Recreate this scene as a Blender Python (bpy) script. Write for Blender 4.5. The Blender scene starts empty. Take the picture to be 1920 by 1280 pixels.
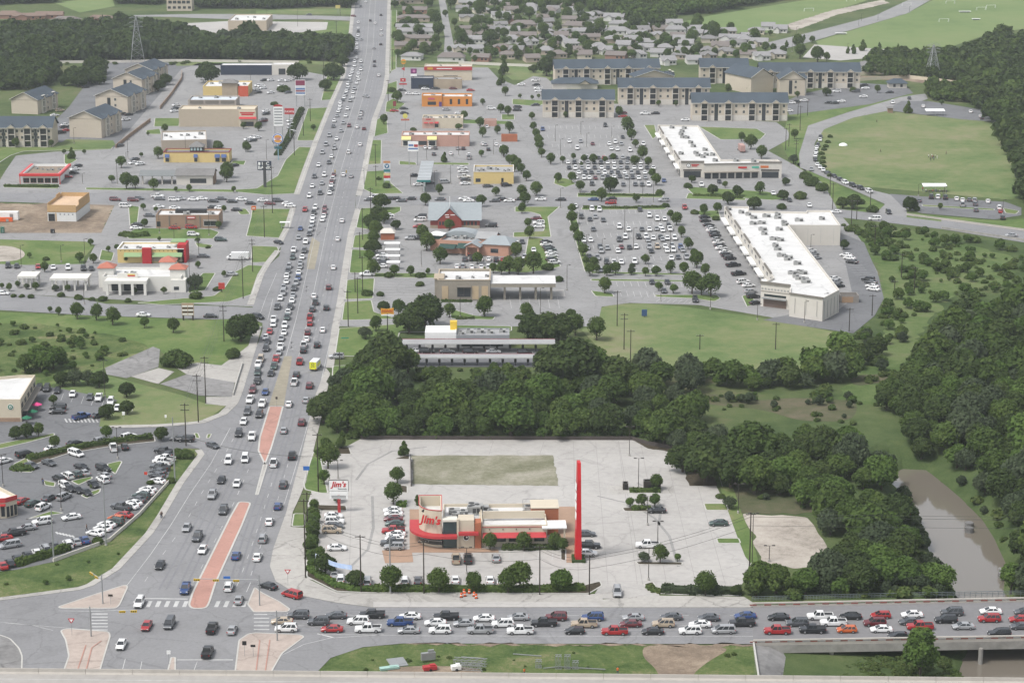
import bpy, math, random
import numpy as np
from mathutils import Vector, Matrix
from mathutils.geometry import tessellate_polygon
R = math.radians
HAZE_D = 0.000075
scene = bpy.context.scene
COL = scene.collection
# ---------------------------------------------------------------- camera
FPX, HCAM, PITCH = 4200.0, 181.0, math.atan(1090/4200.0)
cd = bpy.data.cameras.new('camera'); cam = bpy.data.objects.new('camera', cd); COL.objects.link(cam)
cam.location = (0, 0, HCAM); cam.rotation_euler = (math.pi/2-PITCH, 0, 0)
cd.sensor_width = 36.0; cd.lens = 36.0*FPX/1920.0; cd.clip_start = 1.0; cd.clip_end = 12000
scene.camera = cam
# ---------------------------------------------------------------- sky and sun (overcast)
SUN_EL, SUN_AZ = R(58), R(-125)
w = bpy.data.worlds.new('World'); scene.world = w; w.use_nodes = True
nt = w.node_tree; nt.nodes.clear()
sky = nt.nodes.new('ShaderNodeTexSky'); sky.sky_type = 'NISHITA'; sky.sun_disc = False
sky.sun_elevation = SUN_EL; sky.sun_rotation = SUN_AZ; sky.air_density = 1.0; sky.dust_density = 2.5; sky.ozone_density = 1.0
hs = nt.nodes.new('ShaderNodeHueSaturation'); hs.inputs['Saturation'].default_value = 0.3
bg = nt.nodes.new('ShaderNodeBackground'); bg.inputs['Strength'].default_value = 0.145
wo = nt.nodes.new('ShaderNodeOutputWorld')
nt.links.new(sky.outputs[0], hs.inputs['Color']); nt.links.new(hs.outputs[0], bg.inputs['Color']); nt.links.new(bg.outputs[0], wo.inputs[0])
sd = bpy.data.lights.new('sun', 'SUN'); sd.energy = 1.8; sd.angle = R(14); sd.color = (1.0, 0.97, 0.93)
sun = bpy.data.objects.new('sun', sd); COL.objects.link(sun)
# nishita: rotation 0 = +Y, clockwise seen from above
sv = Vector((math.sin(SUN_AZ)*math.cos(SUN_EL), math.cos(SUN_AZ)*math.cos(SUN_EL), math.sin(SUN_EL)))
sun.rotation_euler = (-sv).to_track_quat('-Z', 'Y').to_euler()
scene.view_settings.view_transform = 'Standard'; scene.view_settings.look = 'None'
scene.view_settings.exposure = 0.68; scene.view_settings.gamma = 1.0
scene.render.engine = 'CYCLES'
scene.cycles.max_bounces = 5; scene.cycles.diffuse_bounces = 3; scene.cycles.glossy_bounces = 2
scene.cycles.transmission_bounces = 2; scene.cycles.volume_bounces = 1; scene.cycles.transparent_max_bounces = 6
scene.cycles.use_denoising = True
# ---------------------------------------------------------------- photo pixel -> world point on the plane z
SP, CP = math.sin(PITCH), math.cos(PITCH)
def G(px, py, z=0.0):
    a, v = (px-960)/FPX, (py-640)/FPX
    t = (HCAM-z)/(SP+v*CP)
    return Vector((a*t, (CP-v*SP)*t, z))
def S(py):                       # photo pixels per metre at ground row py
    return (py+450)*0.00535
TILE = {'A':(0,0,4),'B':(480,0,4),'C':(960,0,4),'D':(1440,0,4),'E':(0,320,4),'F':(480,320,4),'G':(960,320,4),'H':(1440,320,4),
 'I':(0,640,4),'J':(480,640,4),'K':(960,640,4),'L':(1440,640,4),'M':(0,960,4),'N':(480,960,4),'O':(960,960,4),'Q':(1440,960,4),
 'a':(420,360,8),'b':(440,500,8),'c':(420,640,8),'d':(540,160,8),'e':(600,0,10.667),'f':(600,110,10.667),'g':(500,300,8),'h':(380,780,8),
 'r':(760,360,6.4),'t':(640,180,5.333),'u':(260,100,4.923),'P':(0,0,1)}
def T(tile, x, y):
    ox, oy, k = TILE[tile]; return (ox+x/k, oy+y/k)
# ---------------------------------------------------------------- materials
MATS = {}
def nodes(name):
    m = bpy.data.materials.new(name); m.use_nodes = True
    t = m.node_tree; return m, t, t.nodes['Principled BSDF']
def rgb(c): return (c[0], c[1], c[2], 1.0)
def mat(name, c, rough=0.8, var=0.12, scale=1.5, c2=None, bump=0.0, metal=0.0, scale2=None, wear=0.0):
    """base colour broken up by two octaves of object-space noise"""
    if name in MATS: return MATS[name]
    m, t, b = nodes(name); L = t.links
    tc = t.nodes.new('ShaderNodeTexCoord')
    n1 = t.nodes.new('ShaderNodeTexNoise'); n1.inputs['Scale'].default_value = scale; n1.inputs['Detail'].default_value = 6; n1.inputs['Roughness'].default_value = 0.65
    L.new(tc.outputs['Object'], n1.inputs['Vector'])
    n2 = t.nodes.new('ShaderNodeTexNoise'); n2.inputs['Scale'].default_value = scale2 or scale*0.08; n2.inputs['Detail'].default_value = 4
    L.new(tc.outputs['Object'], n2.inputs['Vector'])
    ad = t.nodes.new('ShaderNodeMath'); ad.operation = 'ADD'; L.new(n1.outputs[0], ad.inputs[0]); L.new(n2.outputs[0], ad.inputs[1])
    mr = t.nodes.new('ShaderNodeMapRange'); mr.inputs['From Min'].default_value = 0.72; mr.inputs['From Max'].default_value = 1.28
    L.new(ad.outputs[0], mr.inputs['Value'])
    mx = t.nodes.new('ShaderNodeMix'); mx.data_type = 'RGBA'
    if c2 is None: ca, cb = [x*(1-var) for x in c], [x*(1+var) for x in c]
    else: ca, cb = c, c2
    mx.inputs[6].default_value = rgb(ca); mx.inputs[7].default_value = rgb(cb)
    L.new(mr.outputs[0], mx.inputs[0]); out = mx.outputs[2]
    if wear:      # old stains and sealed cracks
        st = t.nodes.new('ShaderNodeTexNoise'); st.inputs['Scale'].default_value = 0.11; st.inputs['Detail'].default_value = 8; st.inputs['Roughness'].default_value = .72; st.inputs['Distortion'].default_value = 1.2
        L.new(tc.outputs['Object'], st.inputs['Vector'])
        r1 = t.nodes.new('ShaderNodeMapRange'); r1.inputs['From Min'].default_value = .52; r1.inputs['From Max'].default_value = .68; r1.inputs['To Min'].default_value = 1; r1.inputs['To Max'].default_value = 1-wear; L.new(st.outputs[0], r1.inputs[0])
        vm = t.nodes.new('ShaderNodeVectorMath'); vm.operation = 'MULTIPLY_ADD'; vm.inputs[1].default_value = (6,6,0); L.new(st.outputs[1], vm.inputs[0]); L.new(tc.outputs['Object'], vm.inputs[2])
        vo = t.nodes.new('ShaderNodeTexVoronoi'); vo.feature = 'DISTANCE_TO_EDGE'; vo.inputs['Scale'].default_value = 0.07; L.new(vm.outputs[0], vo.inputs['Vector'])
        r2 = t.nodes.new('ShaderNodeMapRange'); r2.inputs['From Min'].default_value = .004; r2.inputs['From Max'].default_value = .016; r2.inputs['To Min'].default_value = 1-wear*1.1; r2.inputs['To Max'].default_value = 1; L.new(vo.outputs[0], r2.inputs[0])
        mu = t.nodes.new('ShaderNodeMath'); mu.operation = 'MULTIPLY'; L.new(r1.outputs[0], mu.inputs[0]); L.new(r2.outputs[0], mu.inputs[1])
        m3 = t.nodes.new('ShaderNodeVectorMath'); m3.operation = 'SCALE'; L.new(out, m3.inputs[0]); L.new(mu.outputs[0], m3.inputs['Scale']); out = m3.outputs[0]
    L.new(out, b.inputs['Base Color'])
    b.inputs['Roughness'].default_value = rough; b.inputs['Metallic'].default_value = metal
    b.inputs['Specular IOR Level'].default_value = 0.3
    if bump:
        bp = t.nodes.new('ShaderNodeBump'); bp.inputs['Strength'].default_value = bump; bp.inputs['Distance'].default_value = 0.3
        L.new(n1.outputs[0], bp.inputs['Height']); L.new(bp.outputs[0], b.inputs['Normal'])
    MATS[name] = m; return m
def grassmat(name, cols, s=0.02, bump=0.5):
    """three colours blended by large patches, broken by fine tufts"""
    if name in MATS: return MATS[name]
    m, t, b = nodes(name); L = t.links
    tc = t.nodes.new('ShaderNodeTexCoord')
    def noise(sc, det, ro=0.6, dist=0.0):
        n = t.nodes.new('ShaderNodeTexNoise'); n.inputs['Scale'].default_value = sc; n.inputs['Detail'].default_value = det
        n.inputs['Roughness'].default_value = ro; n.inputs['Distortion'].default_value = dist
        L.new(tc.outputs['Object'], n.inputs['Vector']); return n
    big, mid, fine = noise(s, 5, 0.6, 0.6), noise(s*9, 5, 0.7), noise(2.2, 3, 0.7)
    a1 = t.nodes.new('ShaderNodeMath'); a1.operation = 'MULTIPLY_ADD'; a1.inputs[1].default_value = 0.55; L.new(mid.outputs[0], a1.inputs[0]); L.new(big.outputs[0], a1.inputs[2])
    a2 = t.nodes.new('ShaderNodeMath'); a2.operation = 'MULTIPLY_ADD'; a2.inputs[1].default_value = 0.35; L.new(fine.outputs[0], a2.inputs[0]); L.new(a1.outputs[0], a2.inputs[2])
    rp = t.nodes.new('ShaderNodeValToRGB'); mr = t.nodes.new('ShaderNodeMapRange')
    mr.inputs['From Min'].default_value = 0.68; mr.inputs['From Max'].default_value = 1.2; L.new(a2.outputs[0], mr.inputs[0]); L.new(mr.outputs[0], rp.inputs[0])
    e = rp.color_ramp.elements; n = len(cols)
    e[0].position, e[0].color = 0.0, rgb(cols[0]); e[1].position, e[1].color = 1.0, rgb(cols[-1])
    for i in range(1, n-1):
        q = e.new(i/(n-1)); q.color = rgb(cols[i])
    L.new(rp.outputs[0], b.inputs['Base Color']); b.inputs['Roughness'].default_value = 0.95; b.inputs['Specular IOR Level'].default_value = 0.1
    bp = t.nodes.new('ShaderNodeBump'); bp.inputs['Strength'].default_value = bump; bp.inputs['Distance'].default_value = 0.5
    L.new(a2.outputs[0], bp.inputs['Height']); L.new(bp.outputs[0], b.inputs['Normal'])
    MATS[name] = m; return m
ASPH = mat('asphalt', (0.20,0.199,0.202), 0.85, 0.13, 1.2, bump=0.05, scale2=0.035, wear=0.16)
LOT = mat('parking_asphalt', (0.228,0.225,0.222), 0.85, 0.14, 0.9, bump=0.05, scale2=0.05, wear=0.2)
LOTD = mat('dark_parking_asphalt', (0.135,0.137,0.142), 0.85, 0.15, 0.9, bump=0.05, scale2=0.05, wear=0.22)
CONC = mat('concrete', (0.345,0.33,0.305), 0.85, 0.14, 0.8, bump=0.05, scale2=0.05, wear=0.28)
CONCP = mat('pale_concrete', (0.36,0.345,0.325), 0.8, 0.12, 0.5, bump=0.04, scale2=0.04, wear=0.13)
PCONC = mat('pinkish_concrete', (0.37,0.31,0.27), 0.8, 0.12, 0.8, scale2=0.1, wear=0.22)
DCONC = mat('stained_concrete', (0.20,0.195,0.19), 0.85, 0.3, 0.5, bump=0.1, scale2=0.05, wear=0.3)
KERB = mat('kerb_concrete', (0.42,0.41,0.38), 0.8, 0.08, 1.0)
REDP = mat('red_stamped_paving', (0.37,0.205,0.165), 0.8, 0.13, 2.0, scale2=0.1, wear=0.15)
WHITE = mat('white_paint', (0.72,0.72,0.70), 0.6, 0.06, 1.0)
LINE = mat('worn_road_paint', (0.41,0.41,0.40), 0.8, 0.25, 0.6)
YLINE = mat('worn_yellow_paint', (0.255,0.23,0.175), 0.85, 0.2, 0.4)
GR_MOWN = grassmat('mown_grass', [(0.055,0.092,0.03),(0.085,0.132,0.04),(0.118,0.16,0.055),(0.175,0.175,0.085)], 0.05, 0.25)
GR_DRY = grassmat('dry_mown_grass', [(0.07,0.108,0.038),(0.105,0.15,0.056),(0.155,0.175,0.08),(0.21,0.19,0.12)], 0.02, 0.25)
GR_FAR = grassmat('pale_far_grass', [(0.10,0.15,0.055),(0.14,0.19,0.075),(0.17,0.20,0.09)], 0.008, 0.2)
GR_WILD = grassmat('weedy_grass', [(0.03,0.052,0.018),(0.058,0.092,0.028),(0.10,0.13,0.045),(0.19,0.175,0.095)], 0.09, 1.0)
GR_BRUSH = grassmat('brush_meadow', [(0.034,0.055,0.02),(0.055,0.082,0.029),(0.085,0.11,0.043),(0.125,0.12,0.065)], 0.018, 1.0)
GR_BROWN = grassmat('brown_scrub', [(0.045,0.062,0.026),(0.085,0.088,0.048),(0.13,0.11,0.075)], 0.04, 0.8)
DIRT = grassmat('bare_dirt', [(0.09,0.075,0.06),(0.20,0.155,0.115),(0.34,0.28,0.21)], 0.05, 0.6)
GRAVEL = grassmat('pale_gravel', [(0.17,0.15,0.125),(0.34,0.305,0.265),(0.42,0.385,0.335)], 0.06, 0.4)
MULCH = grassmat('mulch', [(0.035,0.028,0.02),(0.06,0.05,0.035),(0.085,0.07,0.05)], 0.2, 0.8)
PAD = grassmat('weathered_pad', [(0.10,0.105,0.06),(0.19,0.185,0.13),(0.31,0.29,0.24)], 0.07, 0.3)
def flat(name, c, rough=0.5, metal=0.0, spec=0.4):
    if name in MATS: return MATS[name]
    m, t, b = nodes(name); b.inputs['Base Color'].default_value = rgb(c); b.inputs['Roughness'].default_value = rough
    b.inputs['Metallic'].default_value = metal; b.inputs['Specular IOR Level'].default_value = spec
    MATS[name] = m; return m
def wmat():
    m, t, b = nodes('creek_water'); L = t.links
    tc = t.nodes.new('ShaderNodeTexCoord'); n = t.nodes.new('ShaderNodeTexNoise'); n.inputs['Scale'].default_value = 0.25; n.inputs['Detail'].default_value = 4
    L.new(tc.outputs['Object'], n.inputs['Vector'])
    b.inputs['Base Color'].default_value = (0.15,0.132,0.108,1); b.inputs['Roughness'].default_value = 0.06; b.inputs['IOR'].default_value = 1.6; b.inputs['Specular IOR Level'].default_value = 0.6
    bp = t.nodes.new('ShaderNodeBump'); bp.inputs['Strength'].default_value = 0.03; L.new(n.outputs[0], bp.inputs['Height']); L.new(bp.outputs[0], b.inputs['Normal'])
    return m
WATER = wmat()
# ---------------------------------------------------------------- object helpers
def tag(o, label=None, cat=None, group=None, kind=None):
    if label: o['label'] = label
    if cat: o['category'] = cat
    if group: o['group'] = group
    if kind: o['kind'] = kind
    return o
def link(name, me, parent=None, loc=None, rz=None):
    o = bpy.data.objects.new(name, me); COL.objects.link(o)
    if parent is not None: o.parent = parent
    if loc is not None: o.location = loc
    if rz is not None: o.rotation_euler = (0, 0, rz)
    return o
def empty(name, loc, rz=0.0, label=None, cat=None, group=None, kind=None):
    o = link(name, None, None, loc, rz); o.empty_display_size = 0.5
    return tag(o, label, cat, group, kind)
class MB:
    """collects faces with a material index, then makes one mesh"""
    def __init__(s): s.v, s.f, s.m = [], [], []
    def add(s, vs, fs, mi=0):
        k = len(s.v); s.v += [tuple(v) for v in vs]
        for f in fs: s.f.append(tuple(i+k for i in f)); s.m.append(mi)
        return s
    def box(s, c, d, mi=0, rz=0.0, top=1.0):
        """box with centre c and size d; top scales the upper face"""
        x, y, z = d[0]/2, d[1]/2, d[2]/2; ca, sa = math.cos(rz), math.sin(rz); vs = []
        for dz, k in ((-z, 1), (z, top)):
            for dx, dy in ((-x,-y),(x,-y),(x,y),(-x,y)):
                dx *= k; dy *= k
                vs.append((c[0]+dx*ca-dy*sa, c[1]+dx*sa+dy*ca, c[2]+dz))
        return s.add(vs, [(3,2,1,0),(4,5,6,7),(0,1,5,4),(1,2,6,5),(2,3,7,6),(3,0,4,7)], mi)
    def bar(s, a, b, r, mi=0, n=4, r2=None):
        a, b = Vector(a), Vector(b); d = b-a
        if d.length < 1e-6: return s
        q = d.to_track_quat('Z', 'Y'); r2 = r if r2 is None else r2; vs = []
        for p, rr in ((a, r), (b, r2)):
            for i in range(n):
                t = 2*math.pi*(i+.5)/n; vs.append(p+q@Vector((rr*math.cos(t), rr*math.sin(t), 0)))
        fs = [(i, (i+1)%n, n+(i+1)%n, n+i) for i in range(n)] + [tuple(range(n-1,-1,-1)), tuple(range(n,2*n))]
        return s.add(vs, fs, mi)
    def prism(s, pts, z0, z1, mi=0, mtop=None, bottom=False):
        """vertical prism over a plan polygon"""
        n = len(pts); A = sum(pts[i][0]*pts[(i+1)%n][1]-pts[(i+1)%n][0]*pts[i][1] for i in range(n))
        P = list(pts) if A > 0 else list(pts)[::-1]
        s.add([(p[0],p[1],z0) for p in P]+[(p[0],p[1],z1) for p in P], [(i,(i+1)%n,n+(i+1)%n,n+i) for i in range(n)], mi)
        tr = tessellate_polygon([[Vector((p[0],p[1],0)) for p in P]])
        fs = []
        for a, b, c in tr:
            x = (P[b][0]-P[a][0])*(P[c][1]-P[a][1])-(P[b][1]-P[a][1])*(P[c][0]-P[a][0])
            fs.append((a,b,c) if x > 0 else (a,c,b))
        s.add([(p[0],p[1],z1) for p in P], fs, mi if mtop is None else mtop)
        if bottom: s.add([(p[0],p[1],z0) for p in P], [f[::-1] for f in fs], mi)
        return s
    def sheet(s, pts, z, mi=0):
        n = len(pts); P = [Vector((p[0],p[1],0)) for p in pts]; fs = []
        for a, b, c in tessellate_polygon([P]):
            x = (P[b][0]-P[a][0])*(P[c][1]-P[a][1])-(P[b][1]-P[a][1])*(P[c][0]-P[a][0])
            fs.append((a,b,c) if x > 0 else (a,c,b))
        return s.add([(p[0],p[1],z) for p in P], fs, mi)
    def mesh(s, name, mats):
        me = bpy.data.meshes.new(name); me.from_pydata(s.v, [], s.f)
        for m in (mats if isinstance(mats, (list, tuple)) else [mats]): me.materials.append(m)
        if any(s.m): me.polygons.foreach_set('material_index', s.m)
        me.update(); return me
    def obj(s, name, mats, parent=None, loc=None, rz=None): return link(name, s.mesh(name, mats), parent, loc, rz)
def area(P): return sum(P[i][0]*P[(i+1)%len(P)][1]-P[(i+1)%len(P)][0]*P[i][1] for i in range(len(P)))/2
def rounded(P, r):
    if r <= 0: return [Vector((p[0],p[1])) for p in P]
    out = []; n = len(P); P = [Vector((p[0],p[1])) for p in P]
    for i in range(n):
        p, a, b = P[i], P[i-1]-P[i], P[(i+1)%n]-P[i]
        ka, kb = min(r, a.length*0.42), min(r, b.length*0.42)
        if a.length < 1e-3 or b.length < 1e-3: continue
        p0, p2 = p+a.normalized()*ka, p+b.normalized()*kb
        for t in (0, .33, .67, 1): out.append(p0*(1-t)**2+p*2*t*(1-t)+p2*t*t)
    return out
def inset(P, w):
    n = len(P); sgn = 1 if area(P) > 0 else -1; out = []
    for i in range(n):
        p, a, b = P[i], P[i-1], P[(i+1)%n]
        d1, d2 = (p-a), (b-p)
        if d1.length < 1e-6 or d2.length < 1e-6: out.append(p.copy()); continue
        d1.normalize(); d2.normalize()
        n1, n2 = Vector((-d1.y, d1.x))*sgn, Vector((-d2.y, d2.x))*sgn
        m = n1+n2; k = m.length
        m = n1 if k < 0.3 else m/k
        out.append(p+m*(w/max(0.5, m.dot(n1))))
    return out
def GP(pts, z=0.0): return [G(x, y, z).to_2d() for x, y in pts]
RAG = {'dirt_patch':1.0,'construction_dirt':1.0,'gravel_lot':1.1,'brown_clearing':2.5,'grass_bank':.7,'weedy_field':2.0,'bare_pad':.3,'mulch_strip':.6,'dirt_track':1.0}
def ragged(P, amp):
    rr = random.Random(len(P)); out = []
    for i in range(len(P)):
        a, b = P[i], P[(i+1)%len(P)]; d = b-a; L = d.length; n = max(1, int(L/(1.2+amp)))
        if L < 1e-3: continue
        nn = Vector((-d.y, d.x))/L
        for k in range(n): out.append(a+d*k/n+nn*rr.uniform(-amp, amp)*(0 if k == 0 else 1))
    return out
def pave(name, pts, m, z, r=0.0):
    P = rounded(GP(pts), r)
    if name in RAG: P = ragged(P, RAG[name])
    b = MB(); b.sheet(P, z); o = b.obj(name, m); tag(o, kind='structure'); return o
ISN = [0]
def island(name, pts, m, z0=0.05, r=1.2, h=0.15, kw=0.32, km=None):
    """raised verge with a kerb round it"""
    P = rounded(GP(pts), r)
    if area(P) < 0: P = P[::-1]
    Q = inset(P, kw); n = len(P); b = MB(); ISN[0] += 1; h = h+0.004*(ISN[0] % 5)
    b.add([(p.x,p.y,z0) for p in P]+[(p.x,p.y,h) for p in P]+[(p.x,p.y,h) for p in Q],
          [(i,(i+1)%n,n+(i+1)%n,n+i) for i in range(n)]+[(n+i,n+(i+1)%n,2*n+(i+1)%n,2*n+i) for i in range(n)], 0)
    b.sheet(Q, h-0.03, 1)
    return tag(b.obj(name, [km or KERB, m]), kind='structure')
def offset_line(P, w):
    out = []
    for i in range(len(P)):
        a, b = P[max(0, i-1)], P[min(len(P)-1, i+1)]; d = (b-a).normalized(); out.append(P[i]+Vector((-d.y, d.x))*w)
    return out
def strip(name, pts, w0, w1, m, z):
    """band along a photo-pixel line, between offsets w0 and w1 metres (left of travel positive)"""
    P = GP(pts); a, b = offset_line(P, w0), offset_line(P, w1); k = MB(); n = len(P)
    k.add([(p.x,p.y,z) for p in a]+[(p.x,p.y,z) for p in b], [(i,i+1,n+i+1,n+i) if w1 > w0 else (n+i,n+i+1,i+1,i) for i in range(n-1)])
    return tag(k.obj(name, m), kind='structure')
def mark(mb, a, b, w, z=0.075, mi=0):
    """painted bar from photo pixel a to b, w metres wide"""
    p, q = G(*a).to_2d(), G(*b).to_2d(); d = q-p
    if d.length < .01: return
    n = Vector((-d.y, d.x)).normalized()*w/2
    mb.add([(*(p-n), z), (*(q-n), z), (*(q+n), z), (*(p+n), z)], [(0,1,2,3)], mi)
def dashes(mb, pts, dash, gap, w=0.14, z=0.075, mi=0):
    P = GP(pts); acc = 0.0
    for a, b in zip(P, P[1:]):
        d = b-a; L = d.length; u = d/L; n = Vector((-u.y, u.x))*w/2; t = 0.0
        while t < L:
            ph = (acc+t) % (dash+gap)
            if ph < dash:
                e = min(L, t+dash-ph); p, q = a+u*t, a+u*e
                mb.add([(*(p-n),z),(*(q-n),z),(*(q+n),z),(*(p+n),z)], [(0,1,2,3)], mi); t = e+1e-3
            else: t += dash+gap-ph+1e-3
        acc += L
# ================================================================ TERRAIN
CREEK_L = [(1690,880),(1672,905),(1700,930),(1720,975),(1745,1035),(1785,1105),(1830,1190),(1800,1260),(1790,1400)]
CREEK_R = [(1735,882),(1765,905),(1800,935),(1840,975),(1862,1010),(1885,1060),(1878,1110),(1960,1190),(2100,1260),(2300,1400)]
cl = [G(x,y,-5).to_2d() for x,y in CREEK_L]; cr = [G(x,y,-5).to_2d() for x,y in CREEK_R]
CPOLY = cl+cr[::-1]
def inpoly(p, P):
    x, y = p[0], p[1]; c = False; n = len(P); j = n-1
    for i in range(n):
        if (P[i][1] > y) != (P[j][1] > y) and x < (P[j][0]-P[i][0])*(y-P[i][1])/(P[j][1]-P[i][1])+P[i][0]: c = not c
        j = i
    return c
def polydist(p, P):
    d = 1e9; p = Vector((p[0],p[1]))
    for i in range(len(P)):
        a, b = P[i], P[(i+1)%len(P)]; u = b-a; t = max(0, min(1, (p-a).dot(u)/max(u.length_squared, 1e-9)))
        d = min(d, (a+u*t-p).length)
    return -d if inpoly(p, P) else d
GULLY = GP([(1425,1143),(1425,1200),(1445,1262),(1500,1420),(2600,1420),(2300,1200),(2300,1050),(1910,1100),(1860,1122),(1780,1126),(1650,1131)])
def ground_z(x, y):
    if x < 60 or y > 760 or y < 280: return 0.0
    d = polydist((x, y), CPOLY); z = 0.0
    if d < 9: z = -6.2*(1-max(0, min(1, (d+2)/11)))
    g = polydist((x, y), GULLY)
    if g < 0: z = min(z, -4.3*min(1, -g/7.0)) if g > -60 else min(z, -4.3)
    return z
xs = sorted(set([-2500,-1800,-1300,-1000,-800,-600]+list(range(-500,91,59))+[i*3.0+91 for i in range(0,75)]+[330,380,450,550,700,900,1300,1800,2500]))
ys = sorted(set([-200,100,250]+[i*4.0+330 for i in range(0,95)]+list(range(720,1800,60))+[2000,2400,3000,4000]))
vs = [(x, y, ground_z(x, y)) for y in ys for x in xs]; nx = len(xs)
fs = [(j*nx+i, j*nx+i+1, (j+1)*nx+i+1, (j+1)*nx+i) for j in range(len(ys)-1) for i in range(nx-1)]
gb = MB(); gb.add(vs, fs); tag(gb.obj('ground', GR_BRUSH), kind='structure')
wb = MB(); wb.sheet([Vector(p) for p in ((60,340),(330,340),(330,720),(60,720))], -4.9); tag(wb.obj('creek_water', WATER), kind='structure')
# ---------------------------------------------------------------- grass fields and earth
Z1, Z2, Z3, Z4, Z5 = 0.02, 0.04, 0.06, 0.08, 0.10
pave('grass_field', [(-80,582),(175,592),(400,600),(470,592),(492,612),(478,640),(455,658),(415,685),(330,690),(300,655),(197,690),(158,705),(66,728),(-80,705)], GR_MOWN, Z1)
pave('weedy_field', [(-80,600),(120,612),(260,640),(285,652),(197,688),(130,708),(66,722),(-80,700)], GR_WILD, Z2, 6)
pave('grass_field', [(150,710),(200,704),(248,716),(345,742),(387,757),(424,760),(395,782),(360,794),(290,802),(195,803),(178,795),(186,770),(218,752),(190,745),(112,728)], GR_DRY, Z2)
pave('grass_bank', [(-80,1080),(100,1055),(205,1016),(262,966),(312,910),(325,866),(345,838),(372,842),(380,852),(345,900),(305,965),(270,1005),(222,1062),(170,1092),(120,1105),(0,1120),(-80,1127)], GR_WILD, Z2)
pave('grass_field', [(592,1262),(620,1234),(655,1219),(700,1211),(760,1207),(1412,1208),(1424,1262),(1430,1300),(560,1300)], GR_WILD, Z2)
pave('dirt_patch', [(1205,1209),(1335,1211),(1370,1216),(1330,1238),(1300,1262),(1290,1285),(1240,1285),(1232,1255),(1205,1232)], DIRT, Z3, 3)
pave('dirt_patch', [(760,1206.8),(1412,1207.5),(1412,1211),(1205,1211),(900,1209)], DIRT, Z4)
pave('dirt_patch', [(720,1252),(800,1247),(905,1252),(900,1275),(740,1275)], DIRT, Z3, 3)
pave('grass_field', [(1117,584),(1140,571),(1210,569),(1290,576),(1440,598),(1565,622),(1575,640),(1520,690),(1150,700),(1120,650),(1090,618),(1118,608)], GR_DRY, Z2)
pave('weedy_field', [(1590,425),(1700,430),(1760,445),(1900,480),(1900,530),(1790,545),(1740,600),(1700,700),(1680,760),(1560,760),(1600,700),(1660,640),(1655,560),(1650,510),(1620,455)], grassmat('scrub_meadow', [(0.04,0.068,0.022),(0.07,0.11,0.034),(0.11,0.145,0.055),(0.15,0.15,0.08)], 0.03, 1.0), Z1, 4)
pave('grass_field', [(1530,250),(1560,222),(1650,206),(1700,213),(1790,222),(1880,226),(1898,300),(1918,372),(1880,374),(1700,357),(1620,350),(1562,330),(1542,310)], GR_DRY, Z2)
pave('grass_field', [(1250,48),(1330,30),(1440,12),(1560,-8),(1655,-8),(1560,22),(1470,50),(1440,62),(1420,68),(1340,56)], GR_FAR, Z2)
pave('grass_field', [(1530,78),(1700,26),(1770,-10),(2100,-10),(2000,45),(1860,62),(1760,96),(1740,106),(1535,86)], GR_FAR, Z2)
pave('grass_field', [(1478,215),(1600,190),(1700,175),(1720,180),(1590,210),(1515,236),(1498,300),(1515,325),(1480,300),(1465,270)], GR_MOWN, Z1)
pave('grass_bank', [(1500,300),(1522,322),(1590,355),(1660,385),(1640,400),(1560,392),(1520,360),(1490,318)], GR_MOWN, Z1)
pave('grass_bank', [(1690,398),(1730,402),(1870,414),(1920,410),(2000,420),(2000,436),(1920,432),(1700,410)], GR_MOWN, Z1)
pave('brown_clearing', [(1240,738),(1350,738),(1420,752),(1480,745),(1560,748),(1610,752),(1600,790),(1500,790),(1440,770),(1380,762),(1290,755)], GR_BROWN, Z2, 8)
pave('brown_clearing', [(1590,705),(1660,700),(1670,715),(1600,725)], GR_BROWN, Z3, 5)
pave('grass_field', [(-80,447),(160,453),(178,460),(160,480),(155,497),(50,497),(-80,492)], GR_MOWN, Z2)
pave('dirt_patch', [(-80,462),(20,461),(44,470),(48,480),(30,490),(-80,490)], GRAVEL, Z3, 4)
pave('construction_dirt', [(-80,378),(60,383),(90,380),(200,380),(215,385),(197,428),(190,438),(150,441),(-80,440)], DIRT, Z2)
pave('gravel_lot', [(1392,962),(1440,966),(1512,969),(1526,984),(1534,1000),(1550,1022),(1554,1040),(1543,1054),(1520,1062),(1488,1066),(1470,1060),(1446,1058),(1424,1040),(1418,1004),(1404,990)], GRAVEL, Z2, 1)
pave('grass_field', [(-80,285),(20,278),(95,266),(212,262),(212,281),(45,284),(20,292),(-80,345)], GR_MOWN, Z1)
pave('dry_strip', [(330,118),(560,113),(640,118),(640,123),(560,120),(330,124)], GR_DRY, Z3)
pave('grass_field', [(612,40),(662,41),(656,70),(605,76),(590,60)], GR_MOWN, Z1)
pave('grass_field', [(480,20),(664,16),(664,27),(480,26)], GR_DRY, Z1)
pave('grass_field', [(100,5),(210,-5),(215,12),(150,24)], GR_FAR, Z1)
pave('grass_field', [(735,122),(1000,124),(1040,135),(1030,150),(960,150),(930,128)], GR_DRY, Z1)
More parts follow.
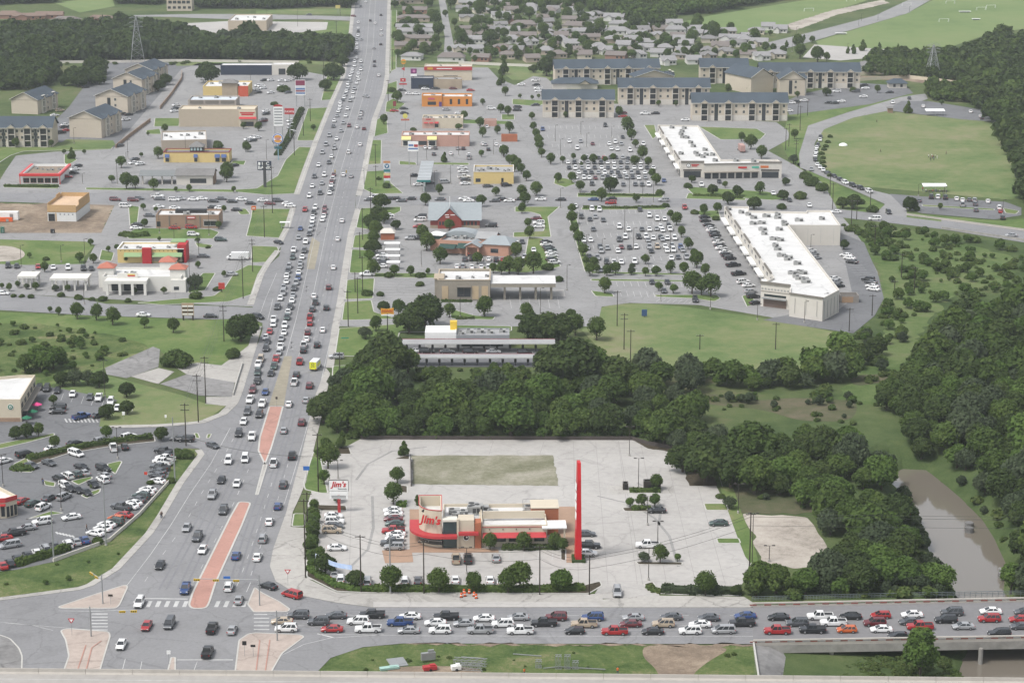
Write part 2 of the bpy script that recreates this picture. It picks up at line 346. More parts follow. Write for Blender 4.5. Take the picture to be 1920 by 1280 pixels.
# ---------------------------------------------------------------- pavements
pave('commercial_lot', [(722,150),(740,127),(915,127),(935,148),(965,160),(1000,143),(1024,146),(1040,160),(1150,195),(1340,195),(1345,224),(1455,229),(1480,250),(1478,262),(1440,283),(1490,310),(1545,345),(1575,402),(1600,430),(1620,460),(1645,510),(1655,560),(1640,590),(1600,624),(1565,620),(1440,594),(1310,572),(1180,568),(1128,575),(1120,612),(622,612),(632,565),(643,495),(666,392),(676,330),(700,215)], LOT, Z3)
pave('commercial_lot', [(-80,350),(-5,345),(12,318),(30,292),(100,285),(212,280),(340,130),(372,119),(530,120),(560,132),(612,142),(627,192),(600,262),(577,322),(562,367),(555,390),(544,427),(527,462),(507,495),(485,545),(474,575),(400,572),(-80,545),(-80,492),(50,497),(160,495),(178,460),(160,453),(-80,447),(-80,437),(190,437),(215,385),(-80,376)], LOT, Z3)
pave('apartment_lot', [(60,268),(130,200),(190,118),(300,117),(372,119),(212,281),(105,266)], LOTD, Z2)
pave('cafe_lot', [(-80,700),(70,722),(110,728),(220,750),(190,775),(186,800),(345,798),(375,790),(378,842),(345,840),(330,850),(322,868),(312,908),(262,965),(205,1015),(130,1042),(100,1053),(30,1068),(-80,1078)], LOTD, Z3)
pave('main_road', [(668,-12),(661,60),(655,100),(647,145),(627,190),(597,265),(577,320),(562,365),(555,390),(544,427),(527,462),(524,480),(507,495),(495,515),(485,545),(474,575),(474,598),(492,606),(492,620),(478,660),(455,735),(446,757),(425,777),(385,793),(350,797),(345,830),(372,840),(384,852),(345,905),(310,965),(287,1000),(225,1067),(175,1098),(150,1106),(0,1126),(-80,1132),(-80,1330),(560,1330),(592,1262),(620,1233),(680,1213),(755,1206),(1412,1207),(1412,1139),(700,1139),(630,1130),(560,1116),(517,1090),(506,1062),(512,1030),(537,960),(542,940),(567,847),(592,740),(611,690),(617,652),(622,615),(632,565),(643,495),(652,440),(666,392),(667,367),(676,330),(697,225),(716,175),(722,140),(724,75),(727,-12)], ASPH, Z4)
pave('cross_street', [(-80,362),(0,362),(250,362),(480,368),(563,366),(555,389),(460,387),(200,381),(-80,378)], ASPH, Z5)
pave('cross_street', [(667,368),(760,368),(1100,371),(1290,373),(1420,382),(1570,392),(1640,400),(1920,436),(2040,452),(2040,470),(1920,455),(1766,430),(1640,415),(1575,408),(1420,396),(1280,388),(960,386),(667,384)], ASPH, Z5)
pave('side_street', [(-80,545),(0,549),(150,560),(200,570),(420,574),(474,577),(474,598),(400,599),(175,592),(-80,577)], ASPH, Z5)
pave('side_street', [(480,27),(600,30),(666,32),(664,40),(600,37),(440,37),(300,32),(250,32),(250,29),(360,27)], LOT, Z5)
pave('side_street', [(820,-12),(834,-12),(842,40),(854,100),(832,102),(834,70)], LOT, Z3)
pave('park_road', [(1735,176),(1690,182),(1590,211),(1515,236),(1498,290),(1500,315),(1520,322),(1590,352),(1660,383),(1640,402),(1700,414),(1700,395),(1690,372),(1665,364),(1640,358),(1570,334),(1538,318),(1524,298),(1528,268),(1545,243),(1600,221),(1690,203),(1740,186)], LOT, Z4, 2)
pave('park_lot', [(1662,207),(1690,190),(1740,190),(1840,206),(1882,222),(1880,230),(1800,224)], LOTD, Z5)
pave('park_lot', [(1668,364),(1735,369),(1885,379),(1915,390),(1915,404),(1865,412),(1727,400),(1692,388)], LOTD, Z5)
pave('far_road', [(1440,80),(1540,56),(1640,30),(1730,-12),(1766,-12),(1700,26),(1540,73),(1450,98)], LOT, Z3)
pave('dirt_track', [(1470,48),(1560,20),(1655,0),(1668,6),(1570,28),(1490,58)], GRAVEL, Z3)
pave('far_lot', [(1527,84),(1690,95),(1692,104),(1575,114),(1505,108)], CONCP, Z3)
pave('far_lot', [(350,44),(430,40),(615,42),(612,56),(520,66),(360,72)], CONCP, Z2)
pave('apartment_lot', [(1470,192),(1500,178),(1600,155),(1700,162),(1712,175),(1630,196),(1480,216)], LOTD, Z4)
pave('fence_path', [(1610,142),(1700,144),(1810,158),(1822,170),(1700,152),(1610,148)], DIRT, Z2)
pave('restaurant_lot', [(652,836),(676,823),(1185,824),(1215,841),(1262,847),(1283,880),(1293,911),(1343,911),(1360,945),(1397,1043),(1412,1062),(1388,1100),(1230,1104),(1240,1122),(1110,1122),(1128,1092),(1090,1096),(700,1112),(575,1085),(575,950),(600,870)], CONCP, Z4)
pave('asphalt_patch', [(560,1000),(600,990),(700,1030),(700,1100),(580,1085)], CONC, Z3)
pave('back_alley', [(1430,600),(1480,590),(1560,590),(1600,560),(1580,470),(1560,430),(1620,455),(1648,520),(1657,560),(1640,592),(1600,625),(1565,620)], LOTD, Z4)
pave('paved_drive', [(1478,262),(1440,283),(1350,266),(1430,262),(1440,252),(1425,242),(1310,238),(1308,230),(1455,229),(1478,246)], LOT, Z4, 1)
# drainage slabs
pave('drain_slab', [(197,690),(287,650),(300,655),(297,688),(237,709),(200,702)], DCONC, Z3)
pave('drain_slab', [(245,706),(297,690),(327,697),(297,720)], CONC, Z4)
pave('drain_slab', [(300,720),(350,702),(440,717),(435,744),(375,742)], DCONC, Z5)
pave('drain_apron', [(327,687),(370,680),(415,685),(457,655),(475,640),(486,648),(462,747),(424,761),(385,757),(387,744),(435,744),(441,717),(350,702)], CONC, Z3)
# sidewalks along the main road
RE = [(727,-12),(724,75),(722,140),(716,175),(697,225),(676,330),(667,367)]
RE2 = [(666,392),(652,440),(643,495),(632,565),(622,615),(617,652),(611,690),(592,740),(567,847),(542,940),(537,960),(512,1030),(506,1062),(517,1090),(560,1116),(630,1130),(700,1139),(900,1139),(1110,1139)]
LE = [(668,-12),(661,60),(655,100),(647,145),(627,190),(597,265),(577,320),(562,365)]
LE2 = [(555,390),(544,427),(530,455)]; LE3 = [(527,470),(507,495),(495,515),(485,545),(476,572)]; LE4 = [(491,612),(478,660),(455,735),(446,757),(425,777),(385,793),(350,797),(290,801),(200,803)]
LE5 = [(378,843),(384,852),(345,905),(310,965),(287,1000),(225,1067),(175,1098),(150,1106),(0,1126),(-80,1132)]
ZS = 0.14
for P_, a_, b_ in ((RE,0,2.6),(RE2[:7],0,2.4),(LE,0,-2.6),(LE2,0,-2.4),(LE3,0,-2.4),(LE4,0,-2.6),(LE5,0,-1.9)):
    strip('sidewalk', P_, a_, b_, CONC, ZS)
pave('sidewalk', [(611,690),(592,740),(567,847),(542,940),(537,960),(549,960),(563,930),(573,905),(587,848),(612,745),(619,700)], CONC, ZS)
pave('sidewalk', [(537,960),(512,1030),(506,1062),(517,1090),(560,1116),(630,1130),(700,1139),(1130,1139),(1130,1114),(1105,1114),(700,1113),(630,1110),(572,1083),(573,990),(545,988),(549,960)], CONC, ZS)
pave('sidewalk', [(1215,1117),(1270,1117),(1395,1119),(1412,1130),(1412,1139),(1130,1139),(1130,1124)], CONC, ZS)
pave('sidewalk', [(700,1129),(1120,1129),(1130,1139),(700,1139)], CONCP, ZS+.02)
# medians and traffic islands
island('red_median', [(504,762),(532,762),(522,800),(510,840),(500,866),(496,872),(483,845),(486,820)], REDP, r=0.6, kw=0.45)
island('narrow_median', [(493,871),(502,871),(485,928),(478,928)], CONC, r=0.3)
island('red_median', [(447,940),(472,942),(455,985),(430,1040),(405,1095),(394,1130),(388,1141),(360,1142),(352,1135),(360,1110),(395,1040),(430,970)], REDP, r=1.5, kw=0.45)
pave('flush_median', [(533,668),(548,668),(532,761),(504,761)], YLINE, 0.1)
pave('flush_median', [(585,445),(600,455),(590,505),(575,505),(578,475)], YLINE, 0.1)
island('concrete_island', [(107,1138),(175,1115),(235,1096),(241,1100),(225,1135),(218,1141),(115,1141)], PCONC, r=1)
island('concrete_island', [(112,1182),(125,1178),(205,1184),(208,1192),(190,1252),(183,1285),(112,1285),(120,1252),(128,1230),(122,1200)], PCONC, r=1)
island('concrete_island', [(-80,1170),(0,1190),(20,1197),(37,1215),(43,1230),(42,1260),(40,1290),(-80,1290)], DCONC, r=1)
island('concrete_island', [(463,1133),(477,1100),(490,1110),(525,1128),(545,1142),(540,1147),(475,1148)], PCONC, r=0.6)
island('concrete_island', [(440,1255),(447,1200),(465,1188),(480,1186),(565,1190),(572,1194),(530,1225),(512,1256),(500,1300),(432,1300)], PCONC, r=0.8)
island('concrete_island', [(305,1290),(320,1232),(330,1232),(330,1290)], PCONC, r=0.5)
b = MB()
for a_, b_ in (((146,1255),(161,1210)),((162,1255),(172,1215)),((172,1215),(190,1202)),((480,1262),(487,1200)),((497,1262),(506,1200))): mark(b, a_, b_, 0.25, 0.21)
tag(b.obj('tactile_strip', REDP), kind='structure')
# grass islands with kerbs, right side
RI = [[(733,20),(744,20),(743,130),(732,135)],[(720,160),(745,152),(745,175),(717,179)],[(724,192),(737,185),(760,195),(740,212),(722,210)],[(706,225),(725,212),(728,250),(701,257)],
 [(697,263),(716,263),(715,308),(686,309)],[(684,322),(720,320),(735,345),(757,363),(700,364),(681,355)],[(675,391),(752,388),(752,396),(720,412),(700,432),(667,427)],
 [(664,442),(700,437),(696,465),(660,465)],[(659,468),(699,470),(700,512),(654,512)],[(650,525),(703,522),(700,560),(646,562)],[(645,566),(697,563),(702,585),(745,598),(640,601)],
 [(635,616),(740,608),(960,612),(960,621),(750,623),(737,668),(627,668)],[(623,686),(672,685),(670,705),(622,712)],
 [(965,388),(1050,388),(1028,407),(1034,445),(962,445),(962,436),(1018,434),(1020,428),(1012,403),(995,398),(965,398)],
 [(1082,362),(1245,364),(1243,371),(1082,370)],[(1090,389),(1255,388),(1246,393),(1090,394)],[(1107,509),(1312,514),(1312,517),(1107,513)],[(1107,523),(1318,526),(1318,529),(1107,527)],
 [(1063,400),(1078,396),(1108,505),(1096,510)],[(1107,545),(1148,550),(1153,557),(1116,556)],[(1225,553),(1345,553),(1352,560),(1340,566),(1300,560),(1230,557)],
 [(1040,330),(1072,338),(1080,345),(1060,352),(1038,345)],[(1310,238),(1420,242),(1436,252),(1426,262),(1350,262)],[(1207,235),(1228,235),(1232,255),(1224,262)],
 [(842,578),(890,592),(930,594),(925,600),(845,598)],[(973,590),(1060,592),(1075,585),(1078,592),(1062,602),(970,598)],[(700,512),(830,513),(825,522),(700,520)],
 [(790,296),(780,298)]+[(748,302),(780,305),(782,310),(748,309)],[(810,305),(880,306),(880,310),(810,309)],[(990,445),(1020,448),(1040,470),(1052,500),(1035,505),(985,512),(900,508),(905,500),(980,503)],
 [(1290,362),(1400,372),(1398,376),(1285,373)],[(1296,396),(1348,395),(1352,410),(1320,408)],[(1284,350),(1440,360),(1480,372),(1450,376),(1300,366)],[(1390,555),(1408,552),(1420,570),(1400,576)],
 [(1728,384),(1865,392),(1865,395),(1728,387)],[(1880,390),(1912,396),(1905,402),(1885,400)],[(940,215),(965,215),(965,225),(940,225)],[(960,186),(1030,190),(1010,200),(960,196)],[(860,224),(960,228),(958,234),(862,232)]]
for q in RI:
    if len(q) > 4 and q[0] == (790,296): q = q[2:]
    island('grass_verge', q, GR_MOWN)
for q in [[(612,144),(645,147),(625,187),(602,189)],[(577,204),(617,202),(612,212),(594,264),(556,264)],[(560,276),(588,277),(572,322),(557,363),(500,366),(440,360),(440,356),(480,354),(520,330),(535,300)],
 [(5,352),(110,354),(112,346),(60,345),(10,347)],[(160,356),(440,361),(440,356),(160,352)],[(472,392),(550,392),(543,427),(528,447),(461,443),(470,408)],[(472,461),(521,463),(523,470),(516,482),(503,492),(470,493)],
 [(465,497),(499,499),(480,530),(474,552),(430,566),(300,572),(255,568),(340,560),(400,555),(420,540),(440,510)],[(290,222),(338,222),(336,237),(288,238)],[(273,245),(300,242),(303,252),(275,252)],
 [(436,302),(462,302),(458,310),(432,308)],[(120,290),(135,290),(145,300),(125,312),(120,305)],[(258,428),(395,430),(412,436),(400,448),(240,448),(235,438)],[(190,468),(215,474),(210,490),(185,488)],
 [(240,385),(262,388),(258,420),(243,424)],[(365,455),(400,460),(395,466),(370,464)],[(440,390),(462,392),(470,402),(450,403)],[(380,512),(405,512),(385,545),(352,550),(352,540)]]:
    island('grass_verge', q, GR_MOWN)
island('grass_verge', [(-40,270),(60,272),(100,276),(200,266),(213,272),(210,280),(45,284),(20,292),(-40,330)], GR_MOWN)
pave('dry_slope', [(100,278),(125,262),(212,264),(216,272),(208,279)], GR_DRY, 0.2)
for q in [[(25,870),(50,858),(64,880),(60,886),(35,885)],[(200,870),(225,864),(230,866),(217,890),(202,880)],[(80,900),(105,905),(103,913),(83,910)],[(132,902),(172,893),(175,897),(147,910)],[(150,929),(190,915),(188,923),(163,935)],
 [(363,812),(372,812),(376,822),(366,822)],[(388,814),(398,813),(394,822),(386,822)],[(-20,838),(0,832),(60,820),(102,812),(104,816),(60,828),(0,842)],[(45,975),(95,958),(122,962),(60,972)]]:
    island('grass_verge', q, GR_MOWN, r=0.8)
island('hedge_bed', [(50,858),(125,842),(160,835),(215,826),(290,818),(292,828),(215,836),(130,850),(62,872)], MULCH, r=0.5)
for q, m in (([(587,847),(600,850),(616,925),(600,925),(571,918),(568,905)],GR_MOWN),([(550,963),(572,963),(572,987),(546,987)],GR_MOWN),([(578,955),(602,955),(600,1000),(596,1070),(640,1092),(700,1098),(1090,1098),(1105,1094),(1126,1089),(1130,1098),(1105,1113),(700,1112),(630,1109),(574,1081)],MULCH),
 ([(1205,1095),(1225,1090),(1232,1103),(1380,1099),(1392,1117),(1270,1115),(1222,1112)],MULCH),([(615,836),(655,838),(660,852),(622,852)],MULCH),([(735,861),(769,852),(769,862)],MULCH),([(750,910),(765,911),(765,925),(745,923)],MULCH),
 ([(742,944),(764,944),(764,953),(742,953)],GR_MOWN),([(585,946),(650,948),(652,958),(585,958)],MULCH),([(1165,952),(1224,950),(1248,957),(1240,960),(1170,959)],MULCH),([(1178,919),(1240,919),(1240,925),(1178,925)],MULCH),
 ([(1190,1053),(1280,1054),(1281,1060),(1196,1059)],MULCH),([(1318,944),(1362,944),(1367,957),(1323,957)],GR_MOWN),([(1342,1009),(1386,1009),(1390,1019),(1345,1019)],GR_MOWN),([(1050,1030),(1062,1030),(1062,1052),(1050,1050)],MULCH),([(1074,1045),(1094,1045),(1094,1056),(1074,1056)],MULCH)):
    island('planting_bed', q, m, z0=0.06, r=0.8)
pave('grass_strip', [(1350,912),(1375,915),(1390,960),(1407,1000),(1425,1062),(1412,1062),(1397,1043),(1382,1005),(1362,950)], GR_MOWN, 0.1)
pave('mulch_strip', [(1193,826),(1270,832),(1340,900),(1345,911),(1293,911),(1283,880),(1262,847),(1215,841)], MULCH, 0.1)
pave('bare_pad', [(772,854),(1037,854),(1047,911),(774,908)], PAD, 0.12)
pave('dirt_patch', [(1360,900),(1430,895),(1520,915),(1530,960),(1450,964),(1385,962),(1372,930)], GR_BROWN, Z2)
pave('brick_patio', [(716,1032),(772,1030),(775,1054),(722,1056)], mat('brick_paving',(0.30,0.2,0.14),0.85,0.15,3), 0.12)
pave('brick_patio', [(768,955),(786,955),(800,1022),(935,1030),(935,1036),(768,1036)], MATS['brick_paving'], 0.13)
pave('brick_patio', [(1045,950),(1080,950),(1082,1055),(1062,1055),(1062,1030),(1050,1026)], MATS['brick_paving'], 0.13)
pave('service_pad', [(1140,911),(1262,911),(1264,925),(1144,926)], CONC, 0.11)
pave('bank_apron', [(1024,544),(1058,544),(1060,556),(1026,556)], CONCP, 0.1)
pave('drive_in_pad', [(690,640),(1010,655),(1005,688),(760,688),(735,668)], LOTD, 0.09)  # dark asphalt tone paints in the shade under the stall canopies
# ---------------------------------------------------------------- markings
mk = MB()
CTR = [(700,-12),(693,100),(672,190),(634,310),(605,420),(588,500),(566,600),(548,668)]
def lane(off, pts, dash=3, gap=9, w=0.14):
    P = GP(pts); Q = offset_line(P, off); 
    mb_pts = [Vector((q.x,q.y)) for q in Q]; acc = 0.0
    for a, b2 in zip(mb_pts, mb_pts[1:]):
        d = b2-a; L = d.length; u = d/L; n = Vector((-u.y,u.x))*w/2; t = 0.0
        while t < L:
            ph = (acc+t) % (dash+gap)
            if ph < dash:
                e_ = min(L, t+dash-ph); p, q = a+u*t, a+u*e_
                mk.add([(*(p-n),.105),(*(q-n),.105),(*(q+n),.105),(*(p+n),.105)], [(0,1,2,3)]); t = e_+1e-3
            else: t += dash+gap-ph+1e-3
        acc += L
lane(-5.5, CTR); lane(5.5, CTR); lane(-2.0, CTR, 40, 0.1); lane(2.0, CTR, 40, 0.1)
EDG = [(690,335),(676,392),(662,440),(652,495),(637,590),(628,640),(610,720),(585,800),(562,880),(542,945)]
dashes(mk, [(x-6 if y < 600 else x-9, y) for x,y in EDG], 60, .1, .16, .105)
dashes(mk, [(432,802),(395,870),(357,925),(320,985),(282,1040),(236,1100)], 60, .1, .16, .105)
dashes(mk, [(447,805),(412,870),(378,925),(345,985),(305,1040),(265,1100)], 3, 6, .14, .105)
dashes(mk, [(512,560),(502,600)], 30, .1, .14, .105); dashes(mk, [(519,512),(498,560),(484,600)], 40,.1,.14,.105)
dashes(mk, [(466,880),(440,940),(405,1010),(370,1080),(350,1110)], 3, 6, .14, .105)
dashes(mk, [(510,905),(493,960),(470,1030),(448,1090),(440,1108)], 3, 6, .14, .105)
dashes(mk, [(540,870),(520,940),(500,990),(470,1080)], 3, 6, .14, .105)
dashes(mk, [(462,1110),(470,1092)], 30,.1,.14,.105)
mark(mk, (262,1122),(352,1123), .5, .105)
for i in range(6): mark(mk, (278+i*17-1,1138),(283+i*17-1,1127), .9, .105)
for i in range(4): mark(mk, (405+i*17,1138),(410+i*17,1127), .9, .105)
for i in range(6): mark(mk, (172,1151+i*6),(202,1151+i*6), .6, .105)
for i in range(5): mark(mk, (476,1152+i*7),(505,1152+i*7), .6, .105)
mark(mk, (332,1237),(437,1237), .5, .105); mark(mk, (262,1262),(266,1240), .15,.105); mark(mk, (363,1258),(370,1240), .15,.105); mark(mk,(228,1262),(235,1235),.15,.105)
dashes(mk, [(545,1154),(700,1154),(1412,1154)], 3, 9, .15, .105); dashes(mk, [(545,1172),(1412,1173)], 3, 9, .15, .105); dashes(mk, [(600,1189),(800,1192),(1412,1193)], 90, .1, .15, .105)
dashes(mk, [(525,1230),(570,1208),(620,1196),(720,1190)], 60, .1, .15, .105); mark(mk, (595,1188),(628,1196), .4,.105)
dashes(mk, [(0,1166),(60,1172),(100,1182)], 30,.1,.15,.105); dashes(mk, [(110,1145),(170,1146)],30,.1,.15,.105); dashes(mk,[(10,1168),(160,1180),(172,1181)],30,.1,.15,.105)
for i in range(3): mark(mk, (632+i*8,370),(636+i*8,370), .5, .125)
for i in range(4): mark(mk, (620+i*9,388),(624+i*9,388), .5, .125)
dashes(mk, [(0,371),(300,371),(560,377)], 3, 9, .15, .125); dashes(mk, [(667,376),(1100,379),(1290,381),(1560,399),(1700,404),(1920,445)], 60, .1, .12, .125)
def arrow(px, py):
    c = G(px, py)
    for dx, dy, ln in ((0,-1.2,2.4),(0.25,-1.2,.0)):
        mk.add([(c.x-.12,c.y-1.3,.106),(c.x+.12,c.y-1.3,.106),(c.x+.12,c.y+1.3,.106),(c.x-.12,c.y+1.3,.106)],[(0,1,2,3)])
    mk.add([(c.x-.12,c.y-1.3,.106),(c.x+.12,c.y-1.3,.106),(c.x+.9,c.y-1.9,.106),(c.x+.9,c.y-2.2,.106)],[(0,1,2,3)])
for p_ in ((575,538),(574,546),(547,643),(546,652),(600,436),(610,428),(595,441),(661,258)): arrow(*p_)
tag(mk.obj('road_marking', LINE), kind='structure')
WORN = mat('tyre_worn_asphalt', (0.175,0.175,0.183), 0.8, 0.12, 1.0, scale2=0.05)
for off in (-10.3,-8.7,-6.8,-5.2+.6,3.4,5.0,7.0,8.6): strip('worn_wheel_path', CTR[:8], off-.28, off+.28, WORN, .088)
for pts_ in ([(560,700),(535,800),(500,900),(465,1000),(438,1090)],[(575,700),(552,800),(522,900),(490,1000),(462,1090)],[(495,700),(462,800),(415,900),(362,1000),(305,1105)],[(515,700),(482,800),(440,900),(390,1000),(340,1105)]):
    for off in (-.8,.8): strip('worn_wheel_path', pts_, off-.25, off+.25, WORN, .088)
for yy in (1146,1163,1181):
    for off in (-.8,.8): strip('worn_wheel_path', [(560,yy),(1410,yy)], off-.25, off+.25, WORN, .088)
tag(MB().obj('x', WORN)) if False else None
# parking bay lines
pk = MB()
def bays(a, b, n, dy, dx=0.0, z=0.066, w=0.14):
    for i in range(n+1):
        x = a[0]+(b[0]-a[0])*i/n; y = a[1]+(b[1]-a[1])*i/n; mark(pk, (x, y), (x+dx, y+dy), w, z)
for y_ in (393,415,437,459,481,503):
    x0 = 1083+(y_-393)*.23; x1 = 1250+(y_-393)*.48
    bays((x0,y_),(x1,y_), 14, 8, 2.5)
for y_ in (236,253,270,288,304,320,338):
    x0 = 1018+(y_-236)*.5; x1 = 1170+(y_-236)*.6
    bays((x0,y_),(x1,y_), 14, 6, 1.5)
bays((1155,528),(1330,530), 13, 9, 3); bays((1162,545),(1225,548), 5, 10, 3); bays((1238,560),(1300,563),6,6,-8)
bays((709,526),(708,553),6,0,75) if False else [mark(pk,(708,531+i*5),(800,532+i*5),.14,.066) for i in range(6)]
bays((850,563),(905,563), 6, 9, 0); bays((955,556),(1045,556), 5, 22, 4); bays((842,588),(900,588),4,8,0)
bays((1570,490),(1605,550),9,0,0) if False else [mark(pk,(1583+i*4,493+i*4.6),(1612+i*4.6,493+i*4.6),.14,.09) for i in range(10)]
bays((1005,475),(1032,475),1,0,0)
for i in range(8): mark(pk, (848+i*27,1035),(846+i*27,1050), .12, .09)
for i in range(14): mark(pk, (700+i*28,1084),(698+i*28,1098), .12, .09)
for i in range(9): mark(pk, (122+i*7.2,785),(126+i*7.2,792), .45, .066)
for i in range(6): mark(pk, (105+i*6,997+i*1.3),(109+i*6,1001+i*1.3), .5, .066)
for i in range(9): mark(pk, (100+i*19,735+i*3),(95+i*19,748+i*3), .12, .066)
tag(pk.obj('parking_marking', LINE), kind='structure')
TM = mat('tyre_mark', (.24,.235,.225), .85, .2, 1.0)
for q in ([(1120,930),(1185,945),(1228,972),(1255,1005),(1272,1062)],[(1195,905),(1225,925),(1240,950),(1235,985)],[(668,900),(690,870),(735,846),(800,838)],[(660,1060),(690,1030),(700,990),(698,930)]): strip('tyre_mark', q, -.35, .35, TM, .086)
jt = MB(); 
for i in range(9): 
    y_ = 850+i*30
    mark(jt, (1055 if y_ < 1030 else 1110,y_),(1265+i*12,y_), .10, .085)
for i in range(7): mark(jt, (1075+i*42,828),(1085+i*55,1095), .10, .085)
for i in range(5): mark(jt, (640+i*95,828),(632+i*95,852), .10, .085)
mark(jt,(1160,826),(1205,1095),.12,.085); mark(jt,(660,870),(655,1085),.1,.085); mark(jt,(650,930),(740,930),.1,.085); mark(jt,(650,1062),(1100,1064),.12,.085)
tag(jt.obj('concrete_joint', flat('joint',(0.25,0.24,0.225),0.9)), kind='structure')
# ---------------------------------------------------------------- bridge
def quadpts(*p): return [Vector((q[0],q[1])) for q in p]
DZ = 0.16
def deck_line(y0, y1, x0=1412, x1=2010): return G(x0,y0), G(x1,y1)
br = empty('road_bridge', G(1660,1170), 0, 'concrete road bridge full of queued cars crossing the brown creek', 'bridge')
def W(o):      # put an object built in world coordinates under a root
    o.parent = br; o.matrix_parent_inverse = Matrix.Translation(-Vector(br.location)); return o
a0, a1, b0, b1 = G(1412,1139), G(2060,1126), G(1412,1207), G(2060,1196)
m_ = MB(); m_.prism([a0,a1,b1,b0], -1.3, DZ, 0, 0, True); W(m_.obj('deck', mat('bridge_deck',(0.175,0.172,0.175),0.85,0.12,0.8,scale2=0.04)))
gird = mat('weathered_girder', (0.26,0.25,0.23), 0.85, 0.25, 0.4, scale2=0.1)
for nm, p, q, sg in (('parapet', a0, a1, 1), ('parapet', b0, b1, -1)):
    d = (q-p).to_2d().normalized(); n = Vector((-d.y,d.x)); n = n*sg if (n.y > 0) == (sg > 0) else -n
    if sg < 0 and n.y > 0: n = -n
    m_ = MB(); P0 = p.to_2d(); P1 = q.to_2d()
    m_.prism([P0, P1, P1+n*.45, P0+n*.45], -1.5, 0.55, 0)
    m_.prism([P0+n*.02, P1+n*.02, P1+n*.55, P0+n*.55], 0.85, 1.1, 0, None, True)
    L = (P1-P0).length; k = int(L/3.2)
    for i in range(k+1):
        c = P0+d*(i*L/k)+n*.25; m_.box((c.x,c.y,.7),(1.5,.34,.3),0,math.atan2(d.y,d.x))
    o = W(m_.obj(nm, mat('parapet_concrete',(0.36,0.335,0.30),0.8,0.1,0.8)))
    m_ = MB()
    for i in range(k+1):
        c = P0+d*(i*L/k)+n*(-0.02 if sg > 0 else .46); m_.box((c.x,c.y,.68),(1.5,.05,.26),0,math.atan2(d.y,d.x))
    W(m_.obj('red_stripe', mat('red_weathered_panel',(0.22,0.06,0.045),0.8,0.15,1)))
m_ = MB(); m_.prism([b0.to_2d()+Vector((0,-.5)), b1.to_2d()+Vector((0,-.5)), b1.to_2d()+Vector((0,.3)), b0.to_2d()+Vector((0,.3))], -1.9, -.1, 0, None, True)
W(m_.obj('girder', gird))
for px_ in (1560,1700,1840):
    for yy in (1145,1165,1185,1203):
        c = G(px_, yy, 0); m_ = MB(); m_.bar((c.x,c.y,-7),(c.x,c.y,-1.4),.5,0,10); W(m_.obj('pier', gird))
m_ = MB(); wl = [G(1410,1126), G(1640,1120), G(2060,1112)]
for p, q in zip(wl, wl[1:]): 
    m_.bar((p.x,p.y,1.0),(q.x,q.y,1.0),.07); m_.bar((p.x,p.y,.6),(q.x,q.y,.6),.07); m_.bar((p.x,p.y,.25),(q.x,q.y,.25),.05)
    for i in range(40):
        c = p.lerp(q, i/40); m_.bar((c.x,c.y,-.6),(c.x,c.y,1.0),.05)
tag(m_.obj('guard_rail', flat('galvanised_steel',(0.20,0.23,0.24),0.5,0.5)), 'grey steel guard rail along the creek edge of the bridge', 'guard rail')
# concrete slope and abutment under the near end
m_ = MB(); q = [G(1414,1207,.05), G(1444,1209,-.6), G(1490,1232,-3.2), G(1522,1268,-4.15), G(1530,1330,-4.15), G(1418,1330,.05)]
m_.add(q, [(0,5,4,3,2,1)])
tag(m_.obj('abutment_slope', DCONC), kind='structure')
m_ = MB(); a_, b_ = G(1411,1206), G(1425,1300); 
m_.prism([(a_.x,a_.y),(b_.x,b_.y),(b_.x+.35,b_.y),(a_.x+.35,a_.y)], -1, .7); tag(m_.obj('retaining_wall', KERB), 'low pale concrete wall beside the grass at the bridge end', 'wall')
# second bridge, far right
br2 = empty('road_bridge', G(1850,440), 0, 'far concrete bridge of the cross street above the brush', 'bridge')
def W2(o): o.parent = br2; o.matrix_parent_inverse = Matrix.Translation(-Vector(br2.location)); return o
p, q = G(1765,429), G(2060,472); p2, q2 = G(1700,404), G(2060,452)
m_ = MB(); m_.prism([p,q,q2,G(1765,412)], -.9, .13, 0, 0, True); W2(m_.obj('deck', ASPH))
m_ = MB(); m_.prism([(p.x,p.y-.5),(q.x,q.y-.5),(q.x,q.y),(p.x,p.y)], -.6, .9); W2(m_.obj('parapet', gird))
m_ = MB(); m_.prism([(p2.x,p2.y),(q2.x,q2.y),(q2.x,q2.y+.4),(p2.x,p2.y+.4)], .1, .9); W2(m_.obj('parapet', MATS['parapet_concrete']))
# ---------------------------------------------------------------- elevated highway along the lower edge
HZ = 7.0
h0, h1 = G(-60,1250.5,HZ+1.0), G(1980,1270,HZ+1.0)
d = (h1-h0).to_2d().normalized(); n = Vector((d.y,-d.x)); A_, B_ = h0.to_2d()-d*60, h1.to_2d()+d*60
m_ = MB(); m_.prism([A_, B_, B_+n*30, A_+n*30], HZ-1.4, HZ, 0, 0, True)
tag(m_.obj('elevated_highway', mat('highway_concrete',(0.30,0.285,0.265),0.85,0.12,0.6,scale2=0.05)), 'raised highway deck crossing the bottom of the picture', 'highway')
bar = empty('highway_barrier', (A_.x,A_.y,HZ), math.atan2(d.y,d.x), 'long pale concrete barrier with joints on the raised highway', 'barrier')
L = (B_-A_).length; k = int(L/9.1)
for i in range(k):
    m_ = MB(); x0 = i*L/k+.03; x1 = (i+1)*L/k-.03
    m_.add([(x0,0,0),(x0,-.62,0),(x0,-.32,.35),(x0,-.24,1.0),(x0,0,1.0),(x1,0,0),(x1,-.62,0),(x1,-.32,.35),(x1,-.24,1.0),(x1,0,1.0)],
           [(0,1,6,5),(1,2,7,6),(2,3,8,7),(3,4,9,8),(4,0,5,9),(4,3,2,1,0),(5,6,7,8,9)])
    m_.obj('barrier_segment', MATS['parapet_concrete'], bar)
m_ = MB(); 
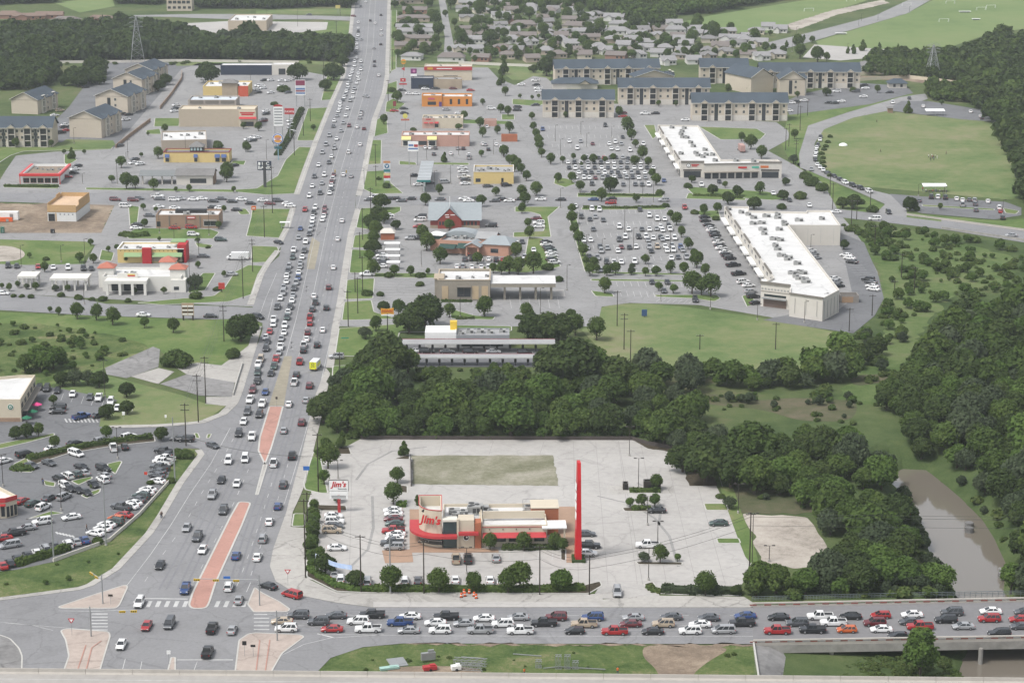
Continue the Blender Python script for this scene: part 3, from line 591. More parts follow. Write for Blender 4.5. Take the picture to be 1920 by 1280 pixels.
for off in (3.2,):
    P0, P1 = A_+n*off, B_+n*off; nn = n*.08; m_.add([(*(P0-nn),HZ+.02),(*(P1-nn),HZ+.02),(*(P1+nn),HZ+.02),(*(P0+nn),HZ+.02)], [(3,2,1,0)])
tag(m_.obj('edge_line_marking', LINE), kind='structure')
for px_ in (60, 650, 1100, 1560):
    c = G(px_, 1320); m_ = MB(); m_.box((c.x,c.y-8,HZ/2-.9),(1.6,1.6,HZ-1.0)); 
    tag(m_.obj('highway_pier', gird), kind='structure')
# ================================================================ VEHICLES
GLASS = flat('tinted_glass', (0.018,0.021,0.025), 0.12, 0, 0.7)
TYRE = flat('tyre_rubber', (0.015,0.015,0.016), 0.8); RIM = flat('alloy', (0.33,0.33,0.34), 0.35, 0.6)
HEAD = flat('headlight_lens', (0.62,0.63,0.62), 0.2); TAIL = flat('tail_lens', (0.35,0.01,0.01), 0.25); TRIMK = flat('black_trim', (0.02,0.02,0.022), 0.6)
PC = {'w':((0.66,0.66,0.65),'white'),'s':((0.34,0.345,0.35),'silver'),'d':((0.085,0.09,0.098),'dark grey'),'k':((0.013,0.014,0.017),'black'),'r':((0.30,0.012,0.014),'red'),
 'b':((0.018,0.05,0.16),'blue'),'m':((0.11,0.014,0.02),'maroon'),'g':((0.045,0.075,0.068),'grey green'),'t':((0.36,0.29,0.21),'tan'),'o':((0.45,0.09,0.015),'orange'),'y':((0.5,0.45,0.04),'yellow')}
def paint(c):
    n = 'paint_'+PC[c][1].replace(' ','_')
    if n in MATS: return MATS[n]
    m, t, b = nodes(n); b.inputs['Base Color'].default_value = rgb(PC[c][0]); b.inputs['Roughness'].default_value = 0.32
    b.inputs['Specular IOR Level'].default_value = 0.5; b.inputs['Coat Weight'].default_value = 0.35; b.inputs['Coat Roughness'].default_value = 0.12
    if c in 'sdg': b.inputs['Metallic'].default_value = 0.35
    MATS[n] = m; return m
def loft(mb, st, mi=0):
    """st: list of (x, [(y,z)...] half section bottom to top); mirrored and skinned"""
    n = len(st[0][1]); vs = []
    for x, sec in st:
        vs += [(x, y, z) for y, z in sec]+[(x, -y, z) for y, z in sec[::-1]]
    m = 2*n; fs = []
    for i in range(len(st)-1):
        for j in range(m):
            k = (j+1) % m; fs.append((i*m+j, i*m+k, (i+1)*m+k, (i+1)*m+j))
    fs.append(tuple(range(m))); fs.append(tuple(range((len(st)-1)*m+m-1, (len(st)-1)*m-1, -1)))
    mb.add(vs, [f[::-1] for f in fs], mi)
# length, width, belt height, cabin (rear bottom x, rear top x, front top x, front bottom x), roof height, hood profile [(x, ztop)]
CAR = {
 's': dict(L=4.8, W=1.84, cab=(-1.75,-1.15,0.35,1.25), H=1.46, prof=[(-2.4,.72),(-2.25,.98),(-1.6,1.03),(0,.98),(1.3,.96),(2.15,.78),(2.4,.6)], wb=1.38, nm='sedan', cat='sedan'),
 'h': dict(L=4.3, W=1.80, cab=(-2.05,-1.75,0.25,1.2), H=1.52, prof=[(-2.15,.75),(-2.05,1.0),(-1.2,1.02),(0,.98),(1.2,.98),(1.9,.82),(2.15,.6)], wb=1.27, nm='hatchback', cat='hatchback'),
 'u': dict(L=4.85, W=1.95, cab=(-2.32,-2.1,0.35,1.15), H=1.78, prof=[(-2.42,.8),(-2.35,1.1),(-1.2,1.14),(0,1.1),(1.2,1.1),(2.2,.98),(2.42,.7)], wb=1.42, nm='suv', cat='SUV'),
 'v': dict(L=5.1, W=2.0, cab=(-2.45,-2.3,0.75,1.75), H=1.82, prof=[(-2.55,.8),(-2.45,1.08),(-1.2,1.08),(0,1.05),(1.6,1.02),(2.35,.85),(2.55,.62)], wb=1.5, nm='minivan', cat='van'),
 'p': dict(L=5.7, W=2.0, cab=(-0.85,-0.7,0.75,1.35), H=1.88, prof=[(-2.85,.85),(-2.8,1.18),(-1.2,1.2),(0,1.16),(1.3,1.16),(2.65,1.08),(2.85,.75)], wb=1.75, nm='pickup_truck', cat='pickup truck'),
}
def car_parts(ty):
    c = CAR[ty]; L, W, H = c['L'], c['W']/2, c['H']; out = {}
    bd = MB(); st = []
    for x, z in c['prof']:
        e = abs(x)/(L/2); k = 1-0.14*max(0, e-.86)/.14; zb = 0.24+0.12*max(0, e-.9)/.1
        st.append((x, [(W*.86*k,zb),(W*.985*k,.36+0.1*max(0,e-.9)/.1),(W*k,.62*min(1,z/.7)),(W*.97*k,z*.86),(W*.86*k,z)]))
    loft(bd, st)
    rb, rt, ft, fb = c['cab']; zb = 1.0 if ty in 'sh' else (1.14 if ty != 'p' else 1.16); zb -= .04; wt, wb2 = W*.72, W*.90
    # roof slab and pillars in body colour
    zr = H-.05
    bd.add([(rt,-wt,zr),(ft,-wt,zr),(ft,wt,zr),(rt,wt,zr),(rt+.06,-wt*.9,H),(ft-.08,-wt*.9,H),(ft-.08,wt*.9,H),(rt+.06,wt*.9,H)],
           [(3,2,1,0),(4,5,6,7),(0,1,5,4),(1,2,6,5),(2,3,7,6),(3,0,4,7)])
    mids = [0.42] if ty == 'p' else ([.45] if ty == 's' else [.36,.68])
    for sy in (-1, 1):
        for (xb, xt) in [(rb,rt),(fb,ft)]+[(rb+(fb-rb)*q, rt+(ft-rt)*q) for q in mids]:
            wd = .07 if xb != rb else (.07 if ty == 'p' else .16)
            bd.add([(xb-wd,sy*(wb2+.012),zb),(xb+wd,sy*(wb2+.012),zb),(xt+wd,sy*(wt+.012),zr+.01),(xt-wd,sy*(wt+.012),zr+.01),
                    (xb-wd,sy*(wb2-.06),zb),(xb+wd,sy*(wb2-.06),zb),(xt+wd,sy*(wt-.06),zr+.01),(xt-wd,sy*(wt-.06),zr+.01)],
                   [(0,1,2,3),(4,5,6,7),(0,1,5,4),(1,2,6,5),(2,3,7,6),(3,0,4,7)])
    for sy in (-1,1): bd.box((fb-.22, sy*(W+.06), zb+.06), (.16,.2,.15))
    out['body'] = (bd, 0)
    if ty == 'p':
        pass
    g = MB(); g.add([(fb,-wb2,zb),(fb,wb2,zb),(ft,wt,zr),(ft,-wt,zr)], [(0,1,2,3)]); out['windscreen'] = (g, 1)
    g = MB(); g.add([(rb,-wb2,zb),(rb,wb2,zb),(rt,wt,zr),(rt,-wt,zr)], [(3,2,1,0)]); out['rear_window'] = (g, 1)
    for sy in (-1, 1):
        g = MB(); g.add([(rb,sy*wb2,zb),(fb,sy*wb2,zb),(ft,sy*wt,zr),(rt,sy*wt,zr)], [(0,1,2,3)]); out['side_window'+('' if sy < 0 else '!')] = (g, 1)
    for i, (sx, sy) in enumerate(((1,-1),(1,1),(-1,-1),(-1,1))):
        r = .33 if ty in 'shv' else .39; g = MB(); x = sx*c['wb']; y = sy*(W-.09)
        g.bar((x,y-.13*1,r),(x,y+.13,r), r, 0, 12); g.bar((x,y+sy*.09,r),(x,y+sy*.145,r), r*.58, 1, 8); out['wheel'+'!'*i] = (g, 2)
    zl = c['prof'][-2][1]*.86; xr = -L/2; zt = c['prof'][1][1]*.85
    for i, sy in enumerate((-1,1)):
        g = MB(); g.box((L/2-.14, sy*W*.66, zl-.06), (.22,.36,.15)); out['headlight'+'!'*i] = (g, 3)
        g = MB(); g.box((xr+.08, sy*W*.74, zt-.02), (.14,.26,.2 if ty != 'v' else .3)); out['tail_light'+'!'*i] = (g, 4)
    g = MB(); g.box((L/2-.04,0,.46),(.12,W*1.35,.22)); g2 = out['bumper'] = (g, 5)
    if ty == 'p':
        g = MB(); g.box((-1.83,0,1.17),(1.72,W*1.62,.1)); out['truck_bed'] = (g, 5)
        g = MB()
        for sy in (-1,1): g.box((-1.85,sy*W*.9,1.25),(1.95,.12,.12))
        g.box((-2.8,0,1.25),(.1,W*1.85,.12)); out['bed_rail'] = (g, 0)
    if ty == 'u':
        g = MB()
        for sy in (-1,1): g.bar((rt+.2,sy*wt*.8,H+.05),(ft-.3,sy*wt*.8,H+.05),.025)
        out['roof_rail'] = (g, 5)
    return out
PARTS = {k: car_parts(k) for k in CAR}; CM = {}
def car_meshes(ty, col):
    if (ty, col) in CM: return CM[(ty, col)]
    res = []
    for nm, (mb, k) in PARTS[ty].items():
        key = (ty, nm, col if k == 0 else '')
        if key not in CM:
            ms = [[paint(col)],[GLASS],[TYRE,RIM],[HEAD],[TAIL],[TRIMK]][k]; me = mb.mesh(nm.rstrip('!'), ms)
            CM[key] = me
        res.append((nm.rstrip('!'), CM[key]))
    CM[(ty, col)] = res; return res
def car_joined(ty, col):
    key = (ty, col, 'J')
    if key not in CM:
        j = MB(); mats = [paint(col), GLASS, TYRE, RIM, HEAD, TAIL, TRIMK]; mp = {0:0,1:1,2:2,3:4,4:5,5:6}
        for nm, (mb, k) in PARTS[ty].items():
            base = len(j.v); j.v += mb.v
            for f, mi in zip(mb.f, mb.m): j.f.append(tuple(i+base for i in f)); j.m.append(mp[k]+mi)
        CM[key] = j.mesh(CAR[ty]['nm'], mats)
    return CM[key]
ORD = ['','first','second','third','fourth','fifth','sixth','seventh','eighth','ninth','tenth','eleventh','twelfth','thirteenth','fourteenth','fifteenth','sixteenth','seventeenth','eighteenth','nineteenth','twentieth']
ORD += [t+'-'+o if o else t2 for t, t2 in (('twenty',''),('thirty','thirtieth'),('forty','fortieth'),('fifty','fiftieth'),('sixty','sixtieth'),('seventy','seventieth')) for o in ORD[0:10] if o or t2]
AXIS = [(700,-20),(698,0),(692,100),(672,190),(634,310),(605,420),(585,500),(565,600),(545,690),(510,790),(490,870),(455,950),(375,1140),(330,1240)]
def axis_dir(py):
    for (x0,y0),(x1,y1) in zip(AXIS, AXIS[1:]):
        if y0 <= py < y1: break
    d = (G(x1,y1)-G(x0,y0)).to_2d(); return d.normalized()
ROWS = []      # (label tail, group, heading, tile, data)
def row(tail, group, hd, data, order='x'): ROWS.append((tail, group, hd, data, order))
row('in the outer lane of the jammed avenue from the top', 'cars queued in the avenue', 'S', """e 815 130 ds;e 765 445 ws;e 765 560 ws;e 765 625 ku;e 760 710 ws;e 735 790 ss;e 735 880 ws;e 740 965 ws;e 715 1050 ks;e 725 1160 ws;f 690 60 wu;f 690 140 ws;f 650 210 ws;f 640 270 ws;f 605 335 ws;f 590 390 wu;f 600 450 ss;f 555 500 ws;f 560 560 ws;f 545 600 ss;f 530 650 ws;f 505 715 su;f 480 775 ws;f 455 825 ds;f 405 870 ws;f 400 930 ws;f 395 990 ws;f 370 1050 ws;f 340 1140 ss;f 285 1240 ws;d 680 610 ds;d 620 745 su;d 570 885 sv;d 515 1000 su;d 460 1190 ws;g 715 240 du;g 685 385 ws;g 640 530 wu;g 575 735 rp;g 505 1025 bs;g 480 1160 ss;a 1045 860 wp;a 1030 970 gu;a 975 1105 su;a 960 1175 du;b 780 130 ws;b 775 215 ws;b 735 300 ss;b 725 380 sp;b 685 465 ws;b 640 590 dp;b 585 780 wp;b 580 855 ws;b 525 965 rs;b 465 1050 ws;b 490 1110 ks;b 470 1215 ku;c 550 260 tv;c 515 330 wp;c 505 450 gu;c 500 580 kp;c 430 715 mu;c 390 860 wp;c 350 1040 du;c 295 1190 ws;h 540 245 ku;h 385 650 wu;h 280 945 ks;h 145 1160 sp;M 1400 110 ss;M 1200 390 ks;M 1045 670 wu;M 1100 845 rs;M 910 985 ws""", 'y')
row('in the inner lane of the jammed avenue from the top', 'cars queued in the avenue', 'S', """e 915 40 ws;e 830 785 ss;e 820 1225 wu;f 825 150 ss;f 815 215 wu;f 770 290 ws;f 755 350 ws;f 770 410 ws;f 730 485 ws;f 690 595 su;f 660 675 ws;f 655 765 ws;f 600 830 su;f 550 1000 ws;f 515 1140 ws;d 830 560 ss;d 795 680 ss;d 730 800 ws;d 695 935 su;d 655 1065 ws;d 615 1150 du;g 865 215 wu;g 830 345 ss;g 800 490 dv;g 730 705 wu;g 705 780 ku;g 690 850 ws;g 685 910 ws;g 680 965 ss;g 660 1030 su;g 640 1100 du;g 585 1215 wp;a 1205 870 dp;a 1175 970 ws;a 1145 1060 ss;a 1140 1115 ss;a 1120 1200 ws;b 950 160 bu;b 920 230 su;b 890 310 dp;b 875 420 ss;b 860 500 ws;b 830 590 dp;b 800 675 ws;b 785 750 gu;b 750 870 wu;b 740 980 ws;b 700 1070 ss;b 685 1190 wp;c 820 160 ss;c 780 250 rp;c 750 360 gp;c 705 470 ks;c 620 750 bs;c 575 920 wp;c 530 1080 ku;h 740 290 wp;h 635 630 wv;h 515 1000 ws;I 1675 1255 dp;M 1480 175 dp;M 1520 275 ws;M 1390 565 bp;M 1270 830 dv""", 'y')
row('in the turning lane of the avenue from the top', 'cars in the turning lane', 'S', """d 915 600 mu;g 1005 215 ms;g 990 280 wu;g 975 320 mp;g 970 375 ws;g 970 430 ds;g 945 490 ws;g 870 715 mu;g 865 785 mu;g 855 835 ws;g 835 890 ws""", 'y')
row('in the lanes heading away from the top', 'cars driving up the avenue', 'N', """e 1220 300 ks;e 1005 410 ks;e 1105 465 ws;e 1225 590 ws;e 1225 695 wu;e 1215 885 ks;e 1080 960 ss;e 1090 1225 ks;f 1090 140 ds;f 1175 330 ws;f 830 1060 ds;f 820 1105 wu;f 795 1180 ss;d 1035 620 ws;d 1140 645 ms;d 1080 885 ws;d 910 995 wu;g 1150 215 ws;g 1265 240 ss;g 1130 905 ws;g 1065 1180 ws;a 1640 1125 ws;b 1410 300 mu;b 1375 605 ku;b 1320 940 ws;b 1235 1160 ku;c 1285 650 mu;c 1230 870 ss;c 1165 1200 mu;h 1215 205 ss;h 1340 580 kp;h 1065 690 wp;h 1210 1010 du;J 165 1230 bh;N 100 65 ws;N 50 190 su;N 10 330 ws;M 1770 320 bs;M 1715 550 wu;M 1790 650 ss;M 1740 875 ss;M 1590 860 kp;M 1555 1040 kp""", 'y')
row('braking in the away-bound queue from the top', 'braking cars on the avenue', 'N', """b 1190 430 ws;b 1210 525 dp;b 1165 625 du;b 1130 740 rp;b 1130 835 ru;b 1095 975 mu;b 1080 1075 ws;b 1035 1165 wp;c 1190 120 ku;c 1135 290 rp;c 1085 490 ku;c 1055 600 wp;c 975 930 ws""", 'y')
W_ = ((1400,1160),(600,1160))
row('in the top lane of the bridge queue from the left', 'cars queued towards the bridge', W_, """N 315 765 du;N 600 770 ds;N 870 760 kp;N 1155 775 ws;N 1425 775 kp;N 1710 790 ws;N 1965 782 ss;O 330 778 mu;O 605 780 bu;O 910 785 ss;O 1195 780 ds;O 1475 787 ds;O 1750 772 bs;Q 80 782 ks;Q 390 772 wp;Q 620 775 ks;Q 845 768 rh;Q 1080 762 ws;Q 1380 742 du;Q 1670 737 ws;Q 1930 742 ds""")
row('in the middle lane of the bridge queue from the left', 'cars queued towards the bridge', W_, """N 195 812 ts;N 470 812 du;N 765 808 wu;N 1080 818 bp;N 1345 822 ws;N 1560 828 ss;N 1850 828 wu;O 240 822 kp;O 540 830 tp;O 890 832 ms;O 1135 828 tu;O 1410 835 ws;O 1725 822 kp;Q 220 822 du;Q 490 818 wp;Q 800 820 mu;Q 1065 815 ds;Q 1335 797 ku;Q 1660 790 ru;Q 1890 797 rs""")
row('in the bottom lane of the bridge queue from the left', 'cars queued towards the bridge', W_, """N 225 862 wu;N 570 870 rs;N 840 866 wp;N 1145 880 ss;N 1380 875 wu;N 1680 875 sp;O 60 880 wp;O 470 885 kh;O 770 885 rp;O 1055 888 ks;O 1335 880 wu;O 1585 880 sv;Q 70 880 rp;Q 335 872 kp;Q 590 875 oh;Q 850 872 ws;Q 1140 848 rp;Q 1465 850 ss;Q 1900 850 ds""")
row('on the bridge shoulder from the left', 'cars queued towards the bridge', W_, """Q 985 922 ks;Q 1735 900 ku""")
row('turning into the frontage road from the left', 'turning cars', ((650,1125),(505,1085)), """N 90 547 ks;N 270 612 rv""")
row('edging sideways into the avenue from the top', 'cars at driveway mouths', ((385,825),(425,840)), """e 670 320 ms;f 920 750 ss;g 180 1230 ks;b 355 742 ku;h 150 430 ds""", 'y')
row('parked in the shade of the drive-in canopy', 'cars at the drive-in', ((797,660),(830,660)), 'P 757 655 ss;P 782 656 ws;P 800 657 ku;P 838 658 ds;P 882 658 ku;P 925 658 ss;P 984 660 ku')
row('leaving the drive-in entrance beside the avenue', None, ((660,667),(600,667)), """c 1685 215 su""")
EAST = ((100,372),(500,376)); WEST = ((500,372),(100,372))
row('in the upper lane of the left cross street from the left', 'cars on the cross street', EAST, """E 865 212 mu;E 1040 205 ds;E 1180 187 wp;E 1350 208 ss;E 1515 207 ws;E 1660 207 ds;E 1810 212 ws;F 50 220 ws;F 165 220 du;F 235 245 ws""")
row('in the lower lane of the left cross street from the left', 'cars on the cross street', EAST, """E 1000 216 mu;E 1195 208 ds;E 1305 213 wu;E 1450 212 ws;E 1600 226 ks;E 1740 228 ks;E 1880 242 ks;F 105 243 ms;F 255 262 ws""")
row('on the right cross street from the left', 'cars on the cross street', ((1100,377),(700,375)), """F 850 213 ds;F 895 196 wv;F 1000 207 ks;F 1045 206 ks;F 1090 222 ds;F 1160 208 ks;F 1380 212 ds;F 1560 207 ws;F 1595 222 ws;F 1625 207 ds;F 1790 222 ds;F 1840 211 ks;F 1900 222 ws;G 60 210 ks;G 215 211 ws;G 365 213 ks;G 610 213 bs;G 745 207 ks;G 740 236 ru;G 1140 217 su;H 510 306 ws;H 800 358 wv;H 1825 482 ss""")
row('at the mouth of the lot beside the cross street from the left', 'cars in the retail lots', ((1280,380),(1284,392)), """G 475 262 ws;G 1295 270 rp;H 905 307 ku""")
row('driving on the side street above the grass from the left', 'cars on the side street', ((200,590),(400,592)), """E 20 915 ws;E 1075 1077 ws;E 1580 1087 ks""")
row('on the far side street top left', None, ((600,28),(500,28)), """B 398 110 ds""")
# cafe and diner car parks, lower left
row('in the upper bays of the cafe car park from the left', 'cars at the cafe', ((140,722),(133,742)), """I 295 337 ks;I 350 345 ku;I 430 362 ks;I 545 390 ws;I 675 412 ds;I 740 415 wp;I 830 445 wu;I 880 495 ws""")
row('beside the umbrellas of the cafe from the top', 'cars at the cafe', ((130,762),(90,762)), """I 435 490 ku;I 430 522 ks""", 'y')
row('in the cafe driveway from the left', 'cars at the cafe', ((60,848),(150,825)), """I 30 890 ws;I 185 842 kv;I 395 797 ws;I 560 757 ks;I 765 735 su;I 965 707 wu;I 610 555 bp;I 740 550 ds""")
row('at the driveway mouth by the power poles from the left', 'cars at the cafe', ((350,820),(300,818)), """I 1340 725 ks;I 1395 727 ku""")
row('in the bays below the long hedge from the left', 'cars in the curved car park', ((210,850),(205,832)), """I 850 790 wp;I 935 785 ks""")
row('parked below the long hedge from the left', 'cars in the curved car park', ((80,858),(110,868)), """I 235 925 ds;I 365 905 ds;I 570 837 wv;I 610 935 ks;I 775 945 ku""")
row('in the upper middle car park row from the left', 'cars in the curved car park', ((140,900),(118,888)), """I 440 1020 ku;I 505 1000 wu;I 575 990 gs;I 630 980 ss;I 770 1028 wu;I 785 1000 ss""")
row('in the lower middle car park row from the left', 'cars in the curved car park', ((118,905),(140,918)), """I 490 1075 wu;I 520 1097 ks;I 580 1107 ks;I 645 1125 ks;I 700 1065 ks""")
row('nearest the red trimmed building from the left', 'cars in the curved car park', ((60,950),(85,938)), """I 165 1190 rs;I 240 1207 gs;I 325 1232 wu;I 370 1167 ds;I 480 1155 su""")
row('in the slanted row by the retaining wall from the top', 'cars along the retaining wall', ((300,900),(270,895)), """I 1230 817 kp;I 1245 842 ks;I 1240 872 wp;I 1220 897 wp;I 1200 937 dp;I 1185 970 ds;I 1175 1000 ds;I 1180 1042 ws;I 1110 1105 ws;I 1090 1130 ws;I 1060 1152 gu;I 1030 1180 ds;I 1000 1207 ws;I 975 1230 ws;I 910 1232 dp;M 930 15 rs;M 870 42 oh;M 860 65 gu;M 800 88 ws;M 770 117 ws;M 715 152 ws""", 'y')
row('in the bottom row by the clipped hedge from the left', 'cars by the clipped hedge', ((120,1020),(105,1000)), """M 20 395 rs;M 75 375 ks;M 130 342 ks;M 205 317 ks;M 275 297 ws;M 340 265 su;M 410 245 ds;M 510 232 wu;M 570 217 ss;M 635 202 bs""")
row('between red trimmed building and hedge from the left', 'cars in the curved car park', ((60,1000),(25,1005)), """M 20 192 rs;M 75 242 sv;M 105 150 kp;M 200 112 ss;M 315 62 wu;M 535 32 ws""")
# restaurant lot
RW = ((760,990),(730,990))
row('in the row facing the curved restaurant from the top', 'cars beside the restaurant', RW, """J 1025 1260 ws;P 738 962 ws;N 1030 45 ms;N 1040 80 gs;N 1030 130 rp;N 1050 160 ws;N 1040 192 ws;N 1020 222 dp;N 1035 252 su""", 'y')
row('in the left row of the restaurant lot from the top', 'cars beside the restaurant', ((600,980),(640,980)), """N 580 22 ws;N 590 60 wu;N 585 98 ds;N 570 128 tu;N 605 262 ws""", 'y')
row('at the bottom edge of the restaurant lot from the left', 'cars at the bottom edge of the lot', ((820,1090),(820,1075)), """N 590 460 ss;N 635 492 wu;N 835 517 sv;N 1115 507 wu;N 1215 505 ds;N 1495 500 ws;N 1755 502 ws;N 1835 512 ws""")
row('parked in front of the restaurant entrance from the left', 'cars at the restaurant entrance', ((855,1045),(855,1030)), """N 1500 342 tp;N 1590 340 kp;N 1800 337 ss""")
row('beside the tall red pylon from the top', 'cars by the red pylon', ((1090,1000),(1115,1000)), """O 555 157 ds;O 575 242 kp;O 565 300 ws""", 'y')
row('standing alone on the pale concrete lot from the left', 'cars on the open concrete', ((1210,1018),(1180,1018)), """O 1015 237 wp;K 1085 1262 ks;O 1550 77 gs""")
row('leaving the restaurant lot by its driveway', None, ((1157,1090),(1158,1120)), """O 790 590 su""")
# retail lots
row('near the top edge of the lower retail lot from the left', 'cars in the lower retail car park', ((1110,392),(1112,402)), """G 520 340 ku;G 585 362 ks;G 600 282 wu;G 625 342 ss;G 655 287 wu;G 685 367 ds;G 960 290 ks;G 1030 332 wu;G 1090 357 wu;G 1145 359 ws;G 1175 410 ku""")
row('in rank two of the lower retail lot from the left', 'cars in the lower retail car park', ((1110,410),(1112,420)), """G 610 437 ds;G 805 415 wu;G 875 437 ws;G 975 437 ds;G 1030 437 ws;G 1085 432 ss;G 1115 417 ws;G 1130 442 ws;G 1185 432 wp""")
row('in rank three of the lower retail lot from the left', 'cars in the lower retail car park', ((1110,430),(1112,442)), """G 525 492 ws;G 590 517 ws;G 805 510 dp;G 850 492 wu;G 950 490 kp;G 1005 490 wu;G 1020 517 ss;G 1060 502 ws;G 1115 495 ks;G 1130 512 ss;G 1165 502 ws;G 1220 500 wu""")
row('in rank four of the lower retail lot from the left', 'cars in the lower retail car park', ((1110,460),(1112,472)), """G 540 520 ws;G 565 575 ss;G 660 565 ds;G 670 597 su;G 715 575 ss;G 795 597 ws;G 820 570 ms;G 880 572 ks;G 930 567 ws;G 1030 567 su;G 1045 600 ks;G 1090 565 tu;G 1150 565 ws;G 1165 595 ws;G 1200 557 ss;G 1210 590 wu;G 1265 570 bu;G 1280 592 ss""")
row('in rank five of the lower retail lot from the left', 'cars in the lower retail car park', ((1110,480),(1112,492)), """G 590 680 ks;G 640 647 sp;G 710 680 ku;G 765 682 ws;G 820 682 ws;G 920 677 wu;G 1195 652 ws;G 1245 645 ds;G 1310 642 sp""")
row('at the bottom of the lower retail lot from the left', 'cars in the lower retail car park', ((1110,500),(1112,512)), """G 580 640 ks;G 670 742 ss;G 730 740 wu;G 1070 737 wu;G 1050 832 ks;G 1140 897 ds;G 1165 832 ks;G 1375 962 ku""")
row('in the slanted row by the long shops from the top', 'cars facing the long white shops', ((1340,430),(1365,428)), """G 1445 345 ks;G 1450 372 ks;G 1475 405 ks;G 1490 425 ss;G 1500 442 ws;G 1515 460 ds;G 1525 482 ks;G 1540 510 ss;G 1550 535 ws;G 1560 560 ks;G 1570 577 ws;G 1600 607 ws;G 1610 627 du;G 1635 652 ku;G 1660 702 kp;G 1700 767 kp;G 1735 827 wu;G 1775 857 ws;G 1790 902 ss;G 1810 937 ku;G 1830 987 ks""", 'y')
row('in the lot behind the long shops from the top', 'cars behind the long white shops', ((1620,480),(1590,476)), """H 585 630 ws;H 610 652 ws;H 630 680 ks;H 750 810 ku;H 770 832 ds;H 780 862 ws;H 790 885 ws""", 'y')
row('against the rear wall of the long shops from the top', 'cars behind the long white shops', ((1530,480),(1560,476)), """H 320 595 ws;H 340 620 ss;H 360 650 ss;H 500 805 ws;H 515 830 ss;H 530 860 ks""", 'y')
UP = ((1100,290),(1102,300))
row('scattered in the upper retail lot from the left', 'cars in the upper retail car park', UP, """C 230 967 bu;C 700 937 ku;C 430 1057 ws;C 515 1057 ss;C 490 1107 wu;C 605 1077 ms;C 730 1077 ws;C 775 1062 wu;C 820 1077 ss;C 745 1112 ws;C 790 1117 ws;C 885 1122 wu;C 830 1027 ks;C 560 1177 ss;C 650 1182 ks;C 690 1182 rs;C 740 1178 ks;C 780 1178 ks;C 830 1180 ss;C 870 1187 ks""")
row('driving beside the upper retail car park from the left', 'cars in the upper retail car park', ((1206,270),(1212,290)), """C 985 1077 wu;G 1140 72 bs;G 1420 102 wp;G 1555 80 ks;H 310 257 ws;H 40 167 ws;H 160 217 ks""")
row('in the first packed rank of the upper retail car park from the left', 'cars in the upper retail car park', UP, ';'.join('P %d %d %s'%(1065+i*12.4, 304, c) for i,c in enumerate('ws ku ws ss ds ku ws ws ks ss wu ws ds'.split())))
row('in the second packed rank of the upper retail car park from the left', 'cars in the upper retail car park', UP, ';'.join('P %d %d %s'%(1067+i*12.2, 314, c) for i,c in enumerate('ks wu ss wu ks ws ds wu ss ks ws wu ks ws'.split())))
row('in the third packed rank of the upper retail car park from the left', 'cars in the upper retail car park', UP, ';'.join('P %d %d %s'%(1085+i*12.4, 323, c) for i,c in enumerate('ws du ks ss wu ds ks ws su ks ws ds'.split())))
row('in the fourth packed rank of the upper retail car park from the left', 'cars in the upper retail car park', UP, """G 480 47 ws;G 540 50 wu;G 580 52 ws;G 625 52 ms;G 680 47 sp;G 720 45 ks;G 765 42 ws;G 810 42 ks;G 860 47 su;G 905 48 ds;G 950 52 ws;G 1000 50 ss""")
row('in the bottom rank of the upper retail car park from the left', 'cars in the upper retail car park', UP, """G 600 95 ku;G 835 102 ds;G 925 100 ds;G 975 102 ds;G 1025 100 wu""")
# restaurants, gas station
row('by the red gabled restaurant from the left', 'cars by the restaurants', ((800,410),(770,410)), """F 990 332 ws;F 995 347 wu;r 185 287 ku;r 175 330 wv;r 160 408 rs;r 1030 395 ku;r 1570 312 ms;r 1600 362 wu;r 1605 407 ws;r 65 545 su;r 150 545 ku;F 835 770 wp""")
row('before the salmon restaurant from the left', 'cars by the restaurants', ((870,485),(870,475)), """r 620 887 ws;r 690 882 su;r 715 797 du;r 800 792 ku;r 800 892 ws;r 905 800 ws;r 910 892 ws;r 995 892 wu;r 1000 800 ws;r 1090 805 ku;r 1170 810 rs;r 1180 892 ws;r 1360 910 ds""")
row('in the curved row by the salmon restaurant from the top', 'cars by the restaurants', ((1025,470),(1045,468)), """r 1690 592 ks;r 1690 625 ws;r 1720 660 ks;r 1740 690 gu;r 1750 722 ws;r 1760 758 ws;r 1755 802 ks;r 1790 838 wu""", 'y')
row('in the round court by the salmon restaurant from the top', 'cars by the restaurants', ((1000,470),(1001,480)), """r 1400 592 ks;r 1340 612 ws;r 1540 692 ws;r 1540 752 rs;r 1430 772 ws;r 1460 812 mu""", 'y')
row('in the pocket lot beside the avenue trees from the top', 'cars by the restaurants', ((725,480),(705,480)), """F 945 632 ws;F 950 655 ss;F 945 682 ds;F 945 712 ws""", 'y')
row('at the filling station from the left', 'cars at the filling station', ((860,320),(880,319)), """t 740 792 ks;t 770 882 ws;t 865 862 kp;t 1035 857 sv;t 1210 717 ws;t 1220 752 ws;t 1225 802 wp;t 1240 832 ds;t 1240 872 ws;t 1465 897 ds;t 1650 885 ku""")
row('in front of the pink brick shops from the left', 'cars by the pink brick shops', ((800,278),(800,270)), """t 840 512 ws;t 885 515 ws;t 940 517 ds;t 925 577 ds;t 1095 572 ws;t 1165 520 ss;t 1220 522 ks;t 1275 587 wu;t 1275 612 sp;t 1440 482 ss;t 1470 530 ks;t 1550 482 ws;t 1595 507 ws;t 1415 477 ws;t 1455 302 ws""")
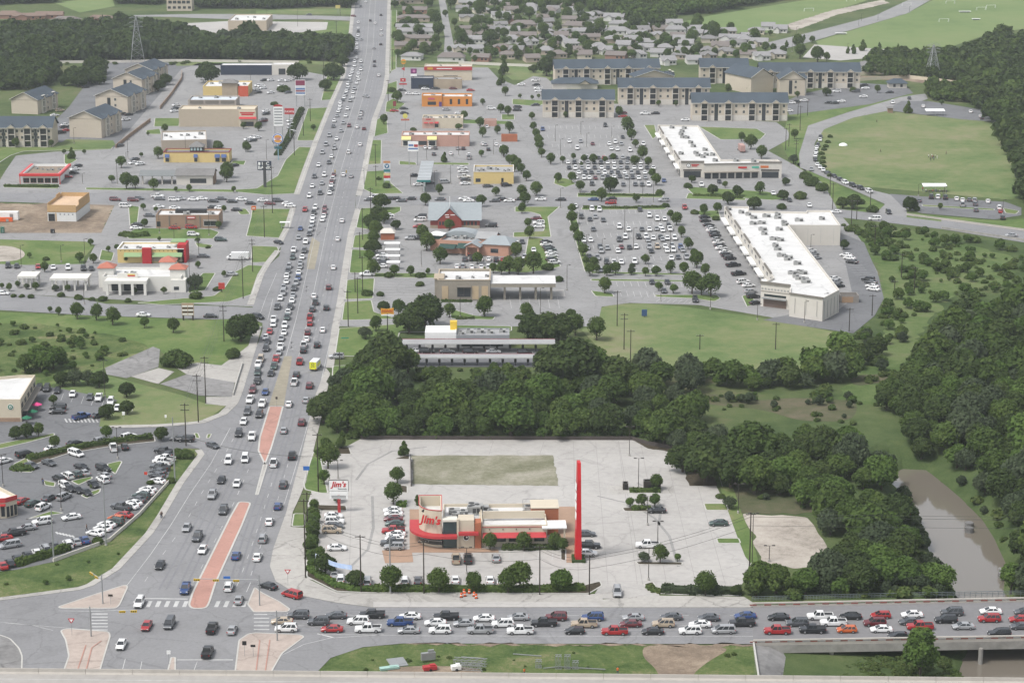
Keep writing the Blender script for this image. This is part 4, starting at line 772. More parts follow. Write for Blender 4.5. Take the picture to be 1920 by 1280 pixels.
row('by the orange restaurant from the left', 'cars by the orange restaurant', ((820,205),(840,205)), """t 530 145 rs;t 625 122 ks;t 630 168 ks;t 1050 132 ss;t 1175 170 ws;t 1500 120 wu;t 1760 105 ks;t 1755 138 ks;B 1095 675 ks;B 1150 700 ws;B 1200 702 ws;B 1270 665 ws;B 1350 662 ks;B 1480 662 ms;B 1610 675 rs""")
row('beside the upper right apartments from the left', 'cars at the right apartments', ((1100,190),(1085,190)), """C 175 600 wu;C 180 635 ks;C 195 660 wu;C 200 682 ws;C 70 632 ws;C 40 800 ks;C 35 822 ks;C 175 785 ks;C 830 870 rs;C 830 845 ms;C 1000 848 wp;C 1075 848 ks;C 1300 897 ws;D 175 770 ws;D 210 760 ks;D 270 752 ws;D 155 830 ws;D 455 768 ks;D 500 770 ks;D 550 758 ws;D 515 682 wu;D 660 682 du;D 715 722 ws;D 730 660 ws;D 720 635 ks;D 910 690 ks""")
row('in the line parked along the curved park road from the top', 'cars along the park road', ((1530,290),(1532,310)), """D 935 767 wu;D 1060 735 ks;D 395 1022 ks;D 390 1047 ws;D 375 1085 ku;D 365 1105 ws;D 360 1137 wu;D 355 1165 ws;D 355 1195 ks;D 370 1232 ws;D 390 1252 ws;D 415 1272 ws;D 325 1267 ss""", 'y')
row('in the lower line beside the park entrance from the left', 'cars along the park road', ((1560,330),(1620,356)), """H 450 17 ds;H 495 37 ks;H 540 62 ks;H 580 85 wu;H 635 105 ku;H 695 127 ku;H 760 150 wu""")
row('in the park car park from the left', 'cars in the park car park', ((1760,372),(1760,366)), """H 1135 222 ds;H 1225 192 kp;H 1275 192 wu;H 1330 197 kp;H 1415 207 ws;H 1460 217 ws;H 1460 252 sp;H 1510 215 ds;H 1550 217 su;H 1555 247 ds;H 1560 292 ds;H 1650 227 ws;H 1735 272 wu;H 1745 302 rs;H 1760 347 ku;D 1165 795 ws;D 1520 835 ws;D 1595 870 ws;D 1605 885 ks""")
row('in the lots of the upper left shops from the left', 'cars at the upper left shops', ((330,200),(310,202)), """A 580 1242 ks;A 560 1267 ws;A 1010 1192 ds;A 1000 1220 ws;A 1050 1227 ws;A 895 1090 ds;A 1320 787 ws;A 1315 812 ks;A 1305 832 ws;B 40 642 ws;B 15 692 ks;B 110 692 ws;B 110 600 ws;B 60 600 ks;B 190 602 ws;B 240 602 ws;B 190 642 ws;B 210 672 ks;B 240 692 ds;B 75 832 ws;B 75 852 ks;B 55 895 ds;B 165 835 ms;B 260 905 ws;B 265 930 ws;B 262 955 ss;B 268 985 ws;B 10 1030 ws;u 1010 792 ws;u 1060 772 ws;u 1050 802 ds;u 880 1032 ks;u 1150 622 ms;u 1100 295 ws;u 1130 300 ws;u 1150 318 ws;u 1090 330 ws""")
row('between the left apartment blocks from the left', 'cars at the left apartments', ((110,240),(130,238)), """A 410 862 ws;A 450 825 tu;A 480 950 ks;A 490 935 ws;A 460 990 ku;A 500 975 rs;A 930 852 ks;A 965 857 ks;A 945 892 wu;A 640 652 ks;A 730 600 wu""")
row('in the bays above the white bank from the left', 'cars at the white bank', ((100,500),(100,508)), """E 60 707 ku;E 125 712 ks;E 285 717 rs;E 400 722 ws;E 510 722 wu;E 625 727 ku;E 685 730 ks;E 640 792 ws""")
row('around the brick and yellow restaurants from the left', 'cars at the left restaurants', ((330,425),(360,425)), """E 505 42 rs;E 555 12 ks;E 1030 402 ks;E 1020 427 ws;E 1120 332 ds;E 1190 267 ws;E 1310 277 ws;E 1310 427 rs;E 1435 420 ru;E 1450 472 wu;E 1525 637 ds;E 1600 272 ks;E 1650 277 ws;E 1655 512 gu;E 1735 772 ss;E 1775 290 ks;E 940 262 wv""")
ALL = []
for tail, group, hd, data, order in ROWS:
    it = []
    for e in data.split(';'):
        q = e.split(); it.append((*T(q[0], float(q[1]), float(q[2])), q[3][0], q[3][1]))
    it.sort(key=lambda a: a[0] if order == 'x' else a[1])
    for i, (x, y, c, ty) in enumerate(it):
        if hd == 'S': d = axis_dir(y)
        elif hd == 'N': d = -axis_dir(y)
        else: d = (G(*hd[1])-G(*hd[0])).to_2d()
        o = (ORD[i+1]+' ') if len(it) > 1 else ''
        tl = tail if len(it) > 1 else tail
        ALL.append([x, y, c, ty, math.atan2(d.y, d.x), '%s %s, %s%s' % (PC[c][1], CAR[ty]['cat'], o, tl), group])
random.seed(5)
ALL.sort(key=lambda a: -a[1])
NCAR = 286
far = {}
for i, (x, y, c, ty, rz, lab, grp) in enumerate(ALL):
    lift = 0.7 if ty in 'shv' else 0.85
    z0 = (DZ if x > 1412 and y > 1100 else 0.1)
    p = G(x, y, lift+z0); p.z = z0+0.012; rz += random.uniform(-.025, .025)
    if i < NCAR:
        if y > 590:
            o = empty(CAR[ty]['nm'], p, rz, lab, CAR[ty]['cat'], grp)
            for nm, me in car_meshes(ty, c): link(nm, me, o)
        else:
            o = link(CAR[ty]['nm'], car_joined(ty, c), None, p, rz); tag(o, lab, CAR[ty]['cat'], grp)
    else: far.setdefault((ty, c), []).append((p, rz))
def join_far(name, items, label):
    """one mesh out of many placed copies: items = [(mesh, matrix)]"""
    V, F, MI, mats, k = [], [], [], [], 0
    for me, M in items:
        co = np.empty(len(me.vertices)*3); me.vertices.foreach_get('co', co); co = co.reshape(-1,3)
        A = np.array(M); V.append(co@A[:3,:3].T+A[:3,3])
        idx = []
        for m in me.materials:
            if m not in mats: mats.append(m)
            idx.append(mats.index(m))
        for p in me.polygons: F.append([v+k for v in p.vertices]); MI.append(idx[p.material_index])
        k += len(co)
    me = bpy.data.meshes.new(name); me.from_pydata(np.vstack(V).tolist(), [], F)
    for m in mats: me.materials.append(m)
    me.polygons.foreach_set('material_index', MI); me.update()
    return tag(link(name, me), label, None, None, 'stuff')
items = []
for (ty, c), ps in far.items():
    for p, rz in ps: items.append((car_joined(ty, c), Matrix.Translation(p)@Matrix.Rotation(rz, 4, 'Z')))
join_far('distant_cars', items, 'small distant cars filling the far avenue and car parks')
# ---------------------------------------------------------------- ambulance, box trucks
def wheelset(root, xs_, W, r):
    for x in xs_:
        for sy in (-1,1):
            g = MB(); y = sy*(W-.1); g.bar((x,y-.14,r),(x,y+.14,r),r,0,12); g.bar((x,y+sy*.1,r),(x,y+sy*.155,r),r*.55,1,8); g.obj('wheel',[TYRE,RIM],root)
def box_truck(name, loc, rz, label, cat, body, cabm, L=6.5, H=2.9, boxm=None):
    o = empty(name, loc, rz, label, cat); W = 1.12
    m = MB(); loft(m, [(L/2-1.9,[(W*.85,.4),(W*.9,.9),(W*.9,1.5),(W*.85,2.05)]),(L/2-1.2,[(W*.85,.4),(W*.9,.9),(W*.88,1.5),(W*.8,2.05)]),(L/2-.75,[(W*.85,.4),(W*.9,.9),(W*.88,1.3),(W*.85,1.32)]),(L/2-.05,[(W*.8,.45),(W*.85,.8),(W*.83,1.1),(W*.75,1.18)])]); m.obj('cab', cabm, o)
    m = MB(); m.box((L/2-1.9-(L-2)/2+.1,0,(H+.55)/2),(L-2,W*2,H-.55)); m.obj('cargo_box', boxm or body, o)
    m = MB(); m.add([(L/2-.74,-W*.85,1.33),(L/2-.74,W*.85,1.33),(L/2-1.18,W*.76,2.0),(L/2-1.18,-W*.76,2.0)],[(0,1,2,3)]); m.obj('windscreen', GLASS, o)
    for sy in (-1,1):
        m = MB(); m.add([(L/2-.85,sy*W*.905,1.3),(L/2-1.75,sy*W*.905,1.35),(L/2-1.75,sy*W*.89,1.9),(L/2-1.25,sy*W*.85,1.9)],[(0,1,2,3)]); m.obj('side_window', GLASS, o)
        m = MB(); m.box((L/2-.06,sy*W*.6,.85),(.1,.3,.2)); m.obj('headlight', HEAD, o)
        m = MB(); m.box((-L/2+.09,sy*W*.85,.75),(.08,.2,.3)); m.obj('tail_light', TAIL, o)
    m = MB(); m.box((-L/2+.2,0,.5),(.5,W*1.9,.15)); m.obj('bumper', TRIMK, o)
    wheelset(o, (-L/2+1.35, L/2-1.05), W, .42); return o
YEL = flat('safety_yellow', (0.62,0.62,0.03), 0.4); VW = flat('van_white', (0.66,0.66,0.65), 0.35)
x, y = T('c', 1375, 350); p = G(x, y, 1.3); p.z = .12; dn = -axis_dir(y); rz = math.atan2(dn.y, dn.x)-.22
amb = box_truck('ambulance', p, rz, 'white ambulance with a yellow and black chevron back, pulling past the queue', 'ambulance', VW, VW, 6.6, 2.95)
m = MB(); m.box((-3.29+.08,0,1.72),(.03,2.2,2.3)); m.obj('rear_panel', YEL, amb)
for sy in (-1,1):
    m = MB(); 
    for k in range(3): m.add([(-3.24,sy*.05,1.5+k*.5),(-3.24,sy*.5,1.2+k*.5),(-3.24,sy*.5,1.4+k*.5),(-3.24,sy*.05,1.7+k*.5)],[(0,1,2,3)])
    m.obj('chevron', TRIMK, amb)
    m = MB(); m.box((-.5,sy*1.125,1.7),(3.6,.02,1.1)); m.obj('side_band', YEL, amb)
p = G(*T('E',1785,645), 1.2); p.z = .08
sv_ = box_truck('service_truck', p, math.pi, 'long white enclosed truck parked beside the power lines', 'truck', VW, VW, 8.5, 2.9)
p = G(*T('C',1720,1115), 1.4); p.z = .08; dd = (G(1395,272)-G(1388,288)).to_2d()
box_truck('box_truck', p, math.atan2(dd.y,dd.x)+.25, 'box truck with white roof and pinkish sides behind the shops', 'truck', VW, VW, 9.0, 3.5, mat('faded_pink_panel',(0.40,0.25,0.22),.6,.06,1))
p = G(*T('b',1105,745), 1.0)
# ================================================================ BUILDINGS
BEIGE = mat('beige_stucco', (0.40,0.34,0.26), .85, .06, .6); CREAM = mat('cream_stucco', (0.50,0.44,0.34), .85, .06, .6)
APTW = mat('apartment_siding', (0.45,0.395,0.32), .85, .06, .8); APTS = mat('apartment_stone', (0.50,0.47,0.42), .85, .1, 1.5)
SLATE = mat('slate_shingle', (0.052,0.068,0.085), .85, .18, 1.6); GREYR = mat('grey_shingle', (0.17,0.165,0.16), .9, .18, .8)
ROOFW = mat('white_roof_membrane', (0.55,0.545,0.53), .7, .07, .25, scale2=.06, wear=.16); ROOFG = mat('grey_roof_membrane', (0.30,0.30,0.30), .7, .14, .25)
STUCW = mat('white_stucco', (0.52,0.49,0.44), .8, .05, .5); TRIMB = flat('brown_cornice', (0.16,0.145,0.125), .7); TRIMW = flat('cream_trim', (0.60,0.57,0.50), .7)
REDT = mat('red_metal', (0.38,0.035,0.04), .5, .08, .6); BRICKR = mat('orange_brick', (0.33,0.115,0.06), .85, .15, 3); BRICKB = mat('brown_brick', (0.27,0.185,0.13), .85, .15, 3)
SALM = mat('salmon_stucco', (0.42,0.235,0.17), .85, .08, .6); BARN = mat('barn_red_brick', (0.24,0.05,0.04), .85, .12, 3); YST = mat('yellow_stucco', (0.55,0.42,0.18), .85, .06, .6)
ORST = mat('orange_stucco', (0.52,0.21,0.05), .85, .08, .8); PINKB = mat('pink_brick', (0.42,0.25,0.20), .85, .12, 2.5); STONE = mat('tan_stone', (0.33,0.27,0.20), .85, .14, 2)
MROOF = mat('standing_seam_grey', (0.25,0.275,0.285), .5, .08, .8); GREENA = flat('green_awning', (0.02,0.055,0.045), .7); BLUEA = flat('blue_awning', (0.05,0.09,0.22), .7)
DARKW = flat('dark_glazing', (0.025,0.03,0.035), .18, 0, .6); UNIT = mat('rooftop_unit_metal', (0.30,0.30,0.29), .6, .15, 1.5); FAN = flat('fan_grille', (0.05,0.05,0.05), .7)
TERR = mat('terracotta_tile', (0.36,0.13,0.09), .85, .12, 2); OSB = mat('strand_board', (0.45,0.30,0.15), .85, .12, 1.5); NAVY = flat('navy_panel', (0.02,0.03,0.055), .5)
BLK = flat('black_panel', (0.015,0.015,0.016), .5); WTX = flat('white_lettering', (0.75,0.75,0.73), .5); RTX = flat('red_lettering', (0.45,0.015,0.02), .5)
DRED = flat('dark_red_band', (0.20,0.02,0.03), .6); GALV = flat('galvanised_pole', (0.30,0.31,0.31), .5, .4); DPOLE = mat('tarred_wood_pole', (0.035,0.027,0.022), .9, .2, 2); BRZ = flat('bronze_pole', (0.045,0.038,0.032), .5, .3)
def site(name, fl, fr, label, cat, group=None, z=0.06):
    a, b_ = G(*fl), G(*fr); d = b_-a; a.z = z
    return empty(name, a, math.atan2(d.y, d.x), label, cat, group), d.to_2d().length
def shell(o, W, D, H, wm, rm=None, par=.7, x0=0, y0=0, z0=-0.1, wn='wall', rn='roof', cap=None):
    t = .3; rm = rm or ROOFW; m = MB(); x1, y1 = x0+W, y0+D
    P = [(x0,y0),(x1,y0),(x1,y1),(x0,y1)]; Q = [(x0+t,y0+t),(x1-t,y0+t),(x1-t,y1-t),(x0+t,y1-t)]
    m.add([(*p,z0) for p in P]+[(*p,H) for p in P]+[(*p,H) for p in Q]+[(*p,H-par) for p in Q],
          [(i,(i+1)%4,4+(i+1)%4,4+i) for i in range(4)]+[(4+i,4+(i+1)%4,8+(i+1)%4,8+i) for i in range(4)]+[(8+i,8+(i+1)%4,12+(i+1)%4,12+i) for i in range(4)])
    w = m.obj(wn, wm, o); m = MB(); m.add([(*p,H-par+.003) for p in Q], [(0,1,2,3)]); r = m.obj(rn, rm, o)
    if cap:
        m = MB(); e = .12
        for (xa,ya,xb,yb) in ((x0-e,y0-e,x1+e,y0+t+.02),(x0-e,y1-t-.02,x1+e,y1+e),(x0-e,y0+t+.02,x0+t+.02,y1-t-.02),(x1-t-.02,y0+t+.02,x1+e,y1-t-.02)):
            m.box(((xa+xb)/2,(ya+yb)/2,H+.02),(xb-xa,yb-ya,.28))
        m.obj('cornice', cap, o)
    return w, r
def pane(o, x, z, w, h, side='f', D=0, W=0, gm=None, name='window', fm=None, y=0.0):
    """framed glazing set 4 cm proud of a wall; side f(ront) l(eft) r(ight)"""
    m = MB(); gm = gm or DARKW
    def bx(u, zz, du, dz, dp, mi):
        if side == 'f': m.box((u, y-dp/2, zz), (du, dp, dz), mi)
        elif side == 'r': m.box((W+dp/2, u, zz), (dp, du, dz), mi)
        else: m.box((-dp/2, u, zz), (dp, du, dz), mi)
    bx(x, z, w, h, .05, 0)
    if fm is not None:
        for s_ in (-1,1): bx(x+s_*(w/2+.04), z, .09, h+.16, .09, 1); bx(x, z+s_*(h/2+.04), w, .09, .09, 1)
        bx(x, z, .05, h, .065, 1)
    return m.obj(name, [gm, fm or gm], o)
def awning(o, x0, x1, z, dp, h, mt, y=0.0, name='awning', flat_=False):
    m = MB()
    if flat_: m.box(((x0+x1)/2, y-dp/2, z-h/2), (x1-x0, dp, h))
    else: m.add([(x0,y,z),(x1,y,z),(x1,y-dp,z-h),(x0,y-dp,z-h),(x0,y,z-h),(x1,y,z-h)], [(0,3,2,1),(0,4,3),(1,2,5),(4,5,2,3)])
    return m.obj(name, mt, o)
def unit(o, x, y, z, w=2.0, d=1.6, h=1.1):
    m = MB(); m.box((x,y,z+h/2),(w,d,h),0); m.bar((x-w*.2,y,z+h),(x-w*.2,y,z+h+.12),d*.32,1,10); m.box((x+w*.25,y-d/2-.01,z+h*.5),(w*.35,.03,h*.6),1)
    return m.obj('rooftop_unit', [UNIT,FAN], o)
def units(o, W, D, z, n, seed, x0=0, y0=0):
    rnd = random.Random(seed)
    for i in range(n):
        k = rnd.uniform(.5,1.15); unit(o, x0+W*(i+.5+rnd.uniform(-.25,.25))/n, y0+D*rnd.uniform(.25,.75), z, 2.2*k, 1.7*k, 1.1*k)
def text(o, s, x, y, z, size, mt, rz=0.0, name='lettering', ext=.04, sh=0.0, align='CENTER', tilt=math.pi/2, sx=1.0, bold=.0):
    cu = bpy.data.curves.new('t', 'FONT'); cu.body = s; cu.size = size; cu.extrude = ext; cu.align_x = align; cu.align_y = 'CENTER'; cu.shear = sh; cu.resolution_u = 2; cu.space_character = 1.02; cu.offset = bold
    t = bpy.data.objects.new('t', cu); COL.objects.link(t); dg = bpy.context.evaluated_depsgraph_get(); me = bpy.data.meshes.new_from_object(t.evaluated_get(dg))
    bpy.data.objects.remove(t); bpy.data.curves.remove(cu); me.materials.clear(); me.materials.append(mt)
    q = link(name, me, o, (x,y,z)); q.rotation_euler = (tilt, 0, rz); q.scale = (sx,1,1); return q
def gable(o, W, D, He, Hr, rm, axis='x', x0=0, y0=0, ov=.5, wm=None, name='roof', hip=0.0):
    """pitched roof; axis = ridge direction; hip = ridge inset"""
    m = MB(); a, b_, c, d = x0-ov, x0+W+ov, y0-ov, y0+D+ov; th = .18
    if axis == 'x': R0, R1 = (a+hip,(c+d)/2), (b_-hip,(c+d)/2)
    else: R0, R1 = ((a+b_)/2,c+hip), ((a+b_)/2,d-hip)
    e = [(a,c),(b_,c),(b_,d),(a,d)]
    vs = [(*p,He) for p in e]+[(*R0,Hr),(*R1,Hr)]+[(*p,He-th) for p in e]
    if axis == 'x': fs = [(0,1,5,4),(2,3,4,5),(3,0,4),(1,2,5)]
    else: fs = [(3,0,4,5),(1,2,5,4),(0,1,4),(2,3,5)]
    if hip == 0:
        gf = [fs.pop(), fs.pop()]
        vs += [(*R0,Hr-th),(*R1,Hr-th)]
        if axis == 'x': fs += [(6,10,11,7),(8,11,10,9)]
        else: fs += [(9,11,10,6),(7,10,11,8)]
        m.add(vs, fs); 
        if axis == 'x': m.add(vs, [(0,4,10,6),(3,9,10,4),(1,7,11,5),(2,5,11,8)])
        else: m.add(vs, [(0,6,10,4),(1,4,10,7),(3,5,11,9),(2,8,11,5)])
        m.add(vs, [(0,1,7,6),(2,3,9,8),(1,2,8,7),(3,0,6,9)] if False else [(0,1,7,6) if axis == 'x' else (1,2,8,7),(2,3,9,8) if axis == 'x' else (3,0,6,9)])
        r = m.obj(name, rm, o)
        if wm:
            g = MB(); k = ov
            if axis == 'x': g.add([(x0,y0,He-.3),(x0,y0+D,He-.3),(x0,y0+D/2,Hr-.25),(x0+W,y0,He-.3),(x0+W,y0+D,He-.3),(x0+W,y0+D/2,Hr-.25)],[(0,2,1),(3,4,5)])
            else: g.add([(x0,y0,He-.3),(x0+W,y0,He-.3),(x0+W/2,y0,Hr-.25),(x0,y0+D,He-.3),(x0+W,y0+D,He-.3),(x0+W/2,y0+D,Hr-.25)],[(0,1,2),(3,5,4)])
            g.obj('gable_wall', wm, o)
    else:
        m.add(vs, fs+[(0,1,7,6),(1,2,8,7),(2,3,9,8),(3,0,6,9)]); r = m.obj(name, rm, o)
    return r
def walls(o, W, D, H, wm, x0=0, y0=0, name='wall'):
    m = MB(); m.box((x0+W/2,y0+D/2,H/2-.05),(W,D,H+.1)); return m.obj(name, wm, o)
# ---------------------------------------------------------------- apartments
def apartment(fl, fr, D, label, He=9.2, Hr=13.9, axis='x', seed=1, bays=None, group='three storey apartment blocks', front=True, sidewin=False):
    o, W = site('apartment_block', fl, fr, label, 'apartment block', group); walls(o, W, D, He, APTW)
    gable(o, W, D, He, Hr, SLATE, axis, wm=APTW, ov=.7)
    if axis == 'x':
        n = bays or max(2, round(W/11)); bw = W/n; rnd = random.Random(seed)
        m = MB(); m.box((W/2,-.03,1.5),(W-.1,.06,2.9)); m.obj('stone_base', APTS, o)
        for i in range(n):
            xc = bw*(i+.5); bx = 3.4
            # projecting gabled balcony bay
            m = MB()
            for s_ in (-1,1): m.box((xc+s_*bx/2,-.55,He/2),(.35,1.1,He),0)
            for k in range(4): m.box((xc,-.55,k*3.05+.05 if k else .02),(bx,1.1,.22),0)
            q = m.obj('balcony_bay', APTS, o)
            for k in range(3):
                m = MB(); m.box((xc,-.04,k*3.05+1.5),(bx-.5,.06,2.5)); m.obj('balcony_door', DARKW, q)
                m = MB(); m.box((xc,-1.05,k*3.05+1.15),(bx-.4,.04,.06),0)
                for j in range(9): m.box((xc-bx/2+.35+j*(bx-.7)/8,-1.05,k*3.05+.7),(.05,.04,.9),0)
                m.obj('balcony_railing', BRZ, q)
            m = MB(); w2 = bx/2+.5; hz = He+.05
            m.add([(xc-w2,-1.5,hz),(xc+w2,-1.5,hz),(xc,-1.5,hz+1.7),(xc-w2,2.6,hz),(xc+w2,2.6,hz),(xc,2.6,hz+1.7)],[(0,2,5,3),(2,1,4,5)],0)
            m.add([(xc-w2+.25,-1.45,hz),(xc+w2-.25,-1.45,hz),(xc,-1.45,hz+1.45)],[(0,1,2)],1)
            for s_ in (-1,1): m.bar((xc+s_*w2,-1.52,hz),(xc,-1.52,hz+1.7),.09,2)
            m.obj('bay_gable', [SLATE,APTW,TRIMW], o)
            for k in range(3):
                for xx in ((xc-bw*.34),(xc+bw*.34)):
                    if bw*.34 > bx/2+.6: pane(o, xx, k*3.05+1.65, 1.15, 1.4, fm=TRIMW)
        for i in range(n-1):
            if i % 2 == 0:
                m = MB(); m.box((bw*(i+1),-.03,4.6),(1.9,.07,9.0)); m.obj('stair_opening', DARKW, o)
        m = MB(); m.box((W/2,-.72,He+.0),(W+1.4,.08,.25)); m.obj('gutter', TRIMW, o)
    else:
        m = MB()
        for s_ in (0,1): m.bar((-.7 if s_ == 0 else W+.7,-.73,He),(W/2,-.73,Hr),.12)
        m.obj('gable_trim', TRIMW, o)
        if front:
            for k in range(3): pane(o, W*.62, k*3.05+1.65, 1.2, 1.4, fm=TRIMW)
            m = MB(); m.box((W*.42,-.03,4.8),(1.8,.07,7.5)); m.obj('stair_opening', DARKW, o)
        n = max(2, int(D/9))
        for i in range(n):
            yc = D*(i+.5)/n
            m = MB()
            for s_ in (-1,1): m.box((W+.5,yc+s_*1.6,He/2),(1.0,.35,He))
            for k in range(4): m.box((W+.5,yc,k*3.05+.05 if k else .02),(1.0,3.2,.2))
            q = m.obj('balcony_bay', TRIMW, o)
            m = MB(); m.add([(W+1.3,yc-2.1,He+.05),(W+1.3,yc+2.1,He+.05),(W+1.3,yc,He+1.7),(W-2.6,yc-2.1,He+.05),(W-2.6,yc+2.1,He+.05),(W-2.6,yc,He+1.7)],[(0,2,5,3),(2,1,4,5)],0)
            m.add([(W+1.25,yc-1.9,He+.05),(W+1.25,yc+1.9,He+.05),(W+1.25,yc,He+1.45)],[(0,1,2)],1); m.obj('bay_gable', [SLATE,APTW], o)
            for k in range(3):
                m = MB(); m.box((W+.03,yc,k*3.05+1.5),(.06,2.6,2.4)); m.obj('balcony_door', DARKW, q)
                if i < n-1: pane(o, yc+D/n/2, k*3.05+1.6, 1.2, 1.4, 'r', W=W, fm=TRIMW)
    return o
apartment((-22,276),(98,276), 15, 'long three storey apartment block cut by the picture edge, above the drive-in diner', bays=4)
apartment((131,257),(195,257), 26, 'nearest gable-ended beige apartment block beside the pale service road', axis='y', front=False, He=9.4, Hr=13.2).rotation_euler.z -= .22
apartment((180,213),(244,213), 26, 'second beige apartment block up the service road, with a tall dark stair slot', axis='y', He=9.4, Hr=13.2).rotation_euler.z -= .22
apartment((213,178),(270,178), 24, 'third beige gable-ended apartment block up the service road', axis='y', He=9.0, Hr=12.8).rotation_euler.z -= .22
apartment((236,160),(290,160), 24, 'farthest of the stepped dark-roofed apartment blocks below the woods', axis='y', He=9.0, Hr=12.6).rotation_euler.z -= .22
apartment((22,213),(75,213), 26, 'plain beige gable-ended apartment block left of the apartment car park', axis='y', front=False, He=7.5, Hr=11.5).rotation_euler.z -= .22
apartment((1018,221),(1151,221), 13, 'lowest left apartment block of the right complex, above the half empty car park', bays=3)
apartment((1160,197),(1330,197), 13, 'middle long apartment block of the right complex above its car park', bays=4)
apartment((1298,227),(1476,227), 13, 'lowest right apartment block of the right complex, beside the loop drive', bays=4)
apartment((1041,160),(1236,158), 14, 'upper left long apartment block with a gabled left end, below the small houses', bays=5)
apartment((1190,168),(1262,166), 13, 'short gable-fronted wing joined to the upper left apartment block', axis='y', front=False, He=7.0, Hr=10.5)
apartment((1313,157),(1402,157), 13, 'short apartment block behind the angled one in the right complex', bays=2)
apartment((1408,177),(1458,177), 26, 'angled apartment block showing a blank beige gable in the right complex', axis='y', front=False).rotation_euler.z += .5
apartment((1425,166),(1612,166), 14, 'upper right long apartment block with dark blue roof below the trees', bays=5)
apartment((1462,180),(1509,180), 16, 'gable-fronted apartment wing with a dark stair slot in the right complex', axis='y')
# ---------------------------------------------------------------- generic shop
def shop(fl, fr, D, H, label, wm, rm=None, cap=None, name='shop_building', cat='shop', nwin=0, wz=(.6,2.6), nu=4, seed=1, par=.7, group=None, ww=None, win_x=None, side=True):
    o, W = site(name, fl, fr, label, cat, group); shell(o, W, D, H, wm, rm, par, cap=cap)
    if nwin:
        xa, xb = win_x or (0.05*W, .95*W); k = (xb-xa)/nwin
        for i in range(nwin): pane(o, xa+k*(i+.5), (wz[0]+wz[1])/2, ww or k*.72, wz[1]-wz[0], fm=TRIMB)
    if side: pane(o, D*.5, 1.5, 1.1, 2.2, 'r', W=W, name='door')
    units(o, W, D, H-par, nu, seed); return o, W
o, W = shop((821,564),(919,564), 17, 7.3, 'brown stone bank with flat white roof and a drive-through canopy on its right', mat('bank_stone',(0.25,0.225,0.185),.85,.12,1.2), name='bank_building', cat='bank', cap=mat('tan_cornice',(.36,.30,.22),.8,.06,1), nu=4, seed=3)
for x_ in (.14,.72,.9):
    m = MB(); m.box((W*x_,-.05,2.9),(2.2,.12,4.6)); m.obj('stone_panel', mat('tan_panel',(.40,.31,.20),.85,.1,1.5), o)
pane(o, W*.5, 3.0, 4.6, 3.2, fm=TRIMB); awning(o, W*.36, W*.64, 5.2, 1.2, .25, TRIMB, flat_=True)
m = MB(); m.box((W*.02,6,3.6),(3.0,7,7.2)); m.obj('side_block', MATS['bank_stone'], o); m = MB(); m.box((W*.02,6,7.28),(3.6,7.8,.3)); m.obj('cornice', MATS['tan_cornice'], o)
for i in range(5): 
    m = MB(); m.box((W+.8+i*4.6+1.5,4.2,.5),(.9,3.2,.9)); 
m = MB(); m.box((W+11.4,6.5,5.35),(22.4,12.5,1.3)); q = m.obj('canopy', MATS['bank_stone'], o); m = MB(); m.box((W+11.4,6.5,6.03),(22.6,12.7,.08)); m.obj('canopy_roof', ROOFW, o)
for i in range(4):
    for y_ in (2,10.5): m = MB(); m.box((W+5+i*5.4,y_,2.35),(.7,.7,4.7)); m.obj('column', MATS['bank_stone'], o)
    m = MB(); m.box((W+5+i*5.4,6,.8),(.9,2.2,1.6)); m.obj('teller_island', CONC, o)
# drive-in restaurant
o, W = site('drive_in_restaurant', (797,652), (955,652), 'drive-in restaurant with white front box, grey roof and small yellow tower', 'restaurant')
shell(o, W*.37, 9, 5.0, WHITE, WHITE, .3); shell(o, W*.63, 9, 4.2, mat('grey_metal_wall',(.25,.26,.27),.6,.08,1), ROOFG, .4, x0=W*.37+.02, wn='side_wall', rn='side_roof')
units(o, W*.6, 8, 3.8, 5, 9, x0=W*.38); m = MB(); m.box((W*.335,5.5,5.9),(2.2,2.2,3.0)); m.obj('tower', flat('yellow_tower',(.62,.42,.04),.5), o)
pane(o, W*.6, 1.6, 9, 2.2); pane(o, W*.85, 1.6, 4, 2.2)
def canopy(a, b_, H, D, n, label, posts=True):
    o, W = site('drive_in_canopy', a, b_, label, 'canopy', 'drive-in canopies'); m = MB(); m.box((W/2,D/2,H),(W,D,.25)); m.obj('canopy_roof', ROOFG, o)
    m = MB(); m.box((W/2,-.08,H),(W,.12,.42)); m.obj('fascia', flat('pale_fascia',(.5,.5,.49),.5), o); m = MB(); m.box((W/2,D+.08,H+.1),(W,.15,.3)); m.obj('fascia', DRED, o)
    for i in range(n):
        x_ = W*(i+.5)/n; m = MB(); m.bar((x_,D*.5,0),(x_,D*.5,H),.11,0,6); q = m.obj('post', BRZ, o); m = MB(); m.box((x_,D*.5-.2,1.5),(.75,.18,1.1)); m.obj('menu_board', BLK, q)
canopy((750,662),(1041,662), 3.1, 5.0, 12, 'upper long white stall canopy in front of the drive-in restaurant')
canopy((764,688),(1002,688), 2.9, 4.2, 10, 'lower long white stall canopy with menu posts at the wood edge')
